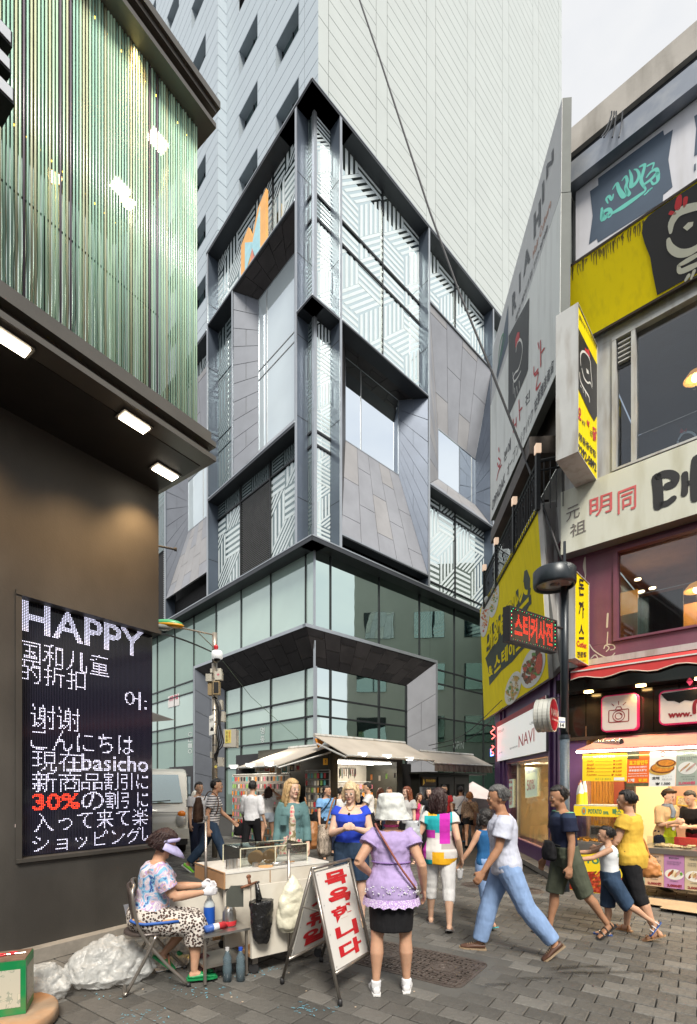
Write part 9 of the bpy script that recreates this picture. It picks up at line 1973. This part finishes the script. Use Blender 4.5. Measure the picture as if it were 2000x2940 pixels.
for k, (x, y, cc, lab) in enumerate(((-.10, .0, (.02, .08, .45), 'clear plastic bottle with a blue cap on the ground under the cart'), (-.19, .06, (.5, .5, .5), 'clear plastic bottle with a pale cap behind the blue-capped one'))):
 p = on(x, y, 0); t = thing('plastic_bottle', lab, 'bottle', (p.x, p.y, 0)); MB().lathe([(0, 0), (.036, 0), (.038, .12), (.034, .15), (.036, .19), (.016, .235), (.014, .25), (0, .25)], (p.x, p.y, 0.004), 18).build('vessel', M('bottle_dim', (.12, .17, .2), .1, alpha=.7), t, True); MB().lathe([(0, .25), (.017, .25), (.017, .275), (0, .275)], (p.x, p.y, 0.004), 12).build('cap', M('cap%d' % k+'_paint', cc, .4), t)
p = on(-.30, .30, 0); sack('red_mesh_bag', 'red and white patterned bag lying under the shelf', (p.x, p.y, 0), [(0, 0, .01, .08, .07), (0, 0, .07, .10, .08), (0, 0, .14, .07, .06), (0, 0, .18, .03, .03)], ramped('red_check', 'vor', 60, [(0, (.25, .03, .04)), (.3, (.32, .2, .2)), (.6, (.2, .02, .03))]), disp=.02)
# ---- A-frame board
aft = thing('folding_sign_board', 'steel-framed folding board with big red Korean lettering on white', 'sign', (-.1, 3.95, 0))
T0, T1 = ray(895, 2492, 3.78), ray(1003, 2476, 4.27); T1.z = T0.z = .975
G0, G1, G2, G3 = onz(976, 2887), onz(1060, 2800), onz(810, 2823), onz(917, 2780)
G1 = G0+(T1-T0)*V((1, 1, 0)).length/1.414 if 0 else V((G0.x+(T1.x-T0.x), G0.y+(T1.y-T0.y), 0)); G3 = V((G2.x+(T1.x-T0.x), G2.y+(T1.y-T0.y), 0))
for a, b in ((T0, G0), (T1, G1), (T0, G2), (T1, G3)): MB().tube([a, b+V((0, 0, .03))], .013, 8).build('frame_leg', m_tubeS, aft, True); MB().tube([b+V((0, 0, .05)), b+V((0, 0, .0))], [.016, .019], 8).build('rubber_foot', m_blkp, aft, True)
MB().tube([T0, T1], .014, 8).build('top_rail', m_tubeS, aft, True)
for a, b in ((G0, T0), (G2, T0)):
 k = .22; p, q_ = a.lerp(T0, k), (a+(T1-T0)).lerp(T1, k); MB().tube([p, q_], .013, 8).build('bottom_rail', m_tubeS, aft, True)
MB().tube([G0.lerp(T0, .68), G2.lerp(T0, .68)], .006, 6).build('spreader', m_tubeS, aft)
for nm, g, txts in (('front_panel', G0, '목욕합니다'), ('rear_panel', G2, '정기휴일')):
 d = T1-T0; q = [g.lerp(T0, .235)+d*.06, g.lerp(T0, .235)+d*.94, g.lerp(T0, .965)+d*.94, g.lerp(T0, .965)+d*.06]; n = qn(q)
 o = MB().slab([p-n*.005 for p in q], n*.006).build(nm, M('board_white', (.66, .65, .62), .4, var=.03), aft); mb = MB()
 N_ = len(txts)
 for i, ch in enumerate(txts):
  y1 = .965-i*.94/N_; y0 = y1-.80/N_; write(mb, q, (.19, y0, .86, y1), ch, .045, .004)
 mb.build('lettering', M('paint_red', (.52, .012, .02), .45, var=.06), o)
 sc = MB()
 for x in (.04, .96):
  for y in (.03, .35, .65, .97): disc(sc, q, x, y, .012, .006, .004, 8)
 sc.build('rivets', m_steel, o, kind='stuff')
# ---- rubbish bags, tin can, wooden disc, papers by the wall
sack('clear_rubbish_bag', 'large crumpled translucent plastic bag slumped against the wall kerb', (-1.93, 4.02, 0), [(0, 0, .0, .28, .15), (0, 0, .08, .36, .20), (-.02, .02, .20, .33, .18), (-.03, .03, .32, .20, .12), (-.03, .03, .39, .07, .05)], m_pbw, .011, .075, -.16, R_(30))
sack('clear_rubbish_bag', 'smaller crumpled translucent bag nearest to the tin can', (-2.35, 3.72, 0), [(0, 0, 0, .20, .14), (0, 0, .08, .25, .17), (0, 0, .18, .21, .13), (.05, 0, .27, .08, .06)], m_pbw, .011, .065, -.13, R_(20))
sack('clear_rubbish_bag', 'thin clear plastic heap between the big bag and the chair legs', (-1.62, 4.42, 0), [(0, 0, 0, .16, .12), (0, 0, .10, .20, .14), (0, 0, .26, .14, .09), (0, 0, .36, .04, .04)], m_pbw, .011, .06, -.12)
p = V((-2.36, 3.26, 0)); t = thing('wooden_disc', 'worn round wooden slab on the ground under the tin can', 'slab', p); MB().lathe([(0, 0), (.36, 0), (.38, .02), (.375, .09), (.36, .10), (0, .10)], p, 40).build('slab', M('worn_wood', (.30, .22, .15), .8, var=.3, vscale=5, dirt=((.5, .2, .04), .6, 3, (1, 1, 1))), t, True)
p = V((-2.30, 3.33, .102)); t = thing('tin_can', 'square green and cream oil tin with rusty top standing on the wooden slab', 'tin', p, R_(22)); W_ = .12
MB().box(-W_, W_, -W_, W_, 0, .355).build('tin_body', M('tin_green', (.01, .26, .08), .35, .3, dirt=((.25, .15, .08), .4, 6, (1, 1, 1))), t, local=True)
for rz in (0, 1): 
 a = MB(); 
 pl_ = [(-W_+.014, -W_-.001, .05), (W_-.03, -W_-.001, .05), (W_-.03, -W_-.001, .30), (-W_+.014, -W_-.001, .30)] if not rz else [(W_+.001, -W_+.03, .05), (W_+.001, W_-.014, .05), (W_+.001, W_-.014, .30), (W_+.001, -W_+.03, .30)]
 a.slab(pl_, (0, -.001, 0) if not rz else (.001, 0, 0)).build('tin_label', ramped('tin_paper', 'noise', 14, [(0, (.46, .44, .36)), (.56, (.30, .32, .26)), (.62, (.5, .48, .38))], .5), t, local=True)
 q = [V(p_) for p_ in pl_]
 if not rz: a = MB(); vs, fs, _ = text2d('해표', .02); a.add([bil(q, .12+.2*x, .78+.12*y)+V((0, -.003, 0)) for x, y in vs], fs); vs, fs, _ = text2d('식용유', .0); a.add([bil(q, .12+.3*x, .66+.08*y)+V((0, -.003, 0)) for x, y in vs], fs); a.build('tin_lettering', m_redp, t, local=True)
MB().box(-W_+.004, W_-.004, -W_+.004, W_-.004, .3555, .362).build('rusty_lid', M('rusty_lid', (.22, .15, .11), .6, .5, var=.3, vscale=15), t, local=True)
t2 = thing('red_scissors', 'red-handled scissors lying on top of the oil tin', 'scissors', (-2.30, 3.33, .466), R_(10)); MB().tube([(-.05+.03*math.cos(k*.52), .02*math.sin(k*.52), .004) for k in range(12)], .006, 5, closed=True).tube([(.01+.025*math.cos(k*.52), .03+.02*math.sin(k*.52), .004) for k in range(12)], .006, 5, closed=True).build('handles', m_redp, t2, True, True); MB().tube([(-.03, 0, .004), (.09, .03, .004)], .004, 5).build('blades', m_steel, t2, local=True)
t = thing('acrylic_sheet', 'clear acrylic sheet leaning against the dark wall behind the chair', 'sheet', (-2.05, 4.9, 0)); q = [ray(367, 2655, 4.95), ray(420, 2640, 5.1), ray(415, 2585, 5.2), ray(354, 2597, 5.05)]; MB().slab(q, (0, .006, 0)).build('sheet', M('smoky_acrylic', (.16, .17, .20), .1, alpha=.6), t)
for k, (u, v, c) in enumerate(((505, 2762, (.6, .6, .58)), (525, 2750, (.62, .55, .2)), (482, 2775, (.5, .52, .55)))):
 p = onz(u, v, .004+.003*k); t = thing('newspaper', ['greyish newspaper sheet', 'yellow flyer', 'pale leaflet'][k]+' lying on the paving behind the folding chair', 'paper', p, R_(20*k)); MB().slab([(-.12, -.07, 0), (.12, -.08, 0), (.13, .07, .008), (-.11, .08, .004)], (0, 0, .002)).build('sheet', M('paper%d_sheet' % k, c, .7, var=.3, vscale=30), t, local=True)
# ---- buildings standing around the street, behind the viewer and beyond the shops (they shade and are mirrored in the glass)
m_far = [M('far_wall_grey', (.20, .20, .19), .8, var=.1, vscale=.3), M('far_wall_brown', (.14, .11, .09), .8, var=.1, vscale=.3), M('far_wall_cream', (.55, .56, .50), .8, var=.1, vscale=.3)]
def farb(label, x0, x1, y0, y1, h, mt, face, n=5, fl=3.4):
 t = thing('street_building', label, 'building', ((x0+x1)/2, (y0+y1)/2, 0)); MB().box(x0, x1, y0, y1, 0, h).build('wall', mt, t)
 k = 0
 for f_ in range(int(h/fl)):
  for i in range(n):
   z0 = f_*fl+1.0; z1 = z0+1.7
   if face in ('y+', 'y-'): y = y1 if face == 'y+' else y0; a = x0+(x1-x0)*(i+.2)/n; b = x0+(x1-x0)*(i+.8)/n; s_ = 1 if face == 'y+' else -1; MB().box(a, b, min(y, y+s_*.05), max(y, y+s_*.05), z0, z1).build('window', m_gl, t)
   else: x = x0 if face == 'x-' else x1; a = y0+(y1-y0)*(i+.2)/n; b = y0+(y1-y0)*(i+.8)/n; s_ = -1 if face == 'x-' else 1; MB().box(min(x, x+s_*.05), max(x, x+s_*.05), a, b, z0, z1).build('window', m_gl, t)
farb('grey street building behind the camera at the back left', -26, -9, -34, -22, 9, m_far[0], 'y+'); farb('brown street building behind the camera at the back right', 8, 30, -34, -20, 9, m_far[1], 'y+', 7); farb('added cream block unseen behind the corner shops, there for the podium glass to mirror', 11, 27, 21, 34, 16, m_far[2], 'x-', 4)  # cream block is added out of view for the podium glass to mirror
farb('dark block closing the cross street at the right', 24, 40, -9, 12, 12, m_far[1], 'x-', 6); farb('grey block across the lane beyond the left shop', -40, -22, 2, 20, 12, m_far[0], 'x+', 4)
soft_done()
